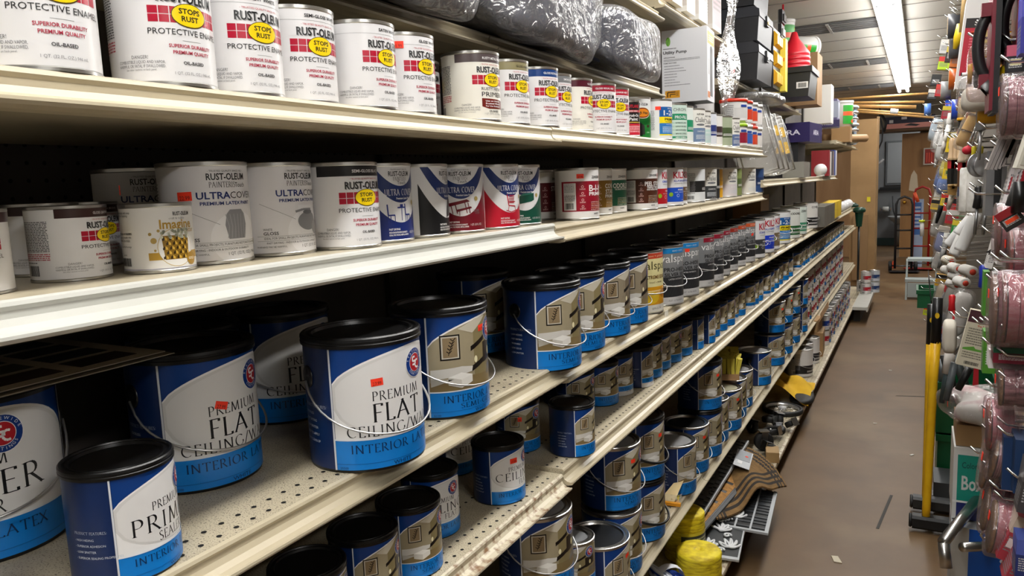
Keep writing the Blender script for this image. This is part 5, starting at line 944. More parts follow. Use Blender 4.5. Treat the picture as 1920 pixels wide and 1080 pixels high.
('plain|#d3cfcc|#9a1f2f', -0.7484, 8.6738, 0.5485, 0.0, 'middle red-labelled can, {28} column of small cans on the low shelf', 'small cans stacked at the far end of the low shelf', None),
('plain|#d3cfcc|#9a1f2f', -0.7486, 8.6767, 0.673, 10.0, 'upper red-labelled can, {28} column of small cans on the low shelf', 'small cans stacked at the far end of the low shelf', None),
('plaing|#e2e0de|#1a1a1c', -0.7, 5.4507, 0.13, -16.0, 'white gallon with a black block on its label, nearest on the bottom deck', None, None),
('plaing|#dfdedd|#5d6f8f', -0.72, 5.6407, 0.13, -20.0, 'white gallon behind the black-block one on the bottom deck', None, None),
('plaing|#e4e2e0|#333438', -0.7, 5.8507, 0.13, -16.0, 'white gallon close to the cardboard box on the bottom deck', None, None),
('plain|#d9d5d2|#a01c2c', -0.665, 6.5007, 0.13, -10.0, 'lower small can, {1} pair along the bottom deck', 'small cans along the bottom deck', None),
('plain|#d8d8dc|#24449c', -0.665, 6.5007, 0.2545, -10.0, 'upper small can, {1} pair along the bottom deck', 'small cans along the bottom deck', None),
('sq|semi|m', -0.665, 6.6157, 0.13, -18.0, 'lower small can, {2} pair along the bottom deck', 'small cans along the bottom deck', None),
('plain|#d9d5d2|#a01c2c', -0.665, 6.6157, 0.2545, -10.0, 'upper small can, {2} pair along the bottom deck', 'small cans along the bottom deck', None),
('plain|#d8d8dc|#24449c', -0.665, 6.7307, 0.13, -10.0, 'lower small can, {3} pair along the bottom deck', 'small cans along the bottom deck', None),
('sq|semi|m', -0.665, 6.7307, 0.2545, -18.0, 'upper small can, {3} pair along the bottom deck', 'small cans along the bottom deck', None),
('plain|#d9d5d2|#a01c2c', -0.665, 6.8457, 0.13, -10.0, 'lower small can, {4} pair along the bottom deck', 'small cans along the bottom deck', None),
('plain|#d8d8dc|#24449c', -0.665, 6.8457, 0.2545, -10.0, 'upper small can, {4} pair along the bottom deck', 'small cans along the bottom deck', None),
('sq|semi|m', -0.665, 6.9607, 0.13, -18.0, 'lower small can, {5} pair along the bottom deck', 'small cans along the bottom deck', None),
('plain|#d9d5d2|#a01c2c', -0.665, 6.9607, 0.2545, -10.0, 'upper small can, {5} pair along the bottom deck', 'small cans along the bottom deck', None),
('plain|#d8d8dc|#24449c', -0.665, 7.0757, 0.13, -10.0, 'lower small can, {6} pair along the bottom deck', 'small cans along the bottom deck', None),
('sq|semi|m', -0.665, 7.0757, 0.2545, -18.0, 'upper small can, {6} pair along the bottom deck', 'small cans along the bottom deck', None),
('plain|#d9d5d2|#a01c2c', -0.665, 7.1907, 0.13, -10.0, 'lower small can, {7} pair along the bottom deck', 'small cans along the bottom deck', None),
('plain|#d8d8dc|#24449c', -0.665, 7.1907, 0.2545, -10.0, 'upper small can, {7} pair along the bottom deck', 'small cans along the bottom deck', None),
('sq|semi|m', -0.665, 7.3057, 0.13, -18.0, 'lower small can, {8} pair along the bottom deck', 'small cans along the bottom deck', None),
('plain|#d9d5d2|#a01c2c', -0.665, 7.3057, 0.2545, -10.0, 'upper small can, {8} pair along the bottom deck', 'small cans along the bottom deck', None),
('plain|#d8d8dc|#24449c', -0.665, 7.4207, 0.13, -10.0, 'lower small can, {9} pair along the bottom deck', 'small cans along the bottom deck', None),
('sq|semi|m', -0.665, 7.4207, 0.2545, -18.0, 'upper small can, {9} pair along the bottom deck', 'small cans along the bottom deck', None),
('plain|#d9d5d2|#a01c2c', -0.665, 7.5357, 0.13, -10.0, 'lower small can, {10} pair along the bottom deck', 'small cans along the bottom deck', None),
('plain|#d8d8dc|#24449c', -0.665, 7.5357, 0.2545, -10.0, 'upper small can, {10} pair along the bottom deck', 'small cans along the bottom deck', None),
('sq|semi|m', -0.665, 7.6507, 0.13, -18.0, 'lower small can, {11} pair along the bottom deck', 'small cans along the bottom deck', None),
('plain|#d9d5d2|#a01c2c', -0.665, 7.6507, 0.2545, -10.0, 'upper small can, {11} pair along the bottom deck', 'small cans along the bottom deck', None),
('plain|#d8d8dc|#24449c', -0.665, 7.7657, 0.13, -10.0, 'lower small can, {12} pair along the bottom deck', 'small cans along the bottom deck', None),
('sq|semi|m', -0.665, 7.7657, 0.2545, -18.0, 'upper small can, {12} pair along the bottom deck', 'small cans along the bottom deck', None),
('plain|#d9d5d2|#a01c2c', -0.665, 7.8807, 0.13, -10.0, 'lower small can, {13} pair along the bottom deck', 'small cans along the bottom deck', None),
('plain|#d8d8dc|#24449c', -0.665, 7.8807, 0.2545, -10.0, 'upper small can, {13} pair along the bottom deck', 'small cans along the bottom deck', None),
('sq|semi|m', -0.665, 7.9957, 0.13, -18.0, 'lower small can, {14} pair along the bottom deck', 'small cans along the bottom deck', None),
('plain|#d9d5d2|#a01c2c', -0.665, 7.9957, 0.2545, -10.0, 'upper small can, {14} pair along the bottom deck', 'small cans along the bottom deck', None),
('plain|#d8d8dc|#24449c', -0.665, 8.1107, 0.13, -10.0, 'lower small can, {15} pair along the bottom deck', 'small cans along the bottom deck', None),
('sq|semi|m', -0.665, 8.1107, 0.2545, -18.0, 'upper small can, {15} pair along the bottom deck', 'small cans along the bottom deck', None),
('plain|#d9d5d2|#a01c2c', -0.665, 8.2257, 0.13, -10.0, 'lower small can, {16} pair along the bottom deck', 'small cans along the bottom deck', None),
('plain|#d8d8dc|#24449c', -0.665, 8.2257, 0.2545, -10.0, 'upper small can, {16} pair along the bottom deck', 'small cans along the bottom deck', None),
('sq|semi|m', -0.665, 8.3407, 0.13, -18.0, 'lower small can, {17} pair along the bottom deck', 'small cans along the bottom deck', None),
('plain|#d9d5d2|#a01c2c', -0.665, 8.3407, 0.2545, -10.0, 'upper small can, {17} pair along the bottom deck', 'small cans along the bottom deck', None),
('plain|#d8d8dc|#24449c', -0.665, 8.4557, 0.13, -10.0, 'lower small can, {18} pair along the bottom deck', 'small cans along the bottom deck', None),
('sq|semi|m', -0.665, 8.4557, 0.2545, -18.0, 'upper small can, {18} pair along the bottom deck', 'small cans along the bottom deck', None),
('plain|#d9d5d2|#a01c2c', -0.665, 8.5707, 0.13, -10.0, 'lower small can, {19} pair along the bottom deck', 'small cans along the bottom deck', None),
('plain|#d8d8dc|#24449c', -0.665, 8.5707, 0.2545, -10.0, 'upper small can, {19} pair along the bottom deck', 'small cans along the bottom deck', None),
('plain|#d9d5d2|#b01c2c', -0.5, 9.2, 0.165, -30.0, 'red-labelled can on the white end platform', None, None),
('plain|#d9d5d2|#b01c2c', -0.5, 9.2, 0.2895, -30.0, 'upper red-labelled can on the white end platform', None, None),
('plain|#cfd5dc|#1f3f74', -0.42, 9.33, 0.165, -30.0, 'navy-labelled can on the white end platform', None, None),
('plain|#cfd5dc|#1f3f74', -0.42, 9.33, 0.2895, -30.0, 'upper navy-labelled can on the white end platform', None, None),
('plain|#dcdad8|#3a3a3c', -0.55, 9.36, 0.165, -30.0, 'white can at the back of the white end platform', None, None)]}
EXTRA = {}
def price(r, s, t, tilt=0, p=None):
    k = (r, s, t, tilt, p)
    if k not in EXTRA: EXTRA[k] = ('price_sticker', sticker(r, s, t, tilt=tilt, price=p), [])
    return [EXTRA[k]]
for (k, x, y, z, rz, lab, grp, st) in T['cans']:
    if '{' in lab: a, b = lab.index('{'), lab.index('}'); lab = lab[:a]+ordn(int(lab[a+1:b]))+lab[b+1:]
    place('paint_can' if k[0] != 'z' else 'primer_can', k, lab, 'paint can', (x, y, z), math.radians(rz), grp, extra=price(*st) if st else ())
# ---------------------------------------------------------------- things lying among the shelves
def face(par, L, side, dx, dy, z=0, rough=.45, name='printed_label'):
    a = {'+x': (dx/2, 0, 0), '-x': (-dx/2, 0, PI), '+y': (0, dy/2, PI/2), '-y': (0, -dy/2, -PI/2)}[side]
    return ob(name, L.mesh(name, rough), par, (a[0], a[1], z), (0, 0, a[2]))
def carton(name, label, cat, loc, d, col, rz=0, faces=(), group=None, rough=.55, flaps=False, rot=None):
    o = thing(name, label, cat, loc, rz, group, rot); dx, dy, dz = d; b = MB(); m = mat(col, rough) if isinstance(col, str) else col
    e = min(d)*.02; b.box(-dx/2, dx/2, -dy/2, dy/2, 0, dz, m); b.build('carton_body', o)
    if flaps:
        b = MB(); b.box(-dx/2, -.001, -dy/2+e, dy/2-e, dz, dz+.0012, m); b.box(.001, dx/2, -dy/2+e, dy/2-e, dz, dz+.0012, m); b.build('carton_flaps', o)
    for L, side in faces: face(o, L, side, dx, dy)
    return o
def pillow(b, c, r, m, seed, amp=.012, ex=.55, lip=None, nu=44, nv=26):
    q = random.Random(seed); W_ = [(q.uniform(6, 30), q.uniform(6, 30), q.uniform(6, 30), q.uniform(0, 6)) for _ in range(7)]
    sg = lambda v: math.copysign(abs(v)**ex, v)
    def fn(u, v):
        a, e = 2*PI*u, PI*(v-.5)
        x, y, z = c[0]+r[0]*sg(math.cos(e))*sg(math.cos(a)), c[1]+r[1]*sg(math.cos(e))*sg(math.sin(a)), c[2]+r[2]*sg(math.sin(e))
        w = sum(math.sin(k[0]*x+k[1]*y+k[2]*z+k[3]) for k in W_)/7*amp*2.4
        n = Vector((x-c[0], y-c[1], (z-c[2])*1.5)).normalized(); x += n.x*w; y += n.y*w; z += n.z*w
        if lip is not None and x > lip and z < c[2]: z -= min(.055, (x-lip)*.55)
        elif lip is not None and z < c[2]-r[2]*.93: z = c[2]-r[2]*.93
        return (x, y, z)
    b.grid(nu, nv, fn, m)
NAVYF = noisy('navy_fabric', '#141a30', '#26304f', 14, .3, .7, .8, bump=.3)
WRAP = film('clear_wrap', clear=.86, rough=.2, bump=1.0, scale=26, haze=.15)
for i, (cy, cz, cx, r, lab) in enumerate(((1.02, 1.915, -.86, (.17, .285, .085), 'plastic-wrapped navy tarp above the satin and gloss white cans'), (1.61, 1.92, -.865, (.175, .27, .09), 'plastic-wrapped navy tarp above the khaki and royal blue banded cans'), (2.12, 1.90, -.865, (.175, .215, .068), 'plastic-wrapped navy tarp with its end next to the utility pump box'))):
    o = thing('wrapped_tarp', lab, 'tarp', (0, 0, 0), 0, 'plastic-wrapped tarps on the upper shelf')
    b = MB(); pillow(b, (cx, cy, cz), r, NAVYF, i+3, .01, .6, -.80 if i < 3 else None); b.build('folded_tarp', o)
    b = MB(); pillow(b, (cx, cy, cz), (r[0]+.012, r[1]+.014, r[2]+.006), WRAP, i+11, .014, .55, -.80 if i < 3 else None, 60, 34); b.build('plastic_wrap', o)
# utility pump carton on a black box
L = Label(); L.text('Utility Pump', -.082, .186, .0115, '#2a2a30', w=.092, bold=True, al='l'); L.para(-.082, -.03, .208, .203, 1, '#55555a')
L.ell(-.062, .232, .009, .017, '#6ea33c', 3, 16); L.line([(-.066, .218), (-.058, .244)], .002, '#2f6b2a', 4); L.text('ECO', -.083, .226, .007, '#4a4a4a', w=.016, al='l', bold=True)
L.text('APPLICATIONS', -.08, .17, .0042, '#3a3a3e', w=.044, al='l', bold=True); L.para(-.08, .06, .166, .157, 2, '#8a8a90'); L.text('PUMP FEATURES', -.08, .149, .0042, '#3a3a3e', w=.05, al='l', bold=True)
for i in range(8): L.para(-.078, -.078+(.06, .075, .085, .05, .05, .042, .06, .1)[i], .142-.0105*i, .137-.0105*i, 1, '#7c7c84', seed=i+2)
L.rect(-.076, -.018, .018, .046, '#d99a1e', 2); L.line([(-.066, .022), (-.066, .04), (-.035, .04)], .005, '#5a3a0c', 3); L.line([(-.056, .022), (-.056, .032), (-.035, .032)], .004, '#5a3a0c', 3); L.para(-.034, -.022, .042, .024, 4, '#6b480f', 3)
L2 = Label(); L2.rect(-.07, .07, .215, .262, '#cf8f1c', 2); L2.para(-.05, .045, .25, .225, 3, '#f4e6c8', 3); L2.rect(-.02, .035, .02, .2, '#3a3a3c', 2); L2.ell(.0075, .2, .0275, .012, '#3a3a3c', 2); L2.ell(.006, .1, .02, .05, '#1c1c1e', 3); L2.rect(-.06, -.03, .1, .16, '#b7b7ba', 3); L2.rect(-.07, -.02, .012, .035, '#c06a1a', 3)
carton('pump_carton', 'white utility pump carton with an orange patch, standing above the top shelf cans', 'box', (-.822, 3.075, 1.80), (.175, .155, .275), '#dedfe3', .06, [(L, '-y'), (L2, '+x')])
carton('parts_case', 'black case under the white utility pump carton', 'box', (-.912, 3.08, 1.628), (.2, .19, .17), '#16171a', .03)
# cartons and plastic on the top shelf
for i, (y, h, w, c, lab) in enumerate(((2.85, .30, .13, '#d9d3cb', 'white carton with a maroon top band, closest on the top shelf'), (3.04, .34, .12, '#e2e0dc', 'tall white carton behind the maroon-banded one on the top shelf'), (3.23, .36, .14, '#d7d5d2', 'tall white carton with grey print on the top shelf'), (3.47, .38, .16, '#dcd8d6', 'white carton with a pink side panel, last on the top shelf'))):
    L = Label(); L.rect(-.1, .1, .02, h-.02, '#cfc8c2', 1)
    if i == 0: L.rect(-.1, .1, h*.5, h*.72, '#6b1f33', 2); L.rect(-.1, .1, .0, .02, '#b9a58c', 2)
    L.para(-.08, .08, h*.45, .05, 10, '#8d8a86'); L2 = Label(); L2.rect(-w/2+.004, w/2-.004, .02, h-.02, ['#d3cbc4', '#e6e4e0', '#c9c8c8', '#b98a8f'][i], 1); L2.para(-w/2+.01, w/2-.01, h-.06, .08, 12, '#7c7a78')
    carton('shelf_carton', lab, 'box', (-.90, y, 2.136), (.2, w, h), c, 0, [(L, '-y'), (L2, '+x')], 'white cartons on the top shelf')
BAGF = film('clear_bag', clear=.94, rough=.12, bump=.8, scale=24, haze=.07)
b = MB()
def bagf(u, v): return (-.775+.02*math.sin(9*v+3*u)+.015*math.sin(14*u), 3.46+.24*u+.04*math.sin(6*v)-.05*v, 2.32-.62*v+.02*math.sin(11*u))
b.grid(18, 26, bagf, BAGF); tag(b.build('plastic_sheet'), 'clear plastic sheet hanging down in front of the white cartons', 'plastic sheet')
L = Label(); L.para(-.03, .03, .008, -.008, 1, '#f0e6e6', 1)
o = thing('red_tag', 'small red sign hanging between the pump carton and the tool boxes', 'sign', (-.78, 3.70, 2.0)); b = MB(); b.box(-.003, 0, -.04, .04, -.022, .022, mat('#c41f2a', .4)); b.build('sign_plate', o); ob('sign_print', L.mesh('sign_print'), o, (0, 0, 0))
# tool boxes, organizer, bin, funnel
def toolbox(loc, d, lab, stripe=None):
    o = thing('tool_box', lab, 'tool box', loc); dx, dy, dz = d; b = MB(); K = mat('#17181c', .45)
    b.prism([(-dx/2+.008, 0), (dx/2-.008, 0), (dx/2, dz*.7), (-dx/2, dz*.7)], dy, K, TR(0, dy/2, 0, PI/2)); b.build('box_body', o)
    b = MB(); b.prism([(-dx/2-.004, dz*.7), (dx/2+.004, dz*.7), (dx/2+.002, dz*.9), (dx/2-.03, dz), (-dx/2+.03, dz), (-dx/2-.002, dz*.9)], dy+.008, mat('#22242a', .4), TR(0, dy/2+.004, 0, PI/2)); b.build('box_lid', o)
    b = MB(); b.box(dx/2, dx/2+.012, -.03, .03, dz*.55, dz*.85, mat('#0c0c0e', .4)); b.box(dx/2+.012, dx/2+.016, -.02, .02, dz*.6, dz*.68, mat(stripe or '#8a8a8a', .4)); b.build('front_latch', o)
    return o
toolbox((-.85, 4.32, 1.993), (.22, .42, .19), 'lowest black tool box of the stack beside the yellow organizer'); toolbox((-.85, 4.32, 2.186), (.22, .40, .17), 'middle black tool box of the stack', '#c9b25a'); toolbox((-.86, 4.30, 2.36), (.21, .38, .16), 'topmost black tool box, cut off by the picture edge', '#e0a52a')
o = thing('parts_organizer', 'black and yellow bin organizer standing on end with a yellow printed sleeve', 'organizer', (-.745, 4.70, 1.993)); b = MB(); b.box(-.06, .0, -.12, .12, 0, .33, mat('#141517', .4)); b.build('organizer_case', o)
for j in range(3):
    for i in range(3): b = MB(); b.prism([(0, 0), (.02, .012), (.02, .06), (0, .085)], .058, mat('#e5a916', .4), TR(0, -.042+.068*i, .02+.105*j, PI/2)); b.build('yellow_bin', o)
b = MB(); b.box(-.065, .03, .121, .2, 0, .30, mat('#e9d24a', .5)); b.build('card_sleeve', o); L = Label(); L.rect(-.04, .02, .2, .27, '#8d8d8d', 1); L.rect(-.04, .02, .09, .16, '#1c1c1c', 1); L.rect(-.04, .02, .02, .08, '#1c1c1c', 1); L.para(-.035, .015, .15, .1, 4, '#e9d24a', 2); L.para(-.035, .015, .07, .03, 3, '#e9d24a', 2); L.rect(-.045, .045, .17, .19, '#e08a1a', 2)
ob('sleeve_print', L.mesh('sleeve_print'), o, (-.02, .121, 0), (0, 0, -PI/2))
b = MB(); b.box(-.79, -.78, 5.02, 5.06, 1.993, 2.5, mat('#8d8d8d', .4)); tag(b.build('clip_strip'), 'metal strip holding the clip packs beside the tool boxes', 'strip')
for i, (y, z, c) in enumerate(((5.05, 2.42, '#161618'), (5.02, 2.33, '#1a1a1c'), (5.06, 2.25, '#d9cf8a'))):
    b = MB(); b.box(-.78, -.76, y-.06, y+.06, z, z+.075, mat(c, .4)); b.box(-.762, -.752, y-.04, y+.05, z+.01, z+.05, mat('#8d8d8d' if i else '#2a2a2c', .3)); tag(b.build('hanging_clip_pack'), ['uppermost black clip pack hanging beside the tool boxes', 'middle black clip pack hanging beside the tool boxes', 'pale clip pack hanging lowest beside the tool boxes'][i], 'clip pack')
o = thing('storage_bin', 'black lidded storage bin with a white barcode sticker at the shelf end', 'bin', (-.74, 5.42, 1.993)); b = MB(); K = mat('#0f1012', .4)
b.prism([(-.1, 0), (.1, 0), (.115, .15), (-.115, .15)], .36, K, TR(0, .18, 0, PI/2)); b.build('bin_body', o); b = MB(); b.box(-.125, .125, -.195, .195, .15, .185, K); b.build('bin_lid', o); L = Label(); L.rect(.03, .1, .05, .09, '#e6e4e2', 1); L.bars(.04, .09, .056, .084); ob('barcode_sticker', L.mesh('barcode_sticker'), o, (0, -.183, 0), (0, 0, -PI/2)); 
o = thing('funnel', 'red ribbed plastic funnel with a long spout standing on the black bin', 'funnel', (-.75, 5.42, 2.179)); b = MB(); R_ = mat('#c01526', .35)
b.lathe([(.1, 0), (.1, .02), (.094, .024), (.1, .03), (.1, .05), (.094, .054), (.1, .06), (.1, .08), (.094, .084), (.098, .09), (.096, .11), (.03, .2), (.018, .24), (.012, .245), (.0, .245)], R_, 32); b.build('funnel_cone', o); b = MB(); b.tube([(-.06, -.1, .08), (-.055, -.13, .2), (-.05, -.14, .4)], [.016, .012, .006], R_, 10); b.build('bent_spout', o)
carton('brown_carton', 'plain brown carton behind the black storage bin', 'box', (-.80, 6.05, 1.993), (.28, .3, .36), noisy('card_brown', '#8d6d48', '#9b7a54', 3, .3, .7, .7), 0, flaps=True)
def wipes(loc, lab, lay=False, r=.09, h=.2, cap='#e6e6e2'):
    o = thing('wipes_tub', lab, 'tub', loc, rot=(0, PI/2, .9) if lay else (0, 0, .2)); b = MB(); b.lathe([(0, 0), (r*.92, 0), (r, h*.9)], mat('#e8e8e4', .4), 36); b.build('tub_body', o); b = MB(); b.lathe([(r, h*.9), (r*1.04, h*.9), (r*1.04, h), (r*.8, h*1.01), (0, h*1.01)], mat(cap, .4), 36); b.build('tub_lid', o)
    L = Label(r*1.001); L.rect(-1.6*r, 1.6*r, h*.1, h*.82, '#2f9a34', 2); L.rect(-1.6*r, 1.6*r, h*.42, h*.58, '#e0582a', 3); L.ell(-.2*r, h*.7, .2*r, .1*r, '#f0d020', 3, 14); L.para(-.5*r, .8*r, h*.55, h*.45, 2, '#f0f0e8', 4); L.rect(.6*r, 1.2*r, h*.14, h*.36, '#bfe080', 3); L.ell(-.5*r, h*.2, .25*r, .2*r, '#e0582a', 4, 12)
    ob('tub_label', L.mesh('tub_label'), o); return o
wipes((-.86, 6.02, 2.43), 'white tub with a green wrap lying on its side on the brown carton', True, .075, .22)
wipes((-.88, 5.80, 2.354), 'white tub with a green wrap standing on the brown carton', False, .08, .22)
wipes((-.70, 8.35, 1.952), 'white tub with a bright green label beside the purple carton', False, .1, .25)
carton('white_bucket_box', 'tall white plastic pail beside the brown carton', 'pail', (-.74, 6.75, 1.901), (.2, .2, .3), '#dedcd6', 0)
L = Label(); L.rect(-.13, .13, .0, .06, '#2c2350', 1); L.text('White', .03, .018, .02, '#e0dcec', w=.09); L.para(-.1, -.02, .04, .018, 1, '#e0dcec'); L.rect(-.12, .12, .08, .22, '#9aa0b0', 1)
carton('frame_carton', 'purple and grey shelving carton beside the white pail', 'box', (-.76, 7.4, 1.901), (.22, .26, .24), '#5a5478', 0, [(L, '-y'), (L, '+x')])
# joint compound tubs and small tubs at the end of the top shelf
def tub(loc, lab, lid, band, r=.058, h=.105):
    o = thing('compound_tub', lab, 'tub', loc, -.7); b = MB(); b.lathe([(0, 0), (r*.88, 0), (r, h*.88)], mat('#e3e1de', .35), 36); b.build('tub_body', o); b = MB(); b.lathe([(r, h*.87), (r*1.05, h*.87), (r*1.05, h), (0, h)], mat(lid, .35), 36); b.build('tub_lid', o)
    L = Label(r*.99); L.rect(-1.3*r, 1.3*r, h*.1, h*.8, '#dcdad8', 3); L.rect(-.6*r, 1.1*r, h*.2, h*.62, band, 4); L.para(-1.2*r, -.65*r, h*.75, h*.15, 8, '#8a8a8c', 4); L.rect(-.1*r, .5*r, h*.64, h*.74, '#24408c', 5); ob('tub_label', L.mesh('tub_label', eps=.0006), o); return o
for i, (y, z, lid, band) in enumerate(((3.50, 1.628, '#9ac22a', '#8d1c34'), (3.50, 1.735, '#d8361e', '#c9c7c5'), (3.62, 1.628, '#e8e6e4', '#3a5ca8'), (3.62, 1.735, '#d8361e', '#c23a22'), (3.74, 1.628, '#d8361e', '#c8452a'), (3.74, 1.735, '#e8e6e4', '#c8452a'), (3.86, 1.628, '#e4e2e0', '#d8d4d0'), (3.86, 1.735, '#e4e2e0', '#dedad6'))):
    tub((-.737, y, z), ['lime-lidded white tub at the end of the top shelf', 'red-lidded compound tub stacked on the lime-lidded tub', 'white-lidded tub with a blue label block, bottom of its stack', 'red-lidded tub stacked on the blue-labelled one', 'red-lidded tub with an orange label, bottom of its stack', 'white-lidded tub stacked on the orange-labelled one', 'plain white tub at the very end of the top shelf', 'plain white tub stacked at the very end of the top shelf'][i], lid, band)
tub((-.875, 3.41, 1.7345), 'wide compound tub with a red lid standing higher than the rest', '#d8361e', '#c9c7c5', .072, .14); tub((-.875, 3.41, 1.628), 'white tub hidden under the wide red-lidded tub', '#e4e2e0', '#d8d4d0', .07)
# silver trays leaning on the shelf past the cans
TRAYM = mat('#c9c6be', .35, .45); 
for i, (y, s) in enumerate(((4.15, 1), (4.32, 1), (4.55, .9), (4.78, .9))):
    o = thing('paint_tray', ['shiny roller tray in clear wrap leaning closest to the cans', 'second shiny roller tray leaning behind the first', 'roller tray set with yellow stickers leaning on the shelf', 'last roller tray of the leaning set, yellow sticker low down'][i], 'tray', (-.74, y, 1.515), rot=(.16, -.2, -.7)); b = MB()
    b.grid(6, 14, lambda u, v: (.02-.10*min(1, max(0, (v-.25)*1.2))*(1 if .06 < u < .94 else .0)*0-.03*math.sin(PI*u)-.03*(v < .35), -.11*s+.22*s*u, .36*s*v), TRAYM); b.build('tray_pan', o)
    b = MB(); b.tube([(.022, -.112*s, 0), (.022, -.112*s, .36*s), (.022, .112*s, .36*s), (.022, .112*s, 0)], .005, TRAYM, 6, closed=True); b.build('tray_rim', o)
    if i > 1: b = MB(); b.box(.02, .024, .03, .1, .1, .17, mat('#e8b81c', .5)); b.box(.02, .0235, .03, .1, .2, .26, mat('#e8b81c', .5)); b.build('yellow_sticker', o)
    b = MB(); pillow(b, (0, 0, .19*s), (.05, .125*s, .2*s), BAGF, i+40, .008, .5, None, 24, 16); b.build('plastic_wrap', o)
b = MB(); pillow(b, (-.78, 4.4, 1.914), (.11, .28, .026), film('bag_grey', '#cfcfcf', .7, .2, .9, 26, .2), 51, .02, .6); tag(b.build('plastic_bundle'), 'crumpled clear plastic bundle lying on top of the leaning trays', 'plastic bag')
carton('grey_case', 'clear grey plastic box on the shelf after the leaning trays', 'box', (-.72, 5.35, 1.483), (.13, .3, .1), '#8d8c86', 0, rough=.25)
L = Label(); L.rect(-.16, .16, 0, .13, '#2b2157', 1); L.text('AIRA', .02, .05, .035, '#e4e0ee', w=.16, bold=True)
carton('purple_carton', 'purple carton with white lettering above the small books', 'box', (-.80, 5.75, 1.72), (.3, .42, .13), '#2b2157', -.1, [(L, '-y'), (L, '+x')]); carton('black_carton', 'tall black carton under the purple one', 'box', (-.86, 5.75, 1.483), (.24, .36, .236), '#15151a', 0)
BK = [('#8f1d24', .2), ('#dcd8d4', .19), ('#4a4246', .2), ('#7d6a66', .2), ('#3a4f9a', .21), ('#e4e4ea', .21)]
for i, (c, h) in enumerate(BK): carton('boxed_kit', ['red slim box', 'white slim box', 'dark grey slim box', 'brown-grey slim box', 'blue slim box with a pale swirl', 'white slim box at the end of the row'][i]+' standing upright on the far shelf', 'box', (-.70, 6.55+.11*i, 1.483), (.13, .085, h), c, 0)
b = MB(); b.sph((-.68, 6.36, 1.53), .048, mat('#e6e6e6', .3)); b.lathe([(.03, 1.483), (.03, 1.5), (.02, 1.505)], WHITEP, 16, TR(-.68, 6.36, 0)); tag(b.build('white_bulb'), 'round white bulb standing beside the slim boxes', 'bulb')
for i in range(12):
    carton('yellow_box', '%s small yellow box on the eye-level shelf, bottom row first' % ordn(i+1), 'box', (-.71, 7.08+.15*(i % 6), 1.107+.071*(i//6)), (.11, .14, .07), ['#e4c21e', '#d9b414'][i % 2], 0, group='small yellow boxes past the metal organizer trays')
carton('tan_carton', 'tan carton standing back on the shelf behind the gallons', 'box', (-1.0, 5.3, 1.107), (.18, .3, .27), '#9a7448', 0)
for i in range(3): carton('metal_bin', ['first grey metal parts bin past the gallons', 'second grey metal parts bin past the gallons', 'third grey metal parts bin past the gallons'][i], 'parts bin', (-.70, 6.22+.262*i, 1.107), (.16, .25, .15), mat('#76736c', .4, .5), 0)
# colour chart on the shadowed gallon lids
o = thing('colour_chart', 'paint colour chart card with rows of swatches lying across the dark gallon lids', 'colour chart', (-.985, .42, 1.3075), rot=(0, .02, .03)); b = MB(); b.box(-.15, .15, -.2, .215, .0, .0012, mat('#a9a49a', .6)); b.build('chart_card', o); b = MB(); b.box(-.148, .145, -.2, .205, .004, .0052, mat('#b5b0a6', .6)); b.build('chart_top_leaf', o)
b = MB(); SW = ['#7a3a24', '#6b4a38', '#3a2a22', '#2a1a18', '#84613f', '#2f3a50', '#4a4a42', '#1f2430', '#8a7a66', '#5a5f52', '#3a4650', '#2a2a30', '#96806a', '#6a6a60', '#4c5a5c', '#30363c', '#6f6458', '#555048', '#403c3a', '#2c2a2a']
for i in range(5):
    for j in range(4): b.box(.125-.055*i-.042, .125-.055*i, -.18+.095*j, -.105+.095*j, .0052, .0056, mat(SW[(i*4+j) % 20], .6))
b.build('colour_swatches', o)
# scrub brush on the gallon lids
o = thing('scrub_brush', 'scrub brush with yellow bristles up lying on the metal gallon lids', 'brush', (-.748, 3.42, .621), rot=(0, 0, .25)); b = MB(); b.box(-.045, .045, -.13, .13, 0, .028, mat('#b0895f', .6)); b.build('wood_block', o)
b = MB(); q = random.Random(5); BR = mat('#d8c84a', .7)
for i in range(13):
    for j in range(5):
        x, y = -.036+.018*j, -.12+.02*i; dx, dy = q.uniform(-.006, .006)+(j-2)*.004, q.uniform(-.006, .006)
        b.add([(x-.007, y-.008, .028), (x+.007, y-.008, .028), (x+.007, y+.008, .028), (x-.007, y+.008, .028), (x-.009+dx, y-.0105+dy, .095), (x+.009+dx, y-.0105+dy, .095), (x+.009+dx, y+.0105+dy, .095), (x-.009+dx, y+.0105+dy, .095)], [(4, 5, 6, 7), (0, 1, 5, 4), (1, 2, 6, 5), (2, 3, 7, 6), (3, 0, 4, 7)], BR)
b.build('bristles', o)
# clear tray with an amber scoop on the low shelf
o = thing('clear_tray', 'small clear plastic tray holding an amber scraper at the low shelf edge', 'tray', (-.715, 2.405, .4245), .1); CL = film('clear_rigid', clear=.92, rough=.06); b = MB()
b.grid(8, 8, lambda u, v: (-.045+.09*u, -.07+.14*v, .05*max(abs(2*u-1), abs(2*v-1))**5), CL); b.build('tray_shell', o)
b = MB(); b.box(-.035, .04, -.055, -.043, .004, .014, mat('#e89a14', .35)); b.grid(4, 6, lambda u, v: (-.028+.03*v+.05*(u-.5)*(1-.5*v)+.02, -.045+.09*v, .012+.045*v), mat('#e0c896', .3)); b.build('amber_scraper', o)
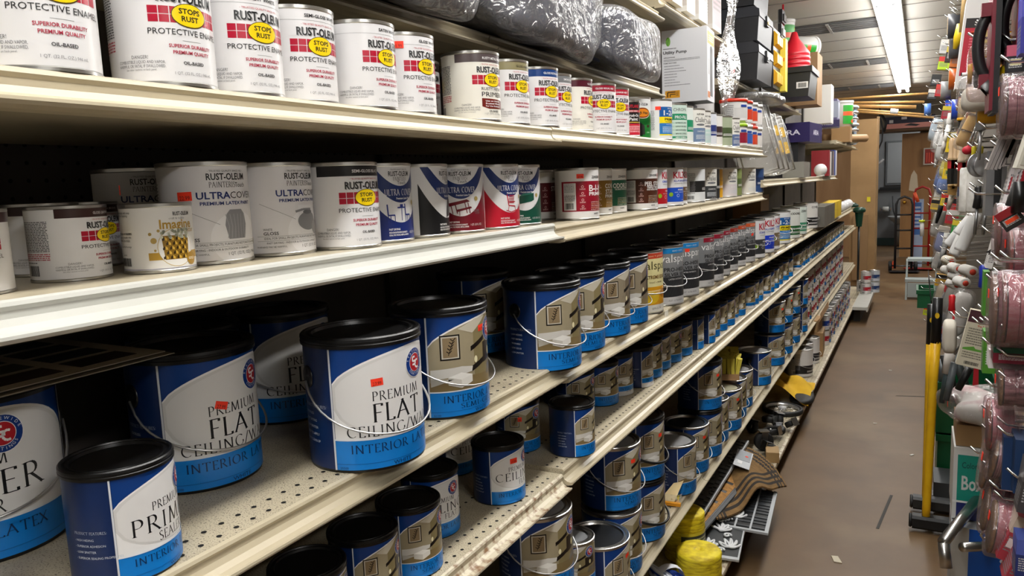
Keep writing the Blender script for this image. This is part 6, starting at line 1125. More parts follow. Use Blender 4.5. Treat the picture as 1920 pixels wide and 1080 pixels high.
# ---------------------------------------------------------------- bottom deck
def spool(loc, lab, r, h, top, wraps, body):
    o = thing('twine_roll', lab, 'twine', loc); b = MB(); q = random.Random(4)
    pr = [(0, 0), (r*.98, 0)]+[(r*(1+.012*math.sin(i*2.1)), h*i/wraps) for i in range(1, wraps)]+[(r*.93, h*.985), (r*.55, h), (r*.3, h*.985), (r*.16, h*1.0), (r*.1, h*.93), (0, h*.93)]
    b.lathe(pr, noisy('twine_yellow', '#b99a10', '#f2dd2a', 30, .3, .62, .6, bump=.5, stretch=(1, 1, 5)), 40); b.build('wound_twine', o)
    if body: L = Label(r*1.02); L.rect(-1.5*r, 1.5*r, h*.18, h*.6, '#3a4038', 2); L.para(-1.3*r, 1.3*r, h*.56, h*.22, 5, '#c9cc9a', 3); L.rect(-1.5*r, 1.5*r, h*.6, h*.66, '#d9c83a', 2); ob('paper_band', L.mesh('paper_band'), o)
    return o
spool((-.725, 2.60, .131), 'tall yellow twine roll with a dark paper band in the shelf shadow', .072, .18, 0, 22, True); spool((-.63, 2.43, .131), 'bright yellow rope roll at the front of the bottom deck', .076, .125, 0, 14, False)
def hank(loc, lab, c1, c2, seed, s=1, rz=0):
    o = thing('rope_hank', lab, 'rope', loc, rz); b = MB(); q = random.Random(seed); A, B = mat(c1, .6), mat(c2, .6)
    for i in range(34):
        a = q.uniform(0, 2*PI); r = q.uniform(.008, .042)*s; pts = []
        for k in range(17):
            t = 2*PI*k/16; pts.append((r*math.cos(a)*math.cos(t)*1.0-.02*math.sin(a), .07*s*math.sin(t), .052*s+r*math.sin(a)*.8+.018*s*math.cos(t)))
        b.tube(pts[:-1], .0052*s, A if i % 2 else B, 6, closed=True)
    b.build('rope_coils', o); b = MB(); b.lathe([(.05*s, -.016), (.054*s, 0), (.05*s, .016)], A, 20, TR(0, 0, .052*s, PI/2)); b.build('binding_wrap', o); return o
hank((-.695, 2.29, .131), 'blue and white rope hank at the front of the bottom deck', '#dfe3ee', '#2a4fae', 2, 1.15, .9); hank((-.775, 2.17, .131), 'dark navy rope hank behind the blue and white one', '#141a30', '#4a5e96', 5, 1.15, .5)
def matsheet(name, lab, P, mats_fn, th=.009, n=(28, 20), bump=None, cat='doormat'):
    """sheet through four corners (inner near, outer near, outer far, inner far) lying on the heap"""
    a, b_, c_, d_ = (Vector(p) for p in P); o = thing(name, lab, cat, tuple(a)); m = MB(); nu, nv = n
    S_ = lambda u, v: (a*(1-u)*(1-v)+b_*u*(1-v)+c_*u*v+d_*(1-u)*v)-a+Vector((0, 0, bump(u, v) if bump else 0))
    for j in range(nv):
        for i in range(nu):
            r = mats_fn((i+.5)/nu, (j+.5)/nv)
            if r is None: continue
            mm, hh = r; q4 = [S_((i+p)/nu, (j+s)/nv) for p, s in ((0, 0), (1, 0), (1, 1), (0, 1))]
            m.add([v+Vector((0, 0, hh)) for v in q4]+[v-Vector((0, 0, th)) for v in q4], [(0, 1, 2, 3), (7, 6, 5, 4), (0, 4, 5, 1), (1, 5, 6, 2), (2, 6, 7, 3), (3, 7, 4, 0)], mm)
    m.build('mat_sheet', o); return o
RUB = mat('#0d0e0f', .45); RUB2 = mat('#36393d', .4); GREYR = mat('#4a4c4f', .6); COIR = noisy('coir', '#8a6232', '#b58446', 60, .3, .7, .9, bump=.5); TAN = noisy('mat_tan', '#6f542f', '#8a6a3e', 40, .3, .7, .9); STRIPE = mat('#2b251f', .9); SILV = mat('#b4b8bc', .5); DKG = mat('#2c2f31', .6)
def f_weave(u, v):
    if u > .94 or v < .02: return (SILV if u > .965 else RUB2, .004)
    if u > .82: return (RUB2, .004) if (v*22) % 1 < .55 else (RUB, 0)
    return (RUB2, .004) if ((int(u*14)+int(v*20)) % 4 < 2 and (v*40) % 2 < 1.3) else (RUB, 0)
def f_coir(u, v):
    e = min(u, 1-u, v, 1-v)
    if e < .07: return (GREYR, 0)
    if .2 < u < .8 and (v*9) % 1 < .22 or e < .13: return (RUB, .001)
    return (COIR, .002)
def f_grid(u, v):
    if u > .93 or v < .05: return (SILV, .003)
    if .62 < u < .66 or .3 < u < .34: return (SILV, .003)
    return (RUB2, .003) if (v*13) % 1 < .5 else (RUB, 0)
def f_half(u, v):
    d = math.hypot(2*u-1, v)
    if d > 1.0: return None
    return (STRIPE, 0) if .74 < d < .79 or .83 < d < .88 or .92 < d < .96 or (d < .92 and (.07 < v < .115 or .16 < v < .205 or .25 < v < .285)) else (TAN, 0)
matsheet('scroll_mat', 'black doormat with a pale leaf scroll pattern, corner over the deck edge', [(-.70, 2.56, .165), (-.535, 2.62, .142), (-.575, 2.99, .15), (-.74, 2.95, .175)], lambda u, v: (SILV, .002) if min(u, 1-u, v, 1-v) < .04 else (DKG, 0), .006)
o = [x for x in C.objects if x.name.startswith('scroll_mat')][0]; b = MB(); SW_ = mat('#e6e8ea', .5); a = Vector((-.70, 2.56, .165)); U = Vector((.165, .06, -.023)); V = Vector((-.04, .39, .01))
def curl(pts, w=.0035): b.tube([(U*u+V*v+Vector((0, 0, .005))) for u, v in pts], w, SW_, 6)
for (cu, cv, sg) in ((.5, .5, 1), (.3, .15, 1), (.75, .2, -1), (.3, .8, 1), (.75, .85, -1)):
    for k in range(5):
        an = (-1.1+.55*k); curl([(cu+.3*sg*t*math.sin(an)*(1-.2*t), cv+.17*t*math.cos(an)+.03*math.sin(PI*t)*sg) for t in [i/7 for i in range(8)]], .0042); curl([(cu+.3*sg*t*math.sin(an)*(1-.2*t)+.05*math.sin(PI*t), cv+.17*t*math.cos(an)) for t in [i/7 for i in range(8)]], .0042)
    curl([(cu+.16*sg+(.09-.012*i/2)*math.cos(i*.6), cv-.07+(.045-.006*i/2)*math.sin(i*.6)) for i in range(13)], .0042)
b.build('scroll_pattern', o)
matsheet('grid_mat', 'black rubber mat with a silver edge and brick grid, hanging over the aisle', [(-.66, 2.84, .158), (-.475, 2.86, .148), (-.505, 3.27, .15), (-.69, 3.26, .165)], f_grid, .006, (26, 30))
matsheet('coir_mat', 'coir doormat with a dark grey rubber edge under the basket-weave mat', [(-.80, 2.56, .262), (-.675, 2.60, .212), (-.60, 3.56, .19), (-.76, 3.52, .255)], f_coir, .008, (24, 40))
matsheet('striped_mat', 'half-round brown doormat with black border stripes draped over the heap', [(-.655, 2.80, .205), (-.475, 3.32, .168), (-.66, 3.74, .232), (-.86, 3.18, .262)], f_half, .007, (60, 44), bump=lambda u, v: (.045*math.sin(PI*min(1, max(0, (u-.3)/.5)))**2-.015*math.sin(2*PI*u))*(1-.7*v))
matsheet('weave_mat', 'black rubber basket-weave mat lying on top of the heap under the low shelf', [(-.815, 2.66, .292), (-.685, 2.70, .247), (-.68, 3.56, .262), (-.82, 3.50, .305)], f_weave, .008, (34, 64))
b = MB(); b.box(-.035, .035, -.09, .09, 0, .002, mat('#9fa3a8', .4)); b.box(-.03, .03, -.02, .085, .002, .003, mat('#5a6068', .4)); b.box(-.02, .0, -.06, -.03, .002, .003, mat('#d8d8d8', .5)); b.disc(.007, .0036, mat(ORANGE, .6), 12, cx=.012, cy=.03); o = b.build('mat_header_card', None, (-.655, 3.30, .268), (.05, .28, .1)); tag(o, 'grey card tag with an orange dot lying on the coir and striped mats', 'tag')
carton('small_carton', 'small flattened tan carton beyond the striped mat', 'box', (-.60, 3.72, .131), (.06, .1, .05), '#a8895c', .2)
# casters, wheel, cloth
def caster(loc, lab, rz, r=.042, lay=0):
    o = thing('caster', lab, 'caster', loc, rot=(lay, 0, rz)); b = MB(); b.lathe([(r*.4, -.014), (r*.9, -.015), (r, -.009), (r, .009), (r*.9, .015), (r*.4, .014)], BLACKR, 28, TR(0, 0, r, PI/2)); b.build('caster_wheel', o); b = MB(); b.lathe([(0, -.017), (r*.38, -.016), (r*.38, .016), (0, .017)], STEEL, 16, TR(0, 0, r, PI/2)); b.build('hub', o)
    b = MB(); 
    for s in (-1, 1): b.prism([(-.012, r-.01), (.012, r-.01), (.018, r*2.1), (-.014, r*2.1)], .002, DKSTEEL, TR(0, s*.02+.001, 0, PI/2))
    b.box(-.024, .024, -.022, .022, r*2.1, r*2.17, STEEL); b.build('fork_plate', o); return o
for i, (x, y, rz, r, lay, z) in enumerate(((-.66, 3.83, .5, .048, .0, .131), (-.60, 3.80, -.9, .03, 1.2, .16), (-.70, 4.02, 1.4, .045, 1.35, .165), (-.615, 4.02, .2, .034, -1.3, .165), (-.66, 4.22, 2.2, .04, .2, .131), (-.73, 4.26, .9, .044, 1.4, .165), (-.605, 4.2, 1.1, .03, 1.0, .155), (-.77, 4.08, 2.4, .035, .3, .131))):
    caster((x, y, z), ['big black-wheeled caster at the front of the caster heap', 'small caster tipped over beside the biggest one', 'caster lying on its side at the middle of the heap', 'small bright caster lying on the deck edge side', 'upright caster in front of the spoked wheel', 'caster lying at the back of the heap in shadow', 'small caster tipped toward the spoked wheel', 'small caster deepest in the shadow of the low shelf'][i], rz, r, lay)
o = thing('spoked_wheel', 'small wheel with wire spokes and a black tyre lying flat on the deck', 'wheel', (-.675, 4.53, .131), rot=(.0, .04, 0)); b = MB(); b.lathe([(.094, .006), (.1, 0), (.112, .004), (.115, .015), (.112, .027), (.1, .03), (.094, .024)], BLACKR, 48); b.build('tyre', o); b = MB(); b.lathe([(.094, .006), (.088, .008), (.086, .015), (.088, .022), (.094, .024)], mat('#c8c8c8', .3, .8), 48); b.build('rim', o)
b = MB()
for i in range(18): a = 2*PI*i/18; b.tube([(.02*math.cos(a+.5), .02*math.sin(a+.5), .012+.012*(i % 2)), (.089*math.cos(a), .089*math.sin(a), .015)], .0012, CHROME, 4)
b.build('spokes', o); b = MB(); b.lathe([(0, 0), (.02, .002), (.02, .03), (.008, .034), (0, .034)], mat('#d0d0d0', .4), 18); b.build('hub', o)
o = thing('work_glove_pile', 'crumpled yellow work cloth lying over black rubber behind the spoked wheel', 'cloth', (-.67, 4.92, .131)); b = MB(); q = random.Random(8)
b.grid(16, 12, lambda u, v: (-.13+.25*u, -.2+.4*v-.1*u, max(.008, .05+.05*math.sin(5*u+2*v)*math.cos(6*v-1)+.05*(1-u))), noisy('yellow_cloth', '#c89a10', '#e6b91e', 8, .3, .7, .8)); b.build('yellow_cloth', o); b = MB(); pillow(b, (.07, -.12, .022), (.07, .14, .02), BLACKR, 61, .006, .7, None, 20, 12); b.build('black_grip', o)
CB = 'card_tan'; noisy(CB, '#94744c', '#a58358', 4, .3, .7, .7)
carton('cardboard_box', 'brown cardboard box standing on the bottom deck past the white gallons', 'box', (-.72, 6.17, .131), (.2, .26, .18), MATS[CB], .05, flaps=True); carton('open_cardboard_box', 'open cardboard box stacked on the closed one, torn flap up', 'box', (-.74, 6.17, .313), (.18, .24, .09), MATS[CB], -.05)
b = MB(); b.box(-.001, .001, -.16, .16, 0, .13, MATS[CB]); tag(b.build('cardboard_flap', None, (-.66, 6.25, .39), (0, .5, .1)), 'torn cardboard piece rising behind the open box', 'cardboard')
o = thing('end_platform', 'white low platform sticking into the aisle at the end of the run', 'shelf', (-.5, 8.95, 0)); b = MB(); b.box(-.065, .06, -.72, .72, .135, .165, CREAMW); b.build('platform_top', o); b = MB(); b.box(.06, .075, -.72, .72, .12, .167, CREAMW); b.build('platform_lip', o); b = MB(); b.box(-.06, -.0, -.6, .6, 0, .135, mat('#2a2622', .7)); b.build('platform_foot', o)
# ---------------------------------------------------------------- far end of the store
WB = Y1
slab('wall_back', -3.6, -.68, WB, WB+.1, 0, ZC, WOODM); struct(bpy.data.objects['wall_back'])
slab('wall_back_right', -.02, 2.4, WB, WB+.1, 0, ZC, mat('#8a8070', .8)); slab('wall_back_header', -.68, -.02, WB, WB+.1, 2.15, ZC, mat('#97907f', .8))
o = MB(); o.box(-.70, -.66, WB-.02, WB+.1, 0, 2.19, mat('#a88a60', .6)); o.box(-.70, .2, WB-.52, WB, 2.15, 2.19, mat('#5b4228', .6)); struct(o.build('trim_1'))
lamp(0, .2, 15.6, 'unseen twin-tube lamp added inside the bathroom to brighten the far end', None, 2)  # out-of-view lamp added to brighten the bathroom and the far end
slab('wall_bathroom', -1.4, .9, 17.3, 17.4, 0, ZC, mat('#7e8184', .6)); slab('baseboard_bathroom', -1.4, .9, 17.28, 17.3, 0, .15, mat('#2c4a48', .5)); slab('wall_bathroom_left', -1.5, -1.4, WB+.1, 17.3, 0, ZC, mat('#6b6e70', .7)); slab('wall_bathroom_right', .8, .9, WB+.1, 17.3, 0, ZC, mat('#6b6e70', .7))
o = MB(); o.box(-.62, -.30, 17.262, 17.278, 1.22, 2.1, mat('#5e6266', .5)); o.box(-.59, -.33, 17.255, 17.262, 1.26, 2.06, mat('#8d9194', .4)); tag(o.build('wall_cabinet'), 'grey framed cabinet panel on the bathroom wall', 'cabinet')
o = MB(); o.box(-.72, -.26, 17.24, 17.28, 1.13, 1.18, mat('#16181a', .5)); tag(o.build('wall_rail'), 'dark rail across the bathroom wall', 'rail')
o = thing('paper_holder', 'toilet paper holder with its roll on the bathroom wall', 'holder', (-.60, 17.22, .74)); b = MB(); b.tube([(-.09, 0, 0), (.09, 0, 0)], .012, CHROME, 8); b.build('holder_bar', o); b = MB(); b.tube([(-.055, 0, 0), (.055, 0, 0)], .05, mat('#d8d8d4', .8), 18); b.build('paper_roll', o); b = MB(); b.box(-.1, -.085, -.02, .05, -.03, .03, CHROME); b.box(.085, .1, -.02, .05, -.03, .03, CHROME); b.build('holder_arm', o)
o = thing('wash_basin', 'grey basin on the bathroom wall behind the door leaf', 'basin', (-.36, 17.0, .55)); b = MB(); b.lathe([(.05, -.1), (.15, -.02), (.2, .05), (.19, .06), (.14, 0), (0, -.03)], mat('#b9bcbe', .25), 28); b.build('basin_bowl', o); b = MB(); b.tube([(.0, .0, -.1), (0, .05, -.3), (.02, .12, -.53)], .05, mat('#a9acae', .3), 12); b.build('basin_pedestal', o); b = MB(); b.tube([(-.12, .2, .45), (-.1, .2, .15), (-.06, .15, .05)], .012, mat('#2a2c2e', .4), 8); b.build('spray_hose', o)
o = thing('door_1', 'plain brown door leaf standing open beside the bathroom doorway', 'door', (-.28, WB-.04, 0), -.12); o['kind'] = 'structure'
b = MB(); b.box(0, .82, -.04, 0, .01, 2.12, noisy('door_brown', '#835d33', '#946c3f', 2.2, .3, .7, .5, stretch=(4, 4, .5))); b.box(-.004, .0, -.04, 0, .01, 2.12, mat('#b98d58', .5)); struct(b.build('door_leaf', o)); b = MB(); b.sph((.06, -.075, .96), .03, mat('#c79a3a', .25, .9)); b.lathe([(.03, -.045), (.012, -.06), (.012, -.07)], mat('#c79a3a', .25, .9), 12, TR(.06, -.095, .96, PI/2)); b.build('door_knob', o)
b = MB(); b.poly = None; W2 = mat('#c2b49c', .8); b.prism([(.12, 1.16), (.2, 1.14), (.26, 1.2), (.24, 1.42), (.19, 1.5), (.15, 1.42), (.13, 1.3)], .002, W2, TR(0, -.041, 0, PI/2)); b.build('peeled_patch', o)
o = thing('key_board', 'small framed red box mounted on the brown door leaf', 'box', (.13, WB-.16, 1.72)); b = MB(); b.box(-.09, .09, -.02, .0, -.14, .14, mat('#b9b2a4', .5)); b.build('box_frame', o); b = MB(); b.box(-.07, .07, -.026, -.02, -.12, .12, mat('#8a2216', .5)); 
for i in range(3): b.box(-.05+.035*i, -.03+.035*i, -.03, -.026, -.1, .06, mat('#c8402a', .5))
b.build('red_panel', o)
# boards and packs by the end of the run
b = MB(); b.box(-.80, -.50, 10.9, 11.02, .02, 2.17, MATS[CB] if CB in MATS else WOODM); tag(b.build('cardboard_sheet'), 'tall brown cardboard sheet standing at the end of the shelving run', 'cardboard')
b = MB(); b.box(-.51, -.48, 11.02, 11.06, 0, 2.2, mat('#8d7350', .6)); tag(b.build('wood_strip'), 'upright wood strip at the edge of the brown cardboard sheet', 'wood strip')
b = MB(); b.box(-.76, -.58, 10.84, 10.88, .1, .95, mat('#8a6b47', .7)); tag(b.build('flat_carton'), 'flattened carton leaning low on the tall cardboard sheet', 'cardboard')
b = MB(); b.box(-.60, -.56, 10.894, 10.90, 1.12, 1.18, mat('#e0d020', .6)); tag(b.build('yellow_note'), 'small yellow sticker on the brown cardboard sheet', 'sticker')
o = thing('cardboard_tube', 'long brown cardboard tube lying on the far high shelf', 'tube', (-.72, 8.5, 1.855)); b = MB(); b.tube([(-.15, -.1, 0), (.2, .45, 0)], .04, mat('#a8845c', .6), 18); b.build('tube_shell', o); b = MB(); b.tube([(.2, .45, 0), (.203, .455, 0)], .032, mat('#3a2c1e', .9), 18); b.build('tube_end', o)
for i in range(7): 
    b = MB(); pillow(b, (-.70, 9.0+.02*(i % 2), 1.825+.06*i), (.11, .2, .02), film('pack_white', '#e8e8ea', .35, .25, .6, 14) if i % 3 else mat('#dfe3e8', .4), 80+i, .006, .6, None, 18, 10); tag(b.build('white_pack'), '%s white plastic pack from the bottom of the pile by the far wood strips' % ordn(i+1), 'plastic pack', 'white plastic packs')
for i in range(3): carton('blue_pack', ['upper pale blue bag pack beside the white packs', 'middle pale blue bag pack beside the white packs', 'lowest pale blue bag pack beside the white packs'][i], 'plastic pack', (-.67, 9.35, 2.06-.127*i), (.03, .2, .125), ['#8fb4cc', '#a9c4d6', '#9fb2c6'][i], .3)
carton('small_tan_carton', 'tan carton under the tub with the bright green label', 'box', (-.70, 8.35, 1.801), (.17, .25, .15), '#9a774c', 0)
for i, (a, c, r) in enumerate((((-.62, 9.8, 2.30), (.10, 9.75, 2.33), .013), ((-.62, 9.85, 2.275), (.02, 9.85, 2.25), .014), ((-.62, 9.9, 2.25), (-.06, 9.9, 2.205), .02), ((-.62, 9.82, 2.235), (.09, 9.82, 2.10), .012), ((-.62, 9.95, 2.22), (.12, 9.95, 2.075), .012))):
    b = MB(); a = (-1.134, a[1], a[2]+.06); b.tube([a, c], r, mat('#c99a5a', .5), 8); tag(b.build('wood_dowel'), ['topmost pale wood moulding poking into the aisle', 'second pale wood moulding from the top poking into the aisle', 'thickest pale wood moulding of the bundle', 'thin wood moulding sloping down to the right', 'lowest wood moulding sloping down to the right'][i], 'wood moulding', 'wood mouldings sticking into the aisle')
b = MB(); b.tube([(-.32, 9.82, 2.178), (-.24, 9.82, 2.163)], .028, mat('#ecebea', .3), 10); tag(b.build('moulding_wrap'), 'white plastic wrap around the sloping wood mouldings', 'plastic wrap')
L = Label(); L.rect(-.35, .35, .005, .085, '#e39a8e', 1); L.rect(-.35, .35, .085, .2, '#1d1f3a', 1); L.poly([(-.08, .05), (.1, .03), (.16, .05), (.02, .08)], '#20222c', 2); L.rect(-.3, -.24, .1, .15, '#d8d8dc', 2); L.rect(-.12, -.04, .15, .19, '#d8d8dc', 2)
carton('flat_box', 'long flat navy and pink box lying above the bathroom doorway', 'box', (-.18, 14.62, 2.192), (.74, .4, .2), '#1d1f3a', 0, [(L, '-y')])
b = MB(); b.tube([(-.62, 14.3, 2.64), (-.62, 14.3, 2.42), (-.57, 14.3, 2.2), (-.58, 14.3, 2.0), (-.66, 14.3, 1.8)], .012, mat('#1a1a1c', .5), 8); b.tube([(-.60, 14.3, 2.45), (-.52, 14.3, 2.3), (-.55, 14.3, 2.15)], .02, mat('#1a1a1c', .5), 8); tag(b.build('hanging_cable'), 'black cable hanging by the doorway post', 'cable')
b = MB(); b.tube([(-.66, 14.86, 1.62), (-.57, 14.84, 1.71)], .018, mat('#c9ccd0', .3), 8); b.tube([(-.66, 14.86, 1.62), (-.69, 14.87, 1.58)], .012, mat('#1a1c30', .4), 8); tag(b.build('door_handle_bar'), 'small white and dark stick fixed to the doorway jamb', 'stick')
# hand trucks
def handtruck(loc, col, lab, rz, h=1.12, lean=.05):
    o = thing('hand_truck', lab, 'hand truck', loc, rot=(-lean, 0, rz)); K = mat(col, .4); w = .11
    b = MB(); b.tube([(-w, 0, .05), (-w, 0, h-.12), (-w*.8, 0, h-.04), (0, 0, h), (w*.8, 0, h-.04), (w, 0, h-.12), (w, 0, .05)], .017, K, 10); b.build('frame_tube', o)
    for z in (.35, .62, .85): b = MB(); b.tube([(-w, 0, z), (w, 0, z)], .012, K, 8); b.build('crossbar', o)
    b = MB(); b.box(-.2, .2, -.24, .0, .012, .022, K); b.build('toe_plate', o)
    for s in (-1, 1):
        b = MB(); b.lathe([(.03, -.02), (.07, -.022), (.075, 0), (.07, .022), (.03, .02)], BLACKR, 24, TR(s*.17, .06, .086, 0, PI/2)); b.build('wheel', o)
    b = MB(); b.tube([(-.17, .06, .086), (.17, .06, .086)], .01, DKSTEEL, 8); b.build('axle', o); return o
handtruck((-.19, 12.7, .0), '#15171b', 'black hand truck standing in front of the brown door leaf', .1); handtruck((.03, 13.1, .0), '#9a1a14', 'red hand truck with an orange grip standing behind the black one', -.1, 1.25)
o = [c for c in C.objects if c.name == 'hand_truck.001'][0]; b = MB(); b.tube([(-.05, -.03, 1.02), (-.1, -.05, 1.16)], .024, mat('#e0562a', .5), 8); b.build('orange_grip', o)
L = Label(); L.rect(-.05, .05, .5, 1.0, '#3f6cb0', 1); L.para(-.04, .04, .95, .6, 6, '#c8d4e8', 2); carton('blue_bag', 'blue and white printed bag behind the hand truck frame', 'bag', (-.02, 13.45, .0), (.16, .06, 1.05), '#9fb0cc', 0, [(L, '-y')])
b = MB(); b.prism([(-.05, 0), (.05, 0), (.0, .11)], .07, mat('#d8502a', .5), TR(-.34, 13.3, 0, PI/2)); tag(b.build('orange_wedge'), 'small orange piece on the floor by the hand truck plate', 'wedge')
# step stool
o = thing('step_stool', 'grey plastic two-step stool standing at the far right of the aisle floor', 'stool', (.045, 10.1, 0)); G_ = mat('#a9b3b2', .5)
b = MB(); b.box(-.15, .16, .02, .26, .43, .46, G_); b.build('top_step', o); b = MB(); b.box(-.17, .17, -.17, .04, .21, .24, G_); b.build('lower_step', o)
for s in (-1, 1): b = MB(); b.prism([(-.19, 0), (-.14, 0), (-.12, .2), (.02, .2), (.04, .42), (.22, .42), (.27, 0), (.32, 0), (.26, .44), (.0, .44), (-.02, .22), (-.16, .22)], .02, G_, TR(s*.155-.01, 0, 0, 0, 0, 0) @ Matrix(((0, 0, 1, 0), (1, 0, 0, 0), (0, 1, 0, 0), (0, 0, 0, 1)))); b.build('side_frame', o)
b = MB(); b.box(-.14, .14, -.172, -.166, .03, .2, G_); b.build('riser', o)
# scraps on the floor
for i, (x, y, r, c, lab) in enumerate(((-.20, 4.9, .012, '#d9d4cc', 'white scrap on the floor near the middle of the aisle'), (.0, 4.4, .014, '#e2dfd8', 'small white paper crumb on the floor beside the sledgehammer line'), (-.25, 3.05, .03, '#cfc6b0', 'pale torn paper strip on the floor near the mats'), (-.16, 6.3, .012, '#d9d4cc', 'white speck on the floor further up the aisle'), (-.12, 2.9, .012, '#d4cfc6', 'white crumb on the floor closest to the camera'))):
    b = MB(); b.prism([(-r, -r*.4), (r*.8, -r*.5), (r, r*.3), (-r*.6, r*.5)], .003, mat(c, .8), TR(x, y, .0005, 0, 0, i)); tag(b.build('floor_scrap'), lab, 'scrap')
b = MB(); b.prism([(-.09, -.006), (.08, -.008), (.09, .006), (-.08, .004)], .0012, mat('#2c241d', .7), TR(-.02, 5.6, .0002, 0, 0, .2)); tag(b.build('floor_mark'), 'dark scuff mark across the aisle floor', 'mark')
b = MB(); b.prism([(-.006, -.2), (.006, -.2), (.008, .2), (-.004, .2)], .0012, mat('#33302b', .7), TR(-.10, 3.6, .0002, 0, 0, -.1)); tag(b.build('floor_mark'), 'long dark tape mark running along the aisle floor', 'mark')
# ---------------------------------------------------------------- hanging display on the right of the aisle
XP = .46
for i in range(7):
    b = MB(); b.box(XP, XP+.012, .9+1.22*i, 2.118+1.22*i, .14, 2.3, mat('#5d564c', .7)); tag(b.build('display_board'), 'pegboard panel behind the hanging goods, %s along the aisle' % ordn(i+1), 'panel', 'pegboard panels of the hanging display')
b = MB(); b.box(.24, XP, 4.4, 9.4, 0, .10, mat('#6a6257', .6)); b.box(.235, .24, 4.4, 9.4, .02, .11, CREAM); tag(b.build('low_shelf'), 'low base deck under the hanging display', 'shelf')
HOOKN = [0]
def hook(x, y, z, pr=None):
    HOOKN[0] += 1; b = MB(); b.tube([(XP, y, z+.015), (x+.06, y, z), (x+.012, y, z+.002), (x-.004, y, z+.016)], .0028, CHROME, 6)
    o = b.build('peg_hook'); tag(o, '%s chrome peg hook of the hanging display, counted from the camera end' % ordn(HOOKN[0]), 'hook', 'chrome peg hooks')
    if pr: q = MB(); q.box(x-.008, x-.006, y-.012, y+.012, z+.004, z+.022, mat(ORANGE, .6)); q.build('price_flag', o)
CLAM = film('clamshell', '#f6eef0', .93, .1, .3, 60, .05)
def dots(o, x, y, z, r=.008): b = MB(); b.prism([(-r, -r*.8), (r, -r), (r*.9, r), (-r, r*.9)], .001, mat(ORANGE, .6), TR(x, y, z, 0, -PI/2, 0)); b.build('price_dot', o)
def disc_pack(x, y, z, lab, R=.062, d=.075, red='#8f3644', front='#9a7040', tilt=0, hk=True, yaw=0, n=None):
    o = thing('disc_pack', lab, 'sanding discs', (x, y, z), rot=(0, tilt, yaw)); T_ = Matrix.Rotation(PI/2, 4, 'Y')
    b = MB(); b.lathe([(0, .002), (R*.97, .002), (R, .004), (R, .006), (R*.2, .0061)], noisy('abrasive_'+front[1:], front, '#6b4a2a', 90, .3, .7, .9), 36, T_); b.build('front_disc', o)
    b = MB(); n = n or max(3, int(d/.011)); pr = []
    for i in range(n): a = .008+(d-.01)*i/n; w = (d-.01)/n; pr += [(R*.985, a), (R*.985, a+w*.72), (R*.93, a+w*.8), (R*.93, a+w*.96)]
    b.lathe([(0, .008)]+pr+[(0, d)], noisy('disc_'+red[1:], red, '#b07a80', 26, .35, .7, .55, stretch=(1, 1, 6)), 36, T_, False); b.build('disc_stack', o)
    b = MB(); b.lathe([(0, -.003), (R+.004, -.003), (R+.007, 0), (R+.007, d+.004), (R+.012, d+.006)], CLAM, 36, T_); b.prism([(-R-.012, -R-.012), (R+.012, -R-.012), (R+.012, R+.035), (-R-.012, R+.035)], .002, CLAM, TR(d+.006, 0, 0) @ Matrix(((0, 0, 1, 0), (1, 0, 0, 0), (0, 1, 0, 0), (0, 0, 0, 1)))); b.build('clear_shell', o)
    dots(o, -.0045, -R*.25, R*.5)
    if hk: hook(x, y-.004, z+R+.024)
    return o
def box_pack(x, y, z, d, lab, cols, cat='pack', hk=True, rot=(0, 0, 0), kind='hanging_box', text=None):
    """small printed carton: x,y,z = front lower near corner; cols = body, band"""
    o = thing(kind, lab, cat, (x, y, z), rot=rot); dx, dy, dz = d; b = MB(); b.box(0, dx, 0, dy, 0, dz, mat(cols[0], .45)); b.build('pack_body', o)
    if len(cols) > 1:
        L = Label(); L.rect(0, dx, dz*.62, dz, cols[1], 1); L.para(dx*.12, dx*.85, dz*.55, dz*.2, 6, '#77777a' if cols[0][1] > '9' else '#d0d0d0', 2)
        if len(cols) > 2: L.rect(dx*.2, dx*.8, dz*.3, dz*.5, cols[2], 3)
        if text: L.text(text, dx*.5, dz*.72, min(dz*.14, .02), '#f0f0f0', w=dx*.7, bold=True)
        ob('pack_print', L.mesh('pack_print'), o, (0, 0, 0), (0, 0, -PI/2))
        L = Label(); L.rect(0, dy, dz*.62, dz, cols[1], 1); L.para(dy*.1, dy*.9, dz*.5, dz*.1, 6, '#8a8a8c', 2); ob('front_print', L.mesh('front_print'), o, (0, dy, 0), (0, 0, PI))
    if hk: hook(x-.005, y+dy/2, z+dz+.012)
    return o
def brush(x, y, z, lab, h=.24, w=.05, t=.018, hand='#c2a27e', fer='#b01a22', bri='#8a6a3c', hk=False, rot=(0, 0, 0)):
    o = thing('paint_brush', lab, 'brush', (x, y, z), rot=rot); b = MB(); b.tube([(0, 0, h), (0, 0, h*.93), (0, 0, h*.75), (0, 0, h*.58), (0, 0, h*.52)], [.005, .009, .0075, .011, .014], mat(hand, .4), 10); b.build('handle', o)
    b = MB(); b.box(-t/2, t/2, -w/2, w/2, h*.34, h*.53, mat(fer, .35)); b.build('ferrule', o); b = MB(); b.prism([(-t*.45, h*.36), (t*.45, h*.36), (t*.25, 0), (-t*.25, 0)], w*.96, mat(bri, .8), TR(0, w*.48, 0, PI/2)); b.build('bristles', o)
    if hk: hook(x-.01, y, z+h-.008)
    return o
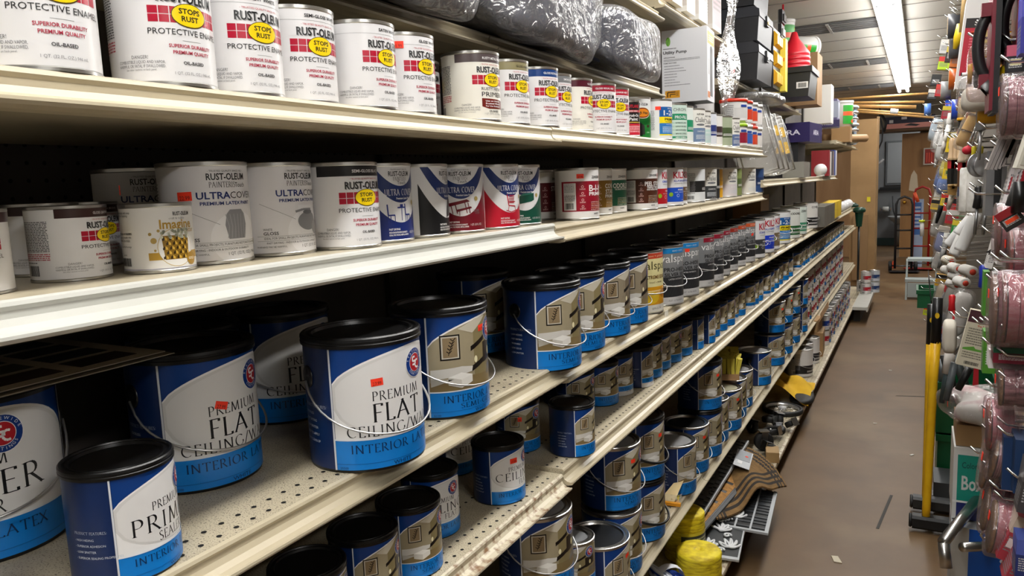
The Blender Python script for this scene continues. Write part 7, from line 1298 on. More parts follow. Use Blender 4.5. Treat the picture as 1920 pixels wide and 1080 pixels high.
def roller(x, y, z, lab, h=.2, r=.022, col='#e6e4de', end='#c8502a', rot=(0, 0, 0), hk=False):
    o = thing('roller_cover', lab, 'roller cover', (x, y, z), rot=rot); b = MB(); b.lathe([(r*.5, 0), (r*.9, 0), (r, .006), (r, h-.006), (r*.9, h), (r*.5, h)], noisy('nap_'+col[1:], col, '#c9c6be', 60, .3, .7, .9, bump=.3), 20); b.build('nap', o); b = MB(); b.lathe([(0, -.001), (r*.52, -.001), (r*.52, h+.001), (0, h+.001)], mat(end, .6), 16); b.build('core', o)
    if hk: hook(x-.02, y, z+h+.015)
    return o
def tape(x, y, z, lab, R=.05, w=.05, col='#9a9da0', core='#b09a7a', hk=True):
    o = thing('tape_roll', lab, 'tape', (x, y, z)); T_ = Matrix.Rotation(PI/2, 4, 'Y'); b = MB(); b.lathe([(R*.75, 0), (R, 0), (R, w), (R*.75, w)], mat(col, .35), 32, T_); b.build('tape_winding', o); b = MB(); b.lathe([(R*.7, 0), (R*.75, -.001), (R*.75, w+.001), (R*.7, w), (R*.7, 0)], mat(core, .7), 28, T_); b.build('core', o)
    if hk: hook(x-.01, y, z+R*.68)
    return o
def glove(x, y, z, lab, col='#d8d6d0', h=.24, w=.1, cuff='#b9b7b2', hk=True, rot=(0, 0, 0)):
    o = thing('work_glove', lab, 'glove', (x, y, z), rot=rot); m = mat(col, .85); b = MB(); pillow(b, (.018, 0, h*.55), (.018, w*.42, h*.24), m, 5, .003, .7, None, 18, 12)
    for i, (yy, l) in enumerate(((-.36, .75), (-.12, .95), (.12, 1.0), (.36, .85))): b.tube([(.018, yy*w, h*.42), (.014, yy*w*1.08, h*.42-h*.2*l), (.01, yy*w*1.1, h*.42-h*.4*l)], [.014, .0125, .008], m, 8)
    b.tube([(.018, -w*.4, h*.6), (.012, -w*.62, h*.45), (.01, -w*.66, h*.32)], [.014, .012, .009], m, 8); b.build('glove_body', o); b = MB(); b.lathe([(.034, h*.74), (.037, h), (.03, h), (.028, h*.74)], mat(cuff, .85), 16, TR(.018, 0, 0) @ Matrix.Diagonal((.5, 1.1, 1, 1))); b.build('cuff', o)
    if hk: hook(x-.01, y, z+h+.012)
    return o
def handle_tool(x, y, z, lab, kind, hc, bc, h=.22, blade='putty', hk=True, rot=(0, 0, 0), cat='tool'):
    """hand tool hanging handle up or blade up"""
    o = thing(kind, lab, cat, (x, y, z), rot=rot); b = MB(); b.tube([(0, 0, h), (0, 0, h*.96), (0, 0, h*.75), (0, 0, h*.56), (0, 0, h*.54)], [q*min(1, h/.14) for q in (.007, .012, .0105, .013, .009)], mat(hc, .4), 10); b.build('handle', o); m = mat(bc, .3, .9)
    b = MB()
    if blade == 'putty': b.prism([(-.012, h*.56), (.012, h*.56), (.036, 0), (-.036, 0)], .0025, m, TR(.001, 0, 0) @ Matrix(((0, 0, 1, 0), (1, 0, 0, 0), (0, 1, 0, 0), (0, 0, 0, 1))))
    elif blade == 'rod': b.tube([(0, 0, h*.56), (0, 0, 0)], .004, m, 8)
    elif blade == 'round': b.lathe([(0, -.0015), (.03, -.0015), (.032, 0), (.03, .0015), (0, .0015)], m, 24, TR(.012, 0, h*.3, PI/2, 0, .5))
    elif blade == 'paddle': b.prism([(-.012, h*.56), (.012, h*.56), (.02, h*.1), (.0, 0), (-.02, h*.1)], .006, mat(hc, .4), TR(.003, 0, 0) @ Matrix(((0, 0, 1, 0), (1, 0, 0, 0), (0, 1, 0, 0), (0, 0, 0, 1))))
    b.build('tool_blade', o)
    if hk: hook(x-.012, y, z+h-.006)
    return o
def bagpack(x, y, z, d, lab, col, card=None, hk=True, seed=1, wrap=True, cat='bag', rot=(0, 0, 0)):
    """soft goods in a clear bag; x,y,z = centre of the front lower edge"""
    o = thing('bagged_item', lab, cat, (x, y, z), rot=rot); b = MB(); pillow(b, (d[0]/2, 0, d[2]/2), (d[0]/2, d[1]/2, d[2]/2), mat(col, .7), seed, .004, .6, None, 20, 14); b.build('bag_contents', o)
    if wrap: b = MB(); pillow(b, (d[0]/2, 0, d[2]/2), (d[0]/2+.006, d[1]/2+.008, d[2]/2+.012), BAGF, seed+9, .007, .5, None, 26, 18); b.build('clear_bag', o)
    if card: b = MB(); b.box(0, d[0]*.8, -d[1]/2-.004, d[1]/2+.004, d[2]*.92, d[2]*1.16, mat(card, .45)); b.build('header_card', o)
    if hk: hook(x-.01, y, z+d[2]*1.1)
    return o
# --- close to the camera
def dhandle(x, y, z, lab, R=.068):
    o = thing('suction_handle', lab, 'handle', (x, y, z)); K = mat('#17181a', .38); M_ = mat('#6e1526', .4); b = MB()
    pts = [(.040-.029*math.cos(math.radians(a)), 0, R*math.sin(math.radians(a))) for a in range(-90, 91, 12)]
    b.tube([(.05, 0, -R)]+pts+[(.05, 0, R)], .0108, K, 14); b.build('handle_ring', o)
    b = MB(); b.box(.031, .037, -.045, .07, -.13, .13, M_); b.build('backing_card', o); b = MB(); b.box(.037, .047, -.047, .072, -.135, .13, mat('#101012', .4)); b.build('card_edge', o)
    b = MB(); b.box(.014, .031, -.016, .016, -R-.014, -R+.012, M_); b.build('red_end_block', o); b = MB(); b.box(.014, .031, -.016, .016, R-.012, R+.014, M_); b.build('red_end_block', o)
    hook(x+.02, y+.03, z+.15)
dhandle(0.085, 1.850, 1.741, 'open black ring handle on a maroon card, at the top of the hanging display')
dhandle(0.127, 1.860, 1.781, 'black ring handle on a maroon card hanging behind the open one')
L = Label(); L.sc = (1, .66); L.rect(-.032, .032, 0, .30, '#e2dfdd', 1); L.rect(-.034, .034, .03, .235, '#b3132f', 2); L.rect(-.034, .034, .205, .24, '#1b1414', 3); L.text('SV', -.002, .214, .016, '#e8e4e2', w=.026, bold=True, ly=5); L.rect(-.03, .034, .03, .042, '#141012', 3); L.para(-.022, .028, .19, .06, 13, '#d86a78', 4); L.rect(-.02, .028, .18, .192, '#e0481e', 4)
o = thing('rag_bag', 'tall white bag with a red printed front hanging left of the black ring handles', 'bag', (0.072, 2.300, 1.711), rot=(0, .09, 0)); b = MB(); b.box(0, .074, -.03, .05, -.012, .205, mat('#e3e1df', .6)); b.build('bag_body', o); ob('bag_print', L.mesh('bag_print'), o, (.039, -.0305, 0), (0, 0, -PI/2)); hook(o.location.x+.02, o.location.y, o.location.z+.21)
o = thing('cotton_bag', 'clear bag of pale cotton cloth hanging under the red printed bag', 'bag', (0.078, 2.200, 1.665)); b = MB(); pillow(b, (.05, 0, 0), (.05, .06, .035), mat('#d9d2c4', .9), 77, .008, .6, None, 22, 14); b.build('cotton', o); b = MB(); pillow(b, (.05, 0, .01), (.055, .065, .045), BAGF, 78, .01, .5, None, 26, 18); b.build('clear_bag', o)
for (i, hh) in enumerate((.42, .40, .38)): b = MB(); b.tube([(0.093, 2.600, 1.886), (0.100, 2.600, 2.031)] if i == 0 else [(0.124, 2.750, 1.936), (0.125, 2.750, 2.059)] if i == 1 else [(0.114, 2.650, 1.936), (0.113, 2.650, 2.039)], .0065, mat(('#c9a972', '#c2b4a4', '#b3a392')[i], .5), 8); tag(b.build('wood_stick'), ('slanting pale stick at the top of the hanging display', 'upright grey-pink stick at the top of the hanging display', 'middle upright stick at the top of the hanging display')[i], 'stick')
b = MB(); b.tube([(0.090, 3.000, 1.893), (0.099, 3.000, 1.929), (0.105, 3.000, 1.971)], [.006, .014, .012], mat('#e6c41e', .4), 10); tag(b.build('yellow_marker'), 'yellow pointed marker hanging beside the red printed bag', 'marker')
for i in range(5): hook(*[(0.080, 3.200, 2.067), (0.086, 3.100, 2.030), (0.080, 3.000, 2.003), (0.088, 3.100, 2.060), (0.081, 3.300, 2.066)][i])
# wheel blister
o = thing('wire_wheel_pack', 'clear blister with a wire wheel on a white arbor, under the black ring handles', 'wire wheel', (0.096, 1.950, 1.700)); T_ = Matrix.Rotation(PI/2, 4, 'Y')
b = MB(); b.lathe([(.006, 0), (.028, 0), (.031, .004), (.031, .02), (.028, .024), (.006, .024)], noisy('wire_fill', '#2b2b2d', '#8f8f90', 120, .3, .7, .5, .6), 28, T_); b.build('wire_wheel', o); b = MB(); b.tube([(-.022, 0, 0), (.06, 0, 0)], .004, WHITEP, 8); b.build('arbor', o)
b = MB(); b.lathe([(.0, .05), (.042, .05), (.046, .054), (.046, .062), (0, .062)], mat('#d9a416', .4), 28, T_); b.lathe([(0, -.012), (.02, -.012), (.022, -.004), (0, -.004)], mat('#d9a416', .4), 24, T_); b.build('yellow_flanges', o); b = MB(); pillow(b, (.022, 0, .0), (.036, .04, .06), CLAM, 91, .002, .35, None, 22, 14); b.build('clear_blister', o); hook(o.location.x-.01, o.location.y, o.location.z+.07)
box_pack(0.112, 2.050, 1.732, (.05, .05, .07), 'clear-fronted amber pack above the wire wheel blister', ('#8a6a2a', '#b9a06a'), 'pack'); box_pack(0.127, 1.900, 1.713, (.035, .05, .05), 'small mustard yellow pack right of the amber pack', ('#d8a01a', '#e0b030'), 'pack')
box_pack(0.142, 1.800, 1.677, (.03, .06, .055), 'small black card pack with pink print above the yellow caps', ('#17171a', '#c05a70', '#d8d0a0'), 'pack'); 
o = thing('cap_pack', 'yellow capped bottle pack above the upper disc packs', 'bottle', (0.136, 1.850, 1.667), rot=(0, .9, 0)); b = MB(); b.lathe([(0, 0), (.018, 0), (.024, .02), (.022, .05), (0, .055)], mat('#e8c414', .35), 20); b.build('yellow_cap', o); b = MB(); b.lathe([(.024, -.03), (.025, 0), (0, 0)], BLACKP, 20); b.build('black_collar', o)
box_pack(0.150, 1.650, 1.697, (.05, .06, .1), 'violet card pack at the right picture edge', ('#3a3a9a', '#5a5ac0'), 'pack', hk=False)
disc_pack(0.132, 1.750, 1.613, 'upper clear pack of pink sanding discs at the right picture edge', .055, .10, '#7d4450', '#8a7480', n=5)
disc_pack(0.138, 2.200, 1.675, 'black grinding disc pack just left of the upper pink discs', .05, .02, '#1b1b1d', '#1b1b1d')
# trowel strips
for i in range(9):
    x0 = 1852+7.5*i; b = MB(); b.prism([(-.003, 0), (.003, 0), (.003, .115), (-.003, .115)], .045, mat('#8f8986', .45, .3), TR(0, .0225, 0, PI/2)); o = b.build('metal_strip', None, [(0.123, 1.900, 1.495), (0.130, 1.900, 1.495), (0.137, 1.900, 1.494), (0.143, 1.900, 1.496), (0.149, 1.900, 1.500), (0.156, 1.900, 1.518), (0.164, 1.900, 1.524), (0.172, 1.900, 1.528), (0.179, 1.900, 1.532)][i], (0, .33, 0)); tag(o, '%s of the slanting grey metal strips under the upper disc packs, from the left' % ordn(i+1), 'metal strip', 'slanting grey metal strips')
for i in range(5): hook(*[(0.114, 2.000, 1.584), (0.136, 1.900, 1.549), (0.152, 1.800, 1.552), (0.131, 1.900, 1.539), (0.124, 1.900, 1.502)][i])
# sponge loaf, small roller, wire cage
o = thing('sponge_loaf', 'tan wrapped sponge loaf hanging at a slant in the middle of the display', 'sponge', (0.109, 2.500, 1.631), rot=(0, .42, 0)); b = MB(); pillow(b, (.018, 0, 0), (.02, .045, .07), noisy('sponge_tan', '#c99a4e', '#d9b06a', 30, .3, .7, .9), 14, .003, .5, None, 20, 14); b.build('sponge', o); b = MB(); pillow(b, (.018, 0, 0), (.023, .05, .075), BAGF, 15, .004, .5, None, 24, 16); b.build('clear_bag', o)
for k in (-.03, .015, .045): b = MB(); b.box(-.002, .038, -.047, .047, k, k+.004, mat('#6b4d22', .7)); b.build('dark_band', o)
o = thing('mini_roller', 'small yellow paint roller with a cream end right of the sponge loaf', 'roller', (0.118, 2.200, 1.626)); b = MB(); b.lathe([(0, 0), (.02, 0), (.022, .004), (.022, .05), (0, .05)], mat('#dba21c', .6), 24, Matrix.Rotation(PI/2, 4, 'Y')); b.build('roller_sleeve', o); b = MB(); b.lathe([(0, .05), (.023, .05), (.025, .056), (.02, .066), (0, .066)], mat('#d9d2a8', .4), 24, Matrix.Rotation(PI/2, 4, 'Y')); b.build('end_cap', o); b = MB(); b.tube([(.066, 0, 0), (.075, 0, -.002), (.075, 0, -.06), (.07, 0, -.10)], .003, CHROME, 6); b.build('wire_frame', o)
for i in range(5): b = MB(); b.tube([[(0.115, 2.400, 1.542), (0.136, 2.400, 1.625)], [(0.122, 2.400, 1.537), (0.143, 2.400, 1.620)], [(0.107, 2.400, 1.547), (0.131, 2.400, 1.621)], [(0.125, 2.350, 1.534), (0.146, 2.350, 1.606)], [(0.105, 2.500, 1.555), (0.131, 2.500, 1.629)]][i], .003, CHROME, 6); tag(b.build('roller_rod'), '%s thin slanting roller frame rod beside the sponge loaf' % ordn(i+1), 'rod', 'slanting roller frame rods')
b = MB(); b.sph((0.110, 2.400, 1.547), .013, mat('#b8152c', .6), 14, 9, (1, 1, .9)); tag(b.build('rubber_bulb'), 'red rubber knob at the lower end of the slanting rods', 'knob')
handle_tool(0.126, 2.200, 1.518, 'chrome-headed tool hanging just right of the red knob', 'chrome_tool', '#9a9c9e', '#c9c9cb', .13, 'rod')
# brushes
for i in range(3): brush(*[(0.091, 3.000, 1.448), (0.102, 3.000, 1.448), (0.113, 3.000, 1.449)][i], ('first', 'second', 'third')[i]+' red-ferruled paint brush of the front set, black bristles', .155, .021, .012, '#d0b08a', '#b3141f', '#17140f', True, (0, 0, PI/2))
for i in range(3): brush(*[(0.106, 2.600, 1.447), (0.117, 2.600, 1.446), (0.125, 2.550, 1.450)][i], ('first', 'second', 'third')[i]+' pale-handled paint brush of the right set, red ferrule', .135, .02, .012, '#cdbba4', '#b3141f', '#5a3a1c', True, (0, 0, PI/2))
for i in range(2): brush(*[(0.097, 3.100, 1.409), (0.110, 3.100, 1.407)][i], ('left', 'right')[i]+' tan chip brush under the front brush set', .06, .022, .012, '#a9874e', '#b58d4a', '#a07c44', True, (0, 0, PI/2))
b = MB(); b.tube([(0.109, 2.750, 1.593), (0.107, 2.750, 1.646)], .0095, BLACKP, 8); b.tube([(0.107, 2.750, 1.646), (0.107, 2.750, 1.712)], [.012, .009], mat('#c9b08c', .5), 8); b.tube([(0.107, 2.750, 1.645), (0.107, 2.750, 1.653)], .0125, mat('#d8a01c', .5), 8); hook(0.105, 2.750, 1.709); tag(b.build('file_handle'), 'long wooden handled tool with a black and yellow grip above the brushes', 'tool')
for i in range(2): handle_tool(*[(0.122, 2.350, 1.486), (0.138, 2.350, 1.485)][i], ('left', 'right')[i]+' round steel scraper blade with a yellow hub', 'round_scraper', '#c8b81e', '#b9babd', .07, 'round', hk=True)
for i in range(2): roller(*[(0.123, 2.500, 1.376), (0.138, 2.450, 1.378)][i], ('left', 'right')[i]+' white roller cover in the clear bag with a green and navy card', .125, .025, '#e8e6e2', '#cfcac2')
box_pack(0.099, 2.600, 1.419, (.045, .05, .07), 'green and navy header card above the white roller covers', ('#1d2a4a', '#4aa83a', '#58b83e'), 'card')
for i in range(2): bagpack(*[(0.112, 2.750, 1.374), (0.147, 2.300, 1.390)][i], (.05, .06, .1), ('left', 'right')[i]+' white padded refill in a clear bag beside the roller covers', '#e2e0dc', None, i == 0, 30+i)
o = thing('mud_pan', 'long grey metal mud pan hanging on edge below the metal strips', 'pan', (0.136, 2.100, 1.387)); b = MB(); b.box(0, .006, 0, .08, 0, .15, mat('#8c8d8f', .35, .8)); b.box(.006, .04, 0, .004, 0, .15, mat('#8c8d8f', .35, .8)); b.box(.006, .04, .076, .08, 0, .15, mat('#2b2b2d', .5)); b.build('pan_shell', o); b = MB(); b.box(.016, .03, -.001, 0, .02, .12, mat('#101112', .6)); b.build('dark_slot', o); hook(o.location.x-.03, o.location.y, o.location.z+.05)
for i in range(3): box_pack(*[(0.147, 1.850, 1.416), (0.154, 1.800, 1.420), (0.160, 1.780, 1.429)][i], (.016, .06, .13), ('first', 'second', 'third')[i]+' red and white card blister in the set under the metal strips', ('#dcd8d8', '#c9c2c4', '#b0202e'), 'blister', hk=i == 0, rot=(0, .2, 0))
o = thing('square_cap', 'cream square plastic cover at the right picture edge', 'cover', (0.146, 1.600, 1.497), rot=(0, .25, 0)); b = MB(); b.box(0, .05, -.02, .05, 0, .06, mat('#c9c5b8', .5)); b.build('cover_shell', o); b = MB(); b.box(.004, .05, -.021, -.02, .006, .05, mat('#b5b1a4', .5)); b.build('cover_inset', o)
for i in range(2): b = MB(); b.tube([[(0.155, 1.600, 1.419), (0.155, 1.600, 1.473)], [(0.150, 1.650, 1.427), (0.159, 1.650, 1.468)]][i], [.013, .011], [BLACKP, DKSTEEL][i], 10); tag(b.build('tool_grip'), ['black rubber tool grip at the right picture edge', 'slim grey tool shaft beside the black rubber grip'][i], 'grip')
disc_pack(0.132, 1.750, 1.374, 'clear pack of pink discs behind the tilted black price card', .05, .09, '#a0505c', '#8c4a52', n=4)
box_pack(0.138, 1.600, 1.384, (.036, .002, .036), 'tilted black and gold card with an orange sticker in front of the pink discs', ('#1a1815', '#8a1c22', '#e8481e'), 'card', False, (0, -.6, 0), 'price_card')
for i in range(2): box_pack(*[(0.132, 1.950, 1.281), (0.144, 1.850, 1.300)][i], (.012, .055, .062), ('left', 'right')[i]+' narrow white sandpaper box marked 400', ('#dddad6', '#d6d2ce'), 'sandpaper', True, (0, .2, 0))
for i in range(2): L = Label(); L.text('400', 0, 0, .012, '#17171a', w=.026, bold=True); ob('grit_number', L.mesh('grit_number'), [c for c in C.objects if c.name.startswith('hanging_box') and 'marked 400' in c.get('label', '')][i], (.006, -.0008, .03), (PI/2, 0, 0)).rotation_euler = (0, PI/2, -PI/2) if 0 else (0, 0, -PI/2)
disc_pack(0.149, 1.700, 1.332, 'red edged disc pack under the tilted black card', .05, .07, '#8a2230', '#a52a30', n=3)
disc_pack(0.120, 1.620, 1.242, 'large clear pack of pink sanding discs at the middle right, brown face out', .064, .10, '#a04a58', '#7d5c48', n=4)
disc_pack(0.131, 1.580, 1.251, 'second large pack of pink sanding discs behind the brown-faced one', .062, .12, '#a85560', '#8a4a50', n=5)
b = MB(); b.box(0, .06, 0, .05, 0, .035, WHITEP); tag(b.build('white_tray_end', None, (0.123, 1.650, 1.125)), 'white plastic block under the large disc packs', 'block')
handle_tool(0.139, 2.100, 1.152, 'blue handled putty knife hanging left of the sandpaper boxes', 'putty_knife', '#1c2f9a', '#d8d8da', .12, 'putty'); b = MB(); b.box(0, .012, 0, .05, 0, .1, mat('#4a8a2a', .5)); tag(b.build('green_card', None, (0.133, 2.000, 1.166)), 'green card pack hanging right of the blue putty knife', 'card')
for i in range(2): handle_tool(*[(0.134, 2.400, 1.321), (0.147, 2.300, 1.328)][i], ('left', 'right')[i]+' black-handled tool hanging below the mud pan', 'black_tool', '#141415', '#9a9c9e', .13, 'rod', rot=(0, .05, 0))
box_pack(0.126, 1.600, 1.147, (.07, .06, .03), 'flat dark red and green carton at the right picture edge', ('#7a1830', '#1f6a4c'), 'box', False)
box_pack(0.141, 2.050, 1.021, (.045, .05, .1), 'bright green pack with a yellow square, beside the beige sandpaper pack', ('#4f8f2c', '#5a9a34', '#e0c81e'), 'pack', True)
# beige sandpaper pack
L = Label(); L.rect(-.035, .035, 0, .155, '#cfc8b2', 1); L.rect(-.035, .035, .122, .155, '#4f2a35', 2); L.para(-.028, .028, .108, .06, 7, '#7d786a', 3); L.poly([(-.03, .05), (-.005, .058), (.0, .052), (.02, .052), (.02, .046), (-.03, .045)], '#5f9a3c', 3); L.para(-.028, .03, .042, .022, 3, '#7d786a', 3); L.bars(-.018, .016, .006, .015); L.text('9x11', .0, .112, .006, '#c85a4a', w=.02, bold=True)
o = thing('sandpaper_pack', 'beige sandpaper pack with a maroon top and green mark, hanging at a slant', 'sandpaper', (0.099, 2.350, 0.972), rot=(0, .2, 0)); b = MB(); b.box(0, .07, 0, .025, 0, .155, mat('#cfc8b2', .6)); b.build('pack_body', o); ob('pack_print', L.mesh('pack_print'), o, (.035, -.0004, 0), (0, 0, -PI/2)); hook(o.location.x+.05, o.location.y, o.location.z+.15)
b = MB(); pillow(b, (0.091, 2.600, 1.000), (.02, .05, .05), mat('#c9c2b4', .8), 19, .003, .5); tag(b.build('foam_block'), 'beige foam block hanging left of the sandpaper pack', 'foam')
handle_tool(0.105, 2.900, 0.873, 'red plastic paddle tool hanging above the foam block', 'red_paddle', '#c81a22', '#c81a22', .12, 'paddle', False).location.z += .09; hook(0.101, 2.900, 0.975)
for i in range(3): handle_tool(*[(0.106, 2.600, 0.944), (0.116, 2.500, 0.961), (0.129, 2.450, 0.982)][i], ('first', 'second', 'third')[i]+' wire-handled foam brush between the red paddle and the beige pack', 'foam_brush', '#2a2a2c', '#b9babd', .12, 'rod', rot=(0, .5, 0))
for i, (lab) in enumerate(('grey tool with a black grip under the beige sandpaper pack', 'dark ribbed tool under the beige sandpaper pack', 'long grey grip pointing down under the beige pack')):
    b = MB(); b.tube([[(0.088, 2.600, 0.801), (0.107, 2.600, 0.919)], [(0.083, 2.800, 0.737), (0.100, 2.800, 0.891)], [(0.109, 2.400, 0.888), (0.135, 2.400, 0.951)]][i], [.009, .011], mat(('#5d6468', '#3c4a4c', '#17181a')[i], .4), 10); tag(b.build('tool_grip'), lab, 'tool')
b = MB(); b.tube([(0.095, 2.800, 0.837), (0.103, 2.800, 0.918)], .016, mat('#cfc9c2', .5), 10); tag(b.build('white_caulk_tube'), 'white tube hanging left of the grey grip', 'tube')
# lower disc packs
disc_pack(0.135, 1.600, 1.103, 'dark red disc pack in a clear box below the red and green carton', .034, .1, '#5a1f2c', '#9a7a54', n=4)
disc_pack(0.125, 1.680, 1.007, 'pack of shiny pink discs facing out at lower right', .05, .045, '#b05a66', '#8a1f28')
for i in range(3): disc_pack(*[(0.132, 1.750, 0.937), (0.134, 1.660, 0.956), (0.125, 1.720, 0.910)][i], ('tan-faced sanding disc pack hanging lower right, upper left one', 'tan-faced sanding disc pack hanging lower right, touching the navy boxes', 'tilted tan-faced pack with white edges, lower right')[i], .045, .02+.02*(i == 2), '#c8b8b8' if i == 2 else '#8f5a60', '#9a7040', .15)
for i in range(2): box_pack(*[(0.148, 1.600, 0.909), (0.162, 1.560, 0.919)][i], (.022, .07, .1), ('left', 'right')[i]+' navy blue flat box hanging at lower right', ('#1f3c66',), 'box', i == 0)
for i in range(2): disc_pack(*[(0.128, 1.700, 0.837), (0.133, 1.620, 0.828)][i], ('upper', 'lower')[i]+' tan-faced disc pack with pink stack below the navy boxes', .05, .07, '#a85862', '#8f6a3c', .12, n=4)
for i in range(2): box_pack(*[(0.140, 1.550, 0.798), (0.147, 1.500, 0.778)][i], (.02, .06, .09), ('upper', 'lower')[i]+' slanting clear and red blister at the bottom right corner', ('#a83a46', '#c9b9a8', '#e0d8d8'), 'blister', False, (0, .35, 0))
box_pack(0.162, 1.500, 0.909, (.03, .05, .09), 'grey handled pack at the right edge below the navy boxes', ('#4a4648', '#6a6668'), 'pack', False, (0, .12, 0)); box_pack(0.159, 1.450, 0.811, (.03, .05, .07), 'violet blue box at the bottom right corner', ('#2c3a7a', '#5a6ac0'), 'box', False)
for i in range(16): hook(*[(0.128, 1.620, 1.277), (0.120, 1.700, 1.281), (0.128, 1.660, 1.298), (0.124, 1.750, 1.189), (0.117, 2.000, 1.146), (0.135, 1.550, 1.211), (0.125, 1.800, 1.138), (0.137, 1.580, 1.121), (0.127, 1.750, 1.009), (0.141, 1.600, 1.013), (0.124, 2.000, 0.840), (0.154, 1.550, 0.952), (0.142, 1.620, 0.882), (0.146, 1.600, 0.844), (0.150, 1.580, 0.832), (0.133, 1.850, 0.814)][i])
# --- floor goods
def sledge(x, y, lab, dx, h=.92, head='#232425'):
    o = thing('sledge_hammer', lab, 'hammer', (x, y, 0)); b = MB(); b.tube([(0, 0, .03), (dx*.1, .0, .1), (dx*.6, 0, h*.65), (dx*.85, 0, h*.82)], [.015, .016, .017, .019], noisy('yellow_haft', '#e0a810', '#efc020', 14, .3, .7, .4), 14); b.build('yellow_haft', o); b = MB(); b.tube([(dx*.82, 0, h*.815), (dx, 0, h)], [.0195, .0185], BLACKP, 12); b.build('black_grip', o)
    b = MB(); b.prism([(-.028, -.018), (-.018, -.028), (.018, -.028), (.028, -.018), (.028, .018), (.018, .028), (-.018, .028), (-.028, .018)], .16, mat(head, .5, .4), TR(-.05, 0, .042, 0, PI/2)); b.lathe([(.026, 0), (.03, -.006), (.026, -.012), (0, -.012)], mat(head, .5, .4), 16, TR(-.05, 0, .042, 0, PI/2)); b.build('hammer_head', o)
    L = Label(); L.ell(0, .0, .008, .012, '#d9b01c', 1, 14); ob('grip_mark', L.mesh('grip_mark'), o, (dx*.95, -.0195, h*.93), (0, 0, -PI/2)); return o
sledge(.058, 3.45, 'nearer sledgehammer with a yellow haft standing on its head on the aisle floor', .018, .99); sledge(.06, 3.66, 'second sledgehammer with a black grip standing just behind the nearer one', .0, .93, '#3a3b3c')
GRN = mat('#0e5a34', .4)
def bin_(x, y, z, d, lab):
    o = thing('green_crate', lab, 'crate', (x, y, z)); b = MB(); dx, dy, dz = d
    b.box(0, .006, 0, dy, 0, dz, GRN); b.box(dx-.006, dx, 0, dy, 0, dz, GRN); b.box(.006, dx-.006, 0, .006, 0, dz, GRN); b.box(.006, dx-.006, dy-.006, dy, 0, dz, GRN); b.box(.006, dx-.006, .006, dy-.006, 0, .006, GRN); b.build('crate_walls', o); b = MB(); b.box(-.008, dx+.008, -.008, .0, dz-.03, dz, GRN); b.box(-.008, 0, 0, dy, dz-.03, dz, GRN); b.build('crate_rim', o); return o
bin_(.105, 3.95, .02, (.24, .34, .25), 'lower green plastic crate standing on the floor behind the sledgehammers'); bin_(.095, 3.95, .28, (.24, .34, .24), 'upper green plastic crate stacked on the lower one')
b = MB(); b.box(.09, .26, 3.72, 3.92, .0, .12, mat('#4a4d4f', .5, .4)); b.box(.085, .09, 3.74, 3.9, .03, .05, CHROME); tag(b.build('metal_case'), 'grey metal case with a clasp behind the hammer heads', 'case')
for i, (a, c, r, m) in enumerate((((.12, 3.9, .66), (.17, 3.9, .45), .02, DKSTEEL), ((.15, 3.85, .7), (.22, 3.85, .48), .018, mat('#4f5658', .4, .5)), ((.11, 3.98, .62), (.13, 3.98, .45), .022, mat('#6a6f70', .4, .6)))):
    b = MB(); b.tube([a, c], r, m, 12); tag(b.build('pipe_piece'), ('grey pipe leaning in the upper green crate', 'dark pipe leaning out of the upper green crate', 'short grey pipe at the left of the upper green crate')[i], 'pipe')
b = MB(); b.prism([(0, 0), (.05, 0), (.03, .82), (.02, .82)], .02, mat('#b01a28', .45), TR(.20, 3.6, .0, PI/2)); tag(b.build('red_frame_piece'), 'red metal piece standing behind the clear bag', 'frame piece')
L = Label(); L.rect(-.11, .11, 0, .24, '#d9d9d6', 1); L.rect(-.098, .11, .065, .225, '#17907f', 2); L.rect(-.098, .11, .0, .058, '#1d2a6a', 2); L.text('Colored T-Shirt', -.085, .18, .022, '#14303a', w=.12, al='l'); L.text('Box of Rags', -.085, .105, .05, '#d8dedc', w=.19, bold=True, al='l'); L.rect(-.11, .11, .058, .065, '#e8e8e6', 3)
carton('rag_carton', 'white and teal carton of rags standing on the blue box by the hammers', 'box', (.235, 2.97, .325), (.22, .24, .25), '#d4d4d0', 0, [(L, '-y')]); b = MB(); b.box(.13, .34, 2.86, 3.08, .578, .65, MATS[CB]); tag(b.build('carton_sleeve'), 'open brown carton on top of the teal rag carton', 'box')
b = MB(); pillow(b, (.215, 2.94, .695), (.10, .11, .045), noisy('bag_goods', '#b98a90', '#d9d4ce', 9, .4, .55, .8), 66, .02, .6); o = thing('shop_bag', 'crumpled clear bag with pink and white goods on the brown carton', 'bag', (0, 0, 0)); b.build('bag_goods', o); b = MB(); pillow(b, (.205, 2.92, .71), (.12, .12, .06), BAGF, 67, .03, .5, None, 44, 30); b.build('clear_bag', o); dots(o, .10, 2.80, .74, .012)
L = Label(); L.rect(-.11, .11, 0, .315, '#c9c9c4', 1); L.rect(-.06, .11, .0, .315, '#1557b4', 2); L.para(-.02, .05, .16, .03, 4, '#c9b060', 3); L.ell(.03, .26, .008, .02, '#1a1a2a', 3, 14); L.line([(.0, .28), (.03, .25), (.05, .24)], .008, '#d8d8dc', 3); L.ell(.04, .22, .012, .008, '#e0e0e4', 4, 14); L.rect(.045, .055, .285, .297, ORANGE, 4); L.text('EN', -.015, .06, .04, '#c9a83a', w=.05, bold=True, rot=PI/2); L.text('LITTER', .012, .05, .03, '#c9a83a', w=.11, bold=True, rot=PI/2)
carton('blue_carton', 'blue and silver printed box on the floor under the rag carton', 'box', (.235, 2.90, .0), (.22, .2, .318), '#b9bcc0', 0, [(L, '-y')])
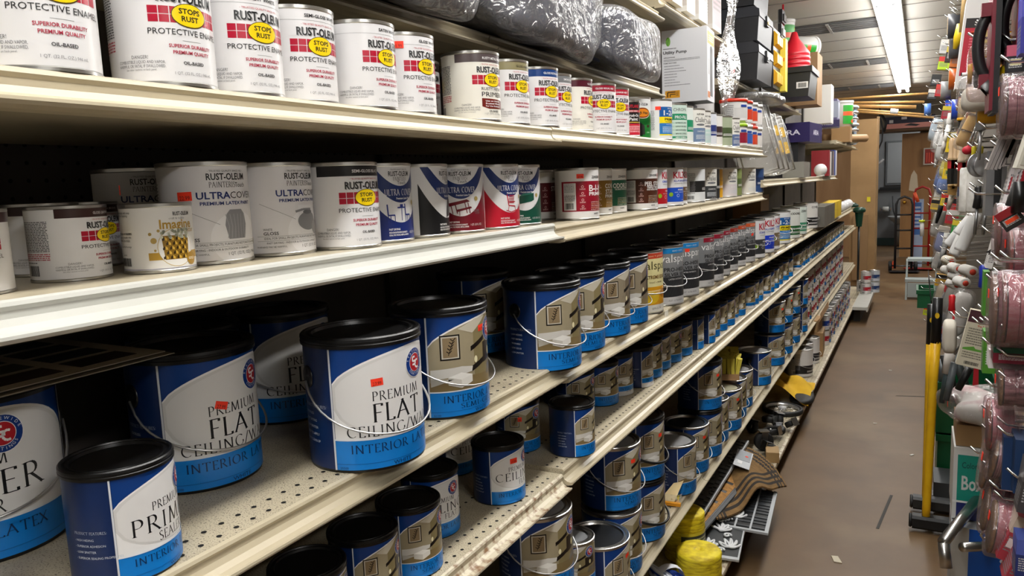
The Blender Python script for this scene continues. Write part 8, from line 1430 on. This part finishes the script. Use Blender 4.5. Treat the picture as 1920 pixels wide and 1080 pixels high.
for i, (a, c, r) in enumerate((((.095, 2.62, .335), (.2, 2.86, .40), .0175), ((.105, 2.60, .26), (.096, 2.622, .332), .017), ((.15, 2.66, .31), (.262, 2.81, .27), .015))):
    b = MB(); b.tube([a, c], r, STEEL, 14); b.tube([a, tuple(.97*p+.03*q for p, q in zip(a, c))], r*.86, mat('#17181a', .7), 12) if i == 1 else None; tag(b.build('steel_pipe'), ('long steel pipe slanting up across the teal carton', 'short steel pipe with its open end towards the camera', 'steel pipe lying behind the open-ended one')[i], 'pipe')
b = MB(); b.tube([(.205, 2.6, .40), (.21, 2.6, .385), (.20, 2.6, .375), (.193, 2.6, .385), (.198, 2.6, .398)], .004, CHROME, 6, closed=True); b.tube([(.198, 2.6, .40), (.185, 2.6, .425)], .004, CHROME, 6); tag(b.build('eye_bolt'), 'bright eye bolt hanging at the end of the long steel pipe', 'bolt')
# --- further up the aisle
FAR = [
('tape', 0.017, 8.200, 2.052, 'pale blue tape roll at the far top of the hanging display', '#5a86d8'), ('tape', 0.127, 5.600, 1.874, 'deep blue tape roll at the top middle of the display', '#2448b8'), ('tape', 0.144, 5.000, 1.826, 'deep blue tape roll right of the first deep blue one', '#2448b8'),
('tape', 0.117, 5.400, 1.747, 'grey duct tape roll under the blue tape rolls', '#6c6a66'), ('tape', 0.102, 4.200, 2.062, 'dark grey tape roll high on the display', '#5a5c60'), ('tape', 0.092, 4.100, 2.139, 'black and silver roll at the top left of the display', '#3c3e42'), ('tape', 0.100, 5.600, 1.988, 'silver roll below the long grey strips', '#8a8c8e'), ('tape', 0.116, 4.600, 1.956, 'orange-brown roll beside the white cotton bag', '#b8581c'),
('ybox', 0.116, 4.800, 1.591, 'yellow tape dispenser pack leaning under the grey duct tape', '#e6c818'), ('ybox', 0.107, 4.900, 1.447, 'yellow pack lower left of the red brushes', '#e6c818'),
('bag', 0.041, 7.200, 1.743, 'pale blue bagged gloves hanging furthest at the top', '#b8c8d4'), ('bag', 0.062, 6.400, 1.645, 'bundle of white roller sleeves in a clear bag', '#e2e2e0'), ('bag', 0.076, 6.000, 1.563, 'white cotton bundle below the roller sleeves', '#e4e4e2'), ('bag', 0.095, 5.600, 1.457, 'yellow-labelled white bag beside the yellow pack', '#d9cc6a'), ('bag', 0.107, 5.300, 1.554, 'white sleeve bag right of the yellow-labelled one', '#dedcd8'),
('bag', 0.071, 7.000, 1.172, 'long white glove bundle near the brown door', '#d4d2cc'), ('bag', 0.083, 6.600, 1.351, 'blue and grey handled set in a bag', '#5a74b0'), ('bag', 0.092, 6.000, 1.339, 'second blue handled set beside the first', '#6a82b8'), ('bag', 0.074, 7.200, 0.964, 'white long-sleeved glove hanging low near the door', '#d0cec6'), ('bag', 0.097, 6.600, 0.886, 'pale violet folded cloth hanging low', '#8f98c4'), ('bag', 0.092, 7.000, 0.697, 'grey-white mop bundle near the step stool', '#c4c2bc'),
('glove', 0.095, 6.000, 1.127, 'black glove hanging left of the red knob tool', '#18181a'), ('glove', 0.098, 5.200, 1.584, 'white cotton glove with fingers down under the blue tape', '#e6e4e0'), ('glove', 0.077, 6.200, 1.510, 'off-white glove hanging behind the cotton bundle', '#dcdad4'), ('glove', 0.122, 4.600, 1.283, 'pale glove below the tan chip brushes', '#cfc6b8'), ('glove', 0.110, 5.600, 0.858, 'grey knit glove low beside the wire basket', '#8a8a88'),
('hbag', 0.120, 5.000, 1.264, 'red and yellow hose fitting bag', '#c8302a'), ('hbag', 0.111, 5.400, 1.279, 'bright yellow fitting hanging by the black glove', '#e0c41c'), ('hbag', 0.125, 4.800, 1.206, 'red round knob pack hanging by the green bottle', '#b8202c'), ('hbag', 0.135, 4.200, 1.187, 'green bottle hanging behind the white grips', '#1f8a34'), ('hbag', 0.075, 6.800, 1.194, 'red and yellow printed bag near the door', '#d8b23a'),
('tube', 0.130, 3.600, 1.148, 'thick white roller tube hanging at an angle', '#e2e2e0'), ('tube', 0.124, 4.200, 1.135, 'white plastic grip slanting down left', '#dedede'), ('tube', 0.135, 3.200, 1.203, 'wide white tube beside the black-handled tools', '#d9d9d8'), ('tube', 0.135, 3.400, 1.246, 'white handle with finger grooves above the tubes', '#e6e6e6'),
('roll', 0.112, 4.900, 0.939, 'white roller end with a red centre, upper left of the cluster', '#dcdad8'), ('roll', 0.130, 4.400, 1.010, 'white roller end with a red centre, upper middle of the cluster', '#e4e2e0'), ('roll', 0.134, 4.400, 0.967, 'white roller end with a red centre, right below the upper middle one', '#e0dedc'), ('roll', 0.129, 4.500, 0.915, 'white roller end with a red centre, lowest of the cluster', '#dedcda'), ('roll', 0.142, 4.000, 0.991, 'white roller end beside the lowest of the cluster', '#d6d4d2'), ('roll', 0.113, 4.800, 1.006, 'cream roller end above the cluster', '#d8d0b8'), ('roll', 0.151, 3.700, 1.077, 'grey-white roller end right of the cluster', '#cfcdca'),
('hbag', 0.101, 5.600, 0.753, 'yellow pump fitting hanging by the wire basket', '#d8a41c'), ('hbag', 0.050, 7.200, 0.288, 'neon yellow item in the green basket', '#d8e81e'), ('bag', 0.086, 5.600, 0.612, 'clear bag of brass fittings beside the wire basket', '#b8a890'), ('bag', 0.100, 5.200, 0.578, 'clear bag of dark fittings low in the display', '#8a8a90'), ('bag', 0.117, 4.800, 0.711, 'grey bagged hardware right of the brass fittings', '#9c9890'), ('hbag', 0.104, 4.600, 0.583, 'blue bagged part low beside the black grip', '#2a3a8a'), ('bag', 0.114, 4.200, 0.704, 'white bag low beside the foam block', '#d0ccc6'), ('bag', 0.058, 5.600, 0.326, 'clear bag on the green basket rim', '#c4c8ca'),
('hbag', 0.044, 6.200, 2.083, 'black boxed tool high near the lamp row end', '#1d1f22'), ('hbag', 0.073, 5.400, 2.099, 'lime green pack on the long grey strip', '#b8d820'), ('hbag', 0.073, 5.000, 2.141, 'white and grey strip pack high on the display', '#c8c8c6'), ('hbag', 0.094, 4.600, 2.046, 'black and orange pack left of the red printed bag', '#2a1c14'), ('hbag', 0.106, 4.200, 1.972, 'orange striped pack left of the white cotton bag', '#c86a1c'), ('hbag', 0.068, 5.800, 1.975, 'red handled snips hanging under the black boxed tool', '#c01a22'), ('hbag', 0.031, 7.000, 2.057, 'dark pack with a red corner at the far top', '#2a2c30'), ('hbag', 0.101, 5.400, 1.805, 'red net bag below the silver roll', '#a81c30'), ('hbag', 0.114, 3.400, 1.722, 'reddish-brown pack behind the wooden handled tool', '#9a4a2a'), ('hbag', 0.117, 3.300, 1.628, 'orange and white card behind the black grip', '#c8481e'),
]
for i, (k, x, y, z, lab, col) in enumerate(FAR):
    if k == 'tape': tape(x, y, z, lab, .055, .055, col, hk=True)
    elif k == 'ybox': box_pack(x, y, z, (.075, .05, .09), lab, (col, '#b9a018', '#1f5a2a'), 'tape', rot=(0, .12, 0))
    elif k == 'bag': bagpack(x, y, z, (.09, .1, .17 if i % 3 else .22), lab, col, ['#d8d4cc', '#b8202a', '#3a7a3a', '#c8c0b4'][i % 4] if i % 2 else None, True, 200+i, rot=(0, .22, 0))
    elif k == 'glove': glove(x, y, z, lab, col, hk=True, rot=(0, .15, 0))
    elif k == 'tube':
        o = thing('white_tube', lab, 'tube', (x, y, z), rot=(0, .35 if i % 2 else .6, 0)); b = MB(); b.lathe([(0, 0), (.02, 0), (.022, .01), (.022, .13), (.017, .15), (0, .15)], mat(col, .35), 18); b.build('tube_body', o); b = MB(); b.lathe([(.017, .15), (.02, .152), (.02, .175), (0, .178)], mat('#c4c6c8', .35), 18); b.build('tube_cap', o); hook(x+.02, y, z+.12)
    elif k == 'roll': roller(x+.02, y, z, lab, .1, .024, col, '#c8402a', (PI/2, 0, .3), True)
    else: box_pack(x, y, z, (.06, .06, .075), lab, (col, ['#e0ded8', '#d8c23a', '#1c1c1e', '#c8302a'][i % 4]), 'pack', True, (0, .15, 0))
hook(.03, 6.25, .64); bin_(.005, 6.1, .52, (.11, .3, .13), 'green slatted basket hanging beside the wire basket'); b = MB()
for k in range(7): b.tube([(.06, 4.9+.07*k, .88), (.10, 4.9+.07*k, .52)], .003, BLACKP, 6)
for k in range(4): b.tube([(.06+.013*k, 4.88, .88-.12*k), (.06+.013*k, 5.34, .88-.12*k)], .003, BLACKP, 6)
tag(b.build('wire_basket'), 'black wire basket holding the roller ends', 'basket')
b = MB(); b.tube([(.03, 9.2, .95), (.035, 9.2, .80)], .02, WHITEP, 10); b.tube([(.03, 9.2, .95), (.03, 9.2, .97)], .03, mat('#d8e41e', .4), 10); hook(.03, 9.2, .965); tag(b.build('yellow_knob_tool'), 'white handled tool with a neon yellow knob by the hand truck', 'tool')
b = MB(); b.lathe([(0, 0), (.06, 0), (.07, .02), (.06, .05), (.03, .06), (0, .06)], mat('#0e3a2a', .35), 24); b.lathe([(.03, -.16), (.045, 0)], mat('#0e3a2a', .35), 18); o = b.build('green_planter', None, (-.60, 9.5, 1.05)); tag(o, 'dark green flared fixture hanging at the end of the shelf run', 'fixture'); b = MB(); b.tube([(-.60, 9.5, .165), (-.60, 9.5, .9)], .012, mat('#141516', .4), 8); tag(b.build('fixture_pole'), 'black pole carrying the green fixture on the white end platform', 'pole')
b = MB(); b.lathe([(0, 0), (.08, .0), (.09, .02), (.05, .05), (0, .06)], mat('#12382a', .35), 24); tag(b.build('green_bell', None, (-.70, 9.62, 1.107)), 'dark green shade above the white globes at the end of the run', 'shade')
for i, (y, z) in enumerate(((8.5, 1.19), (8.8, 1.23), (9.1, 1.14), (9.35, 1.25))): b = MB(); b.sph((-.705, y, 1.157), .05, mat('#e8e8ea', .25)); tag(b.build('white_globe'), ('first', 'second', 'third', 'last')[i]+' white wrapped globe at the far end of the shelf run', 'globe', 'white globes at the end of the run')
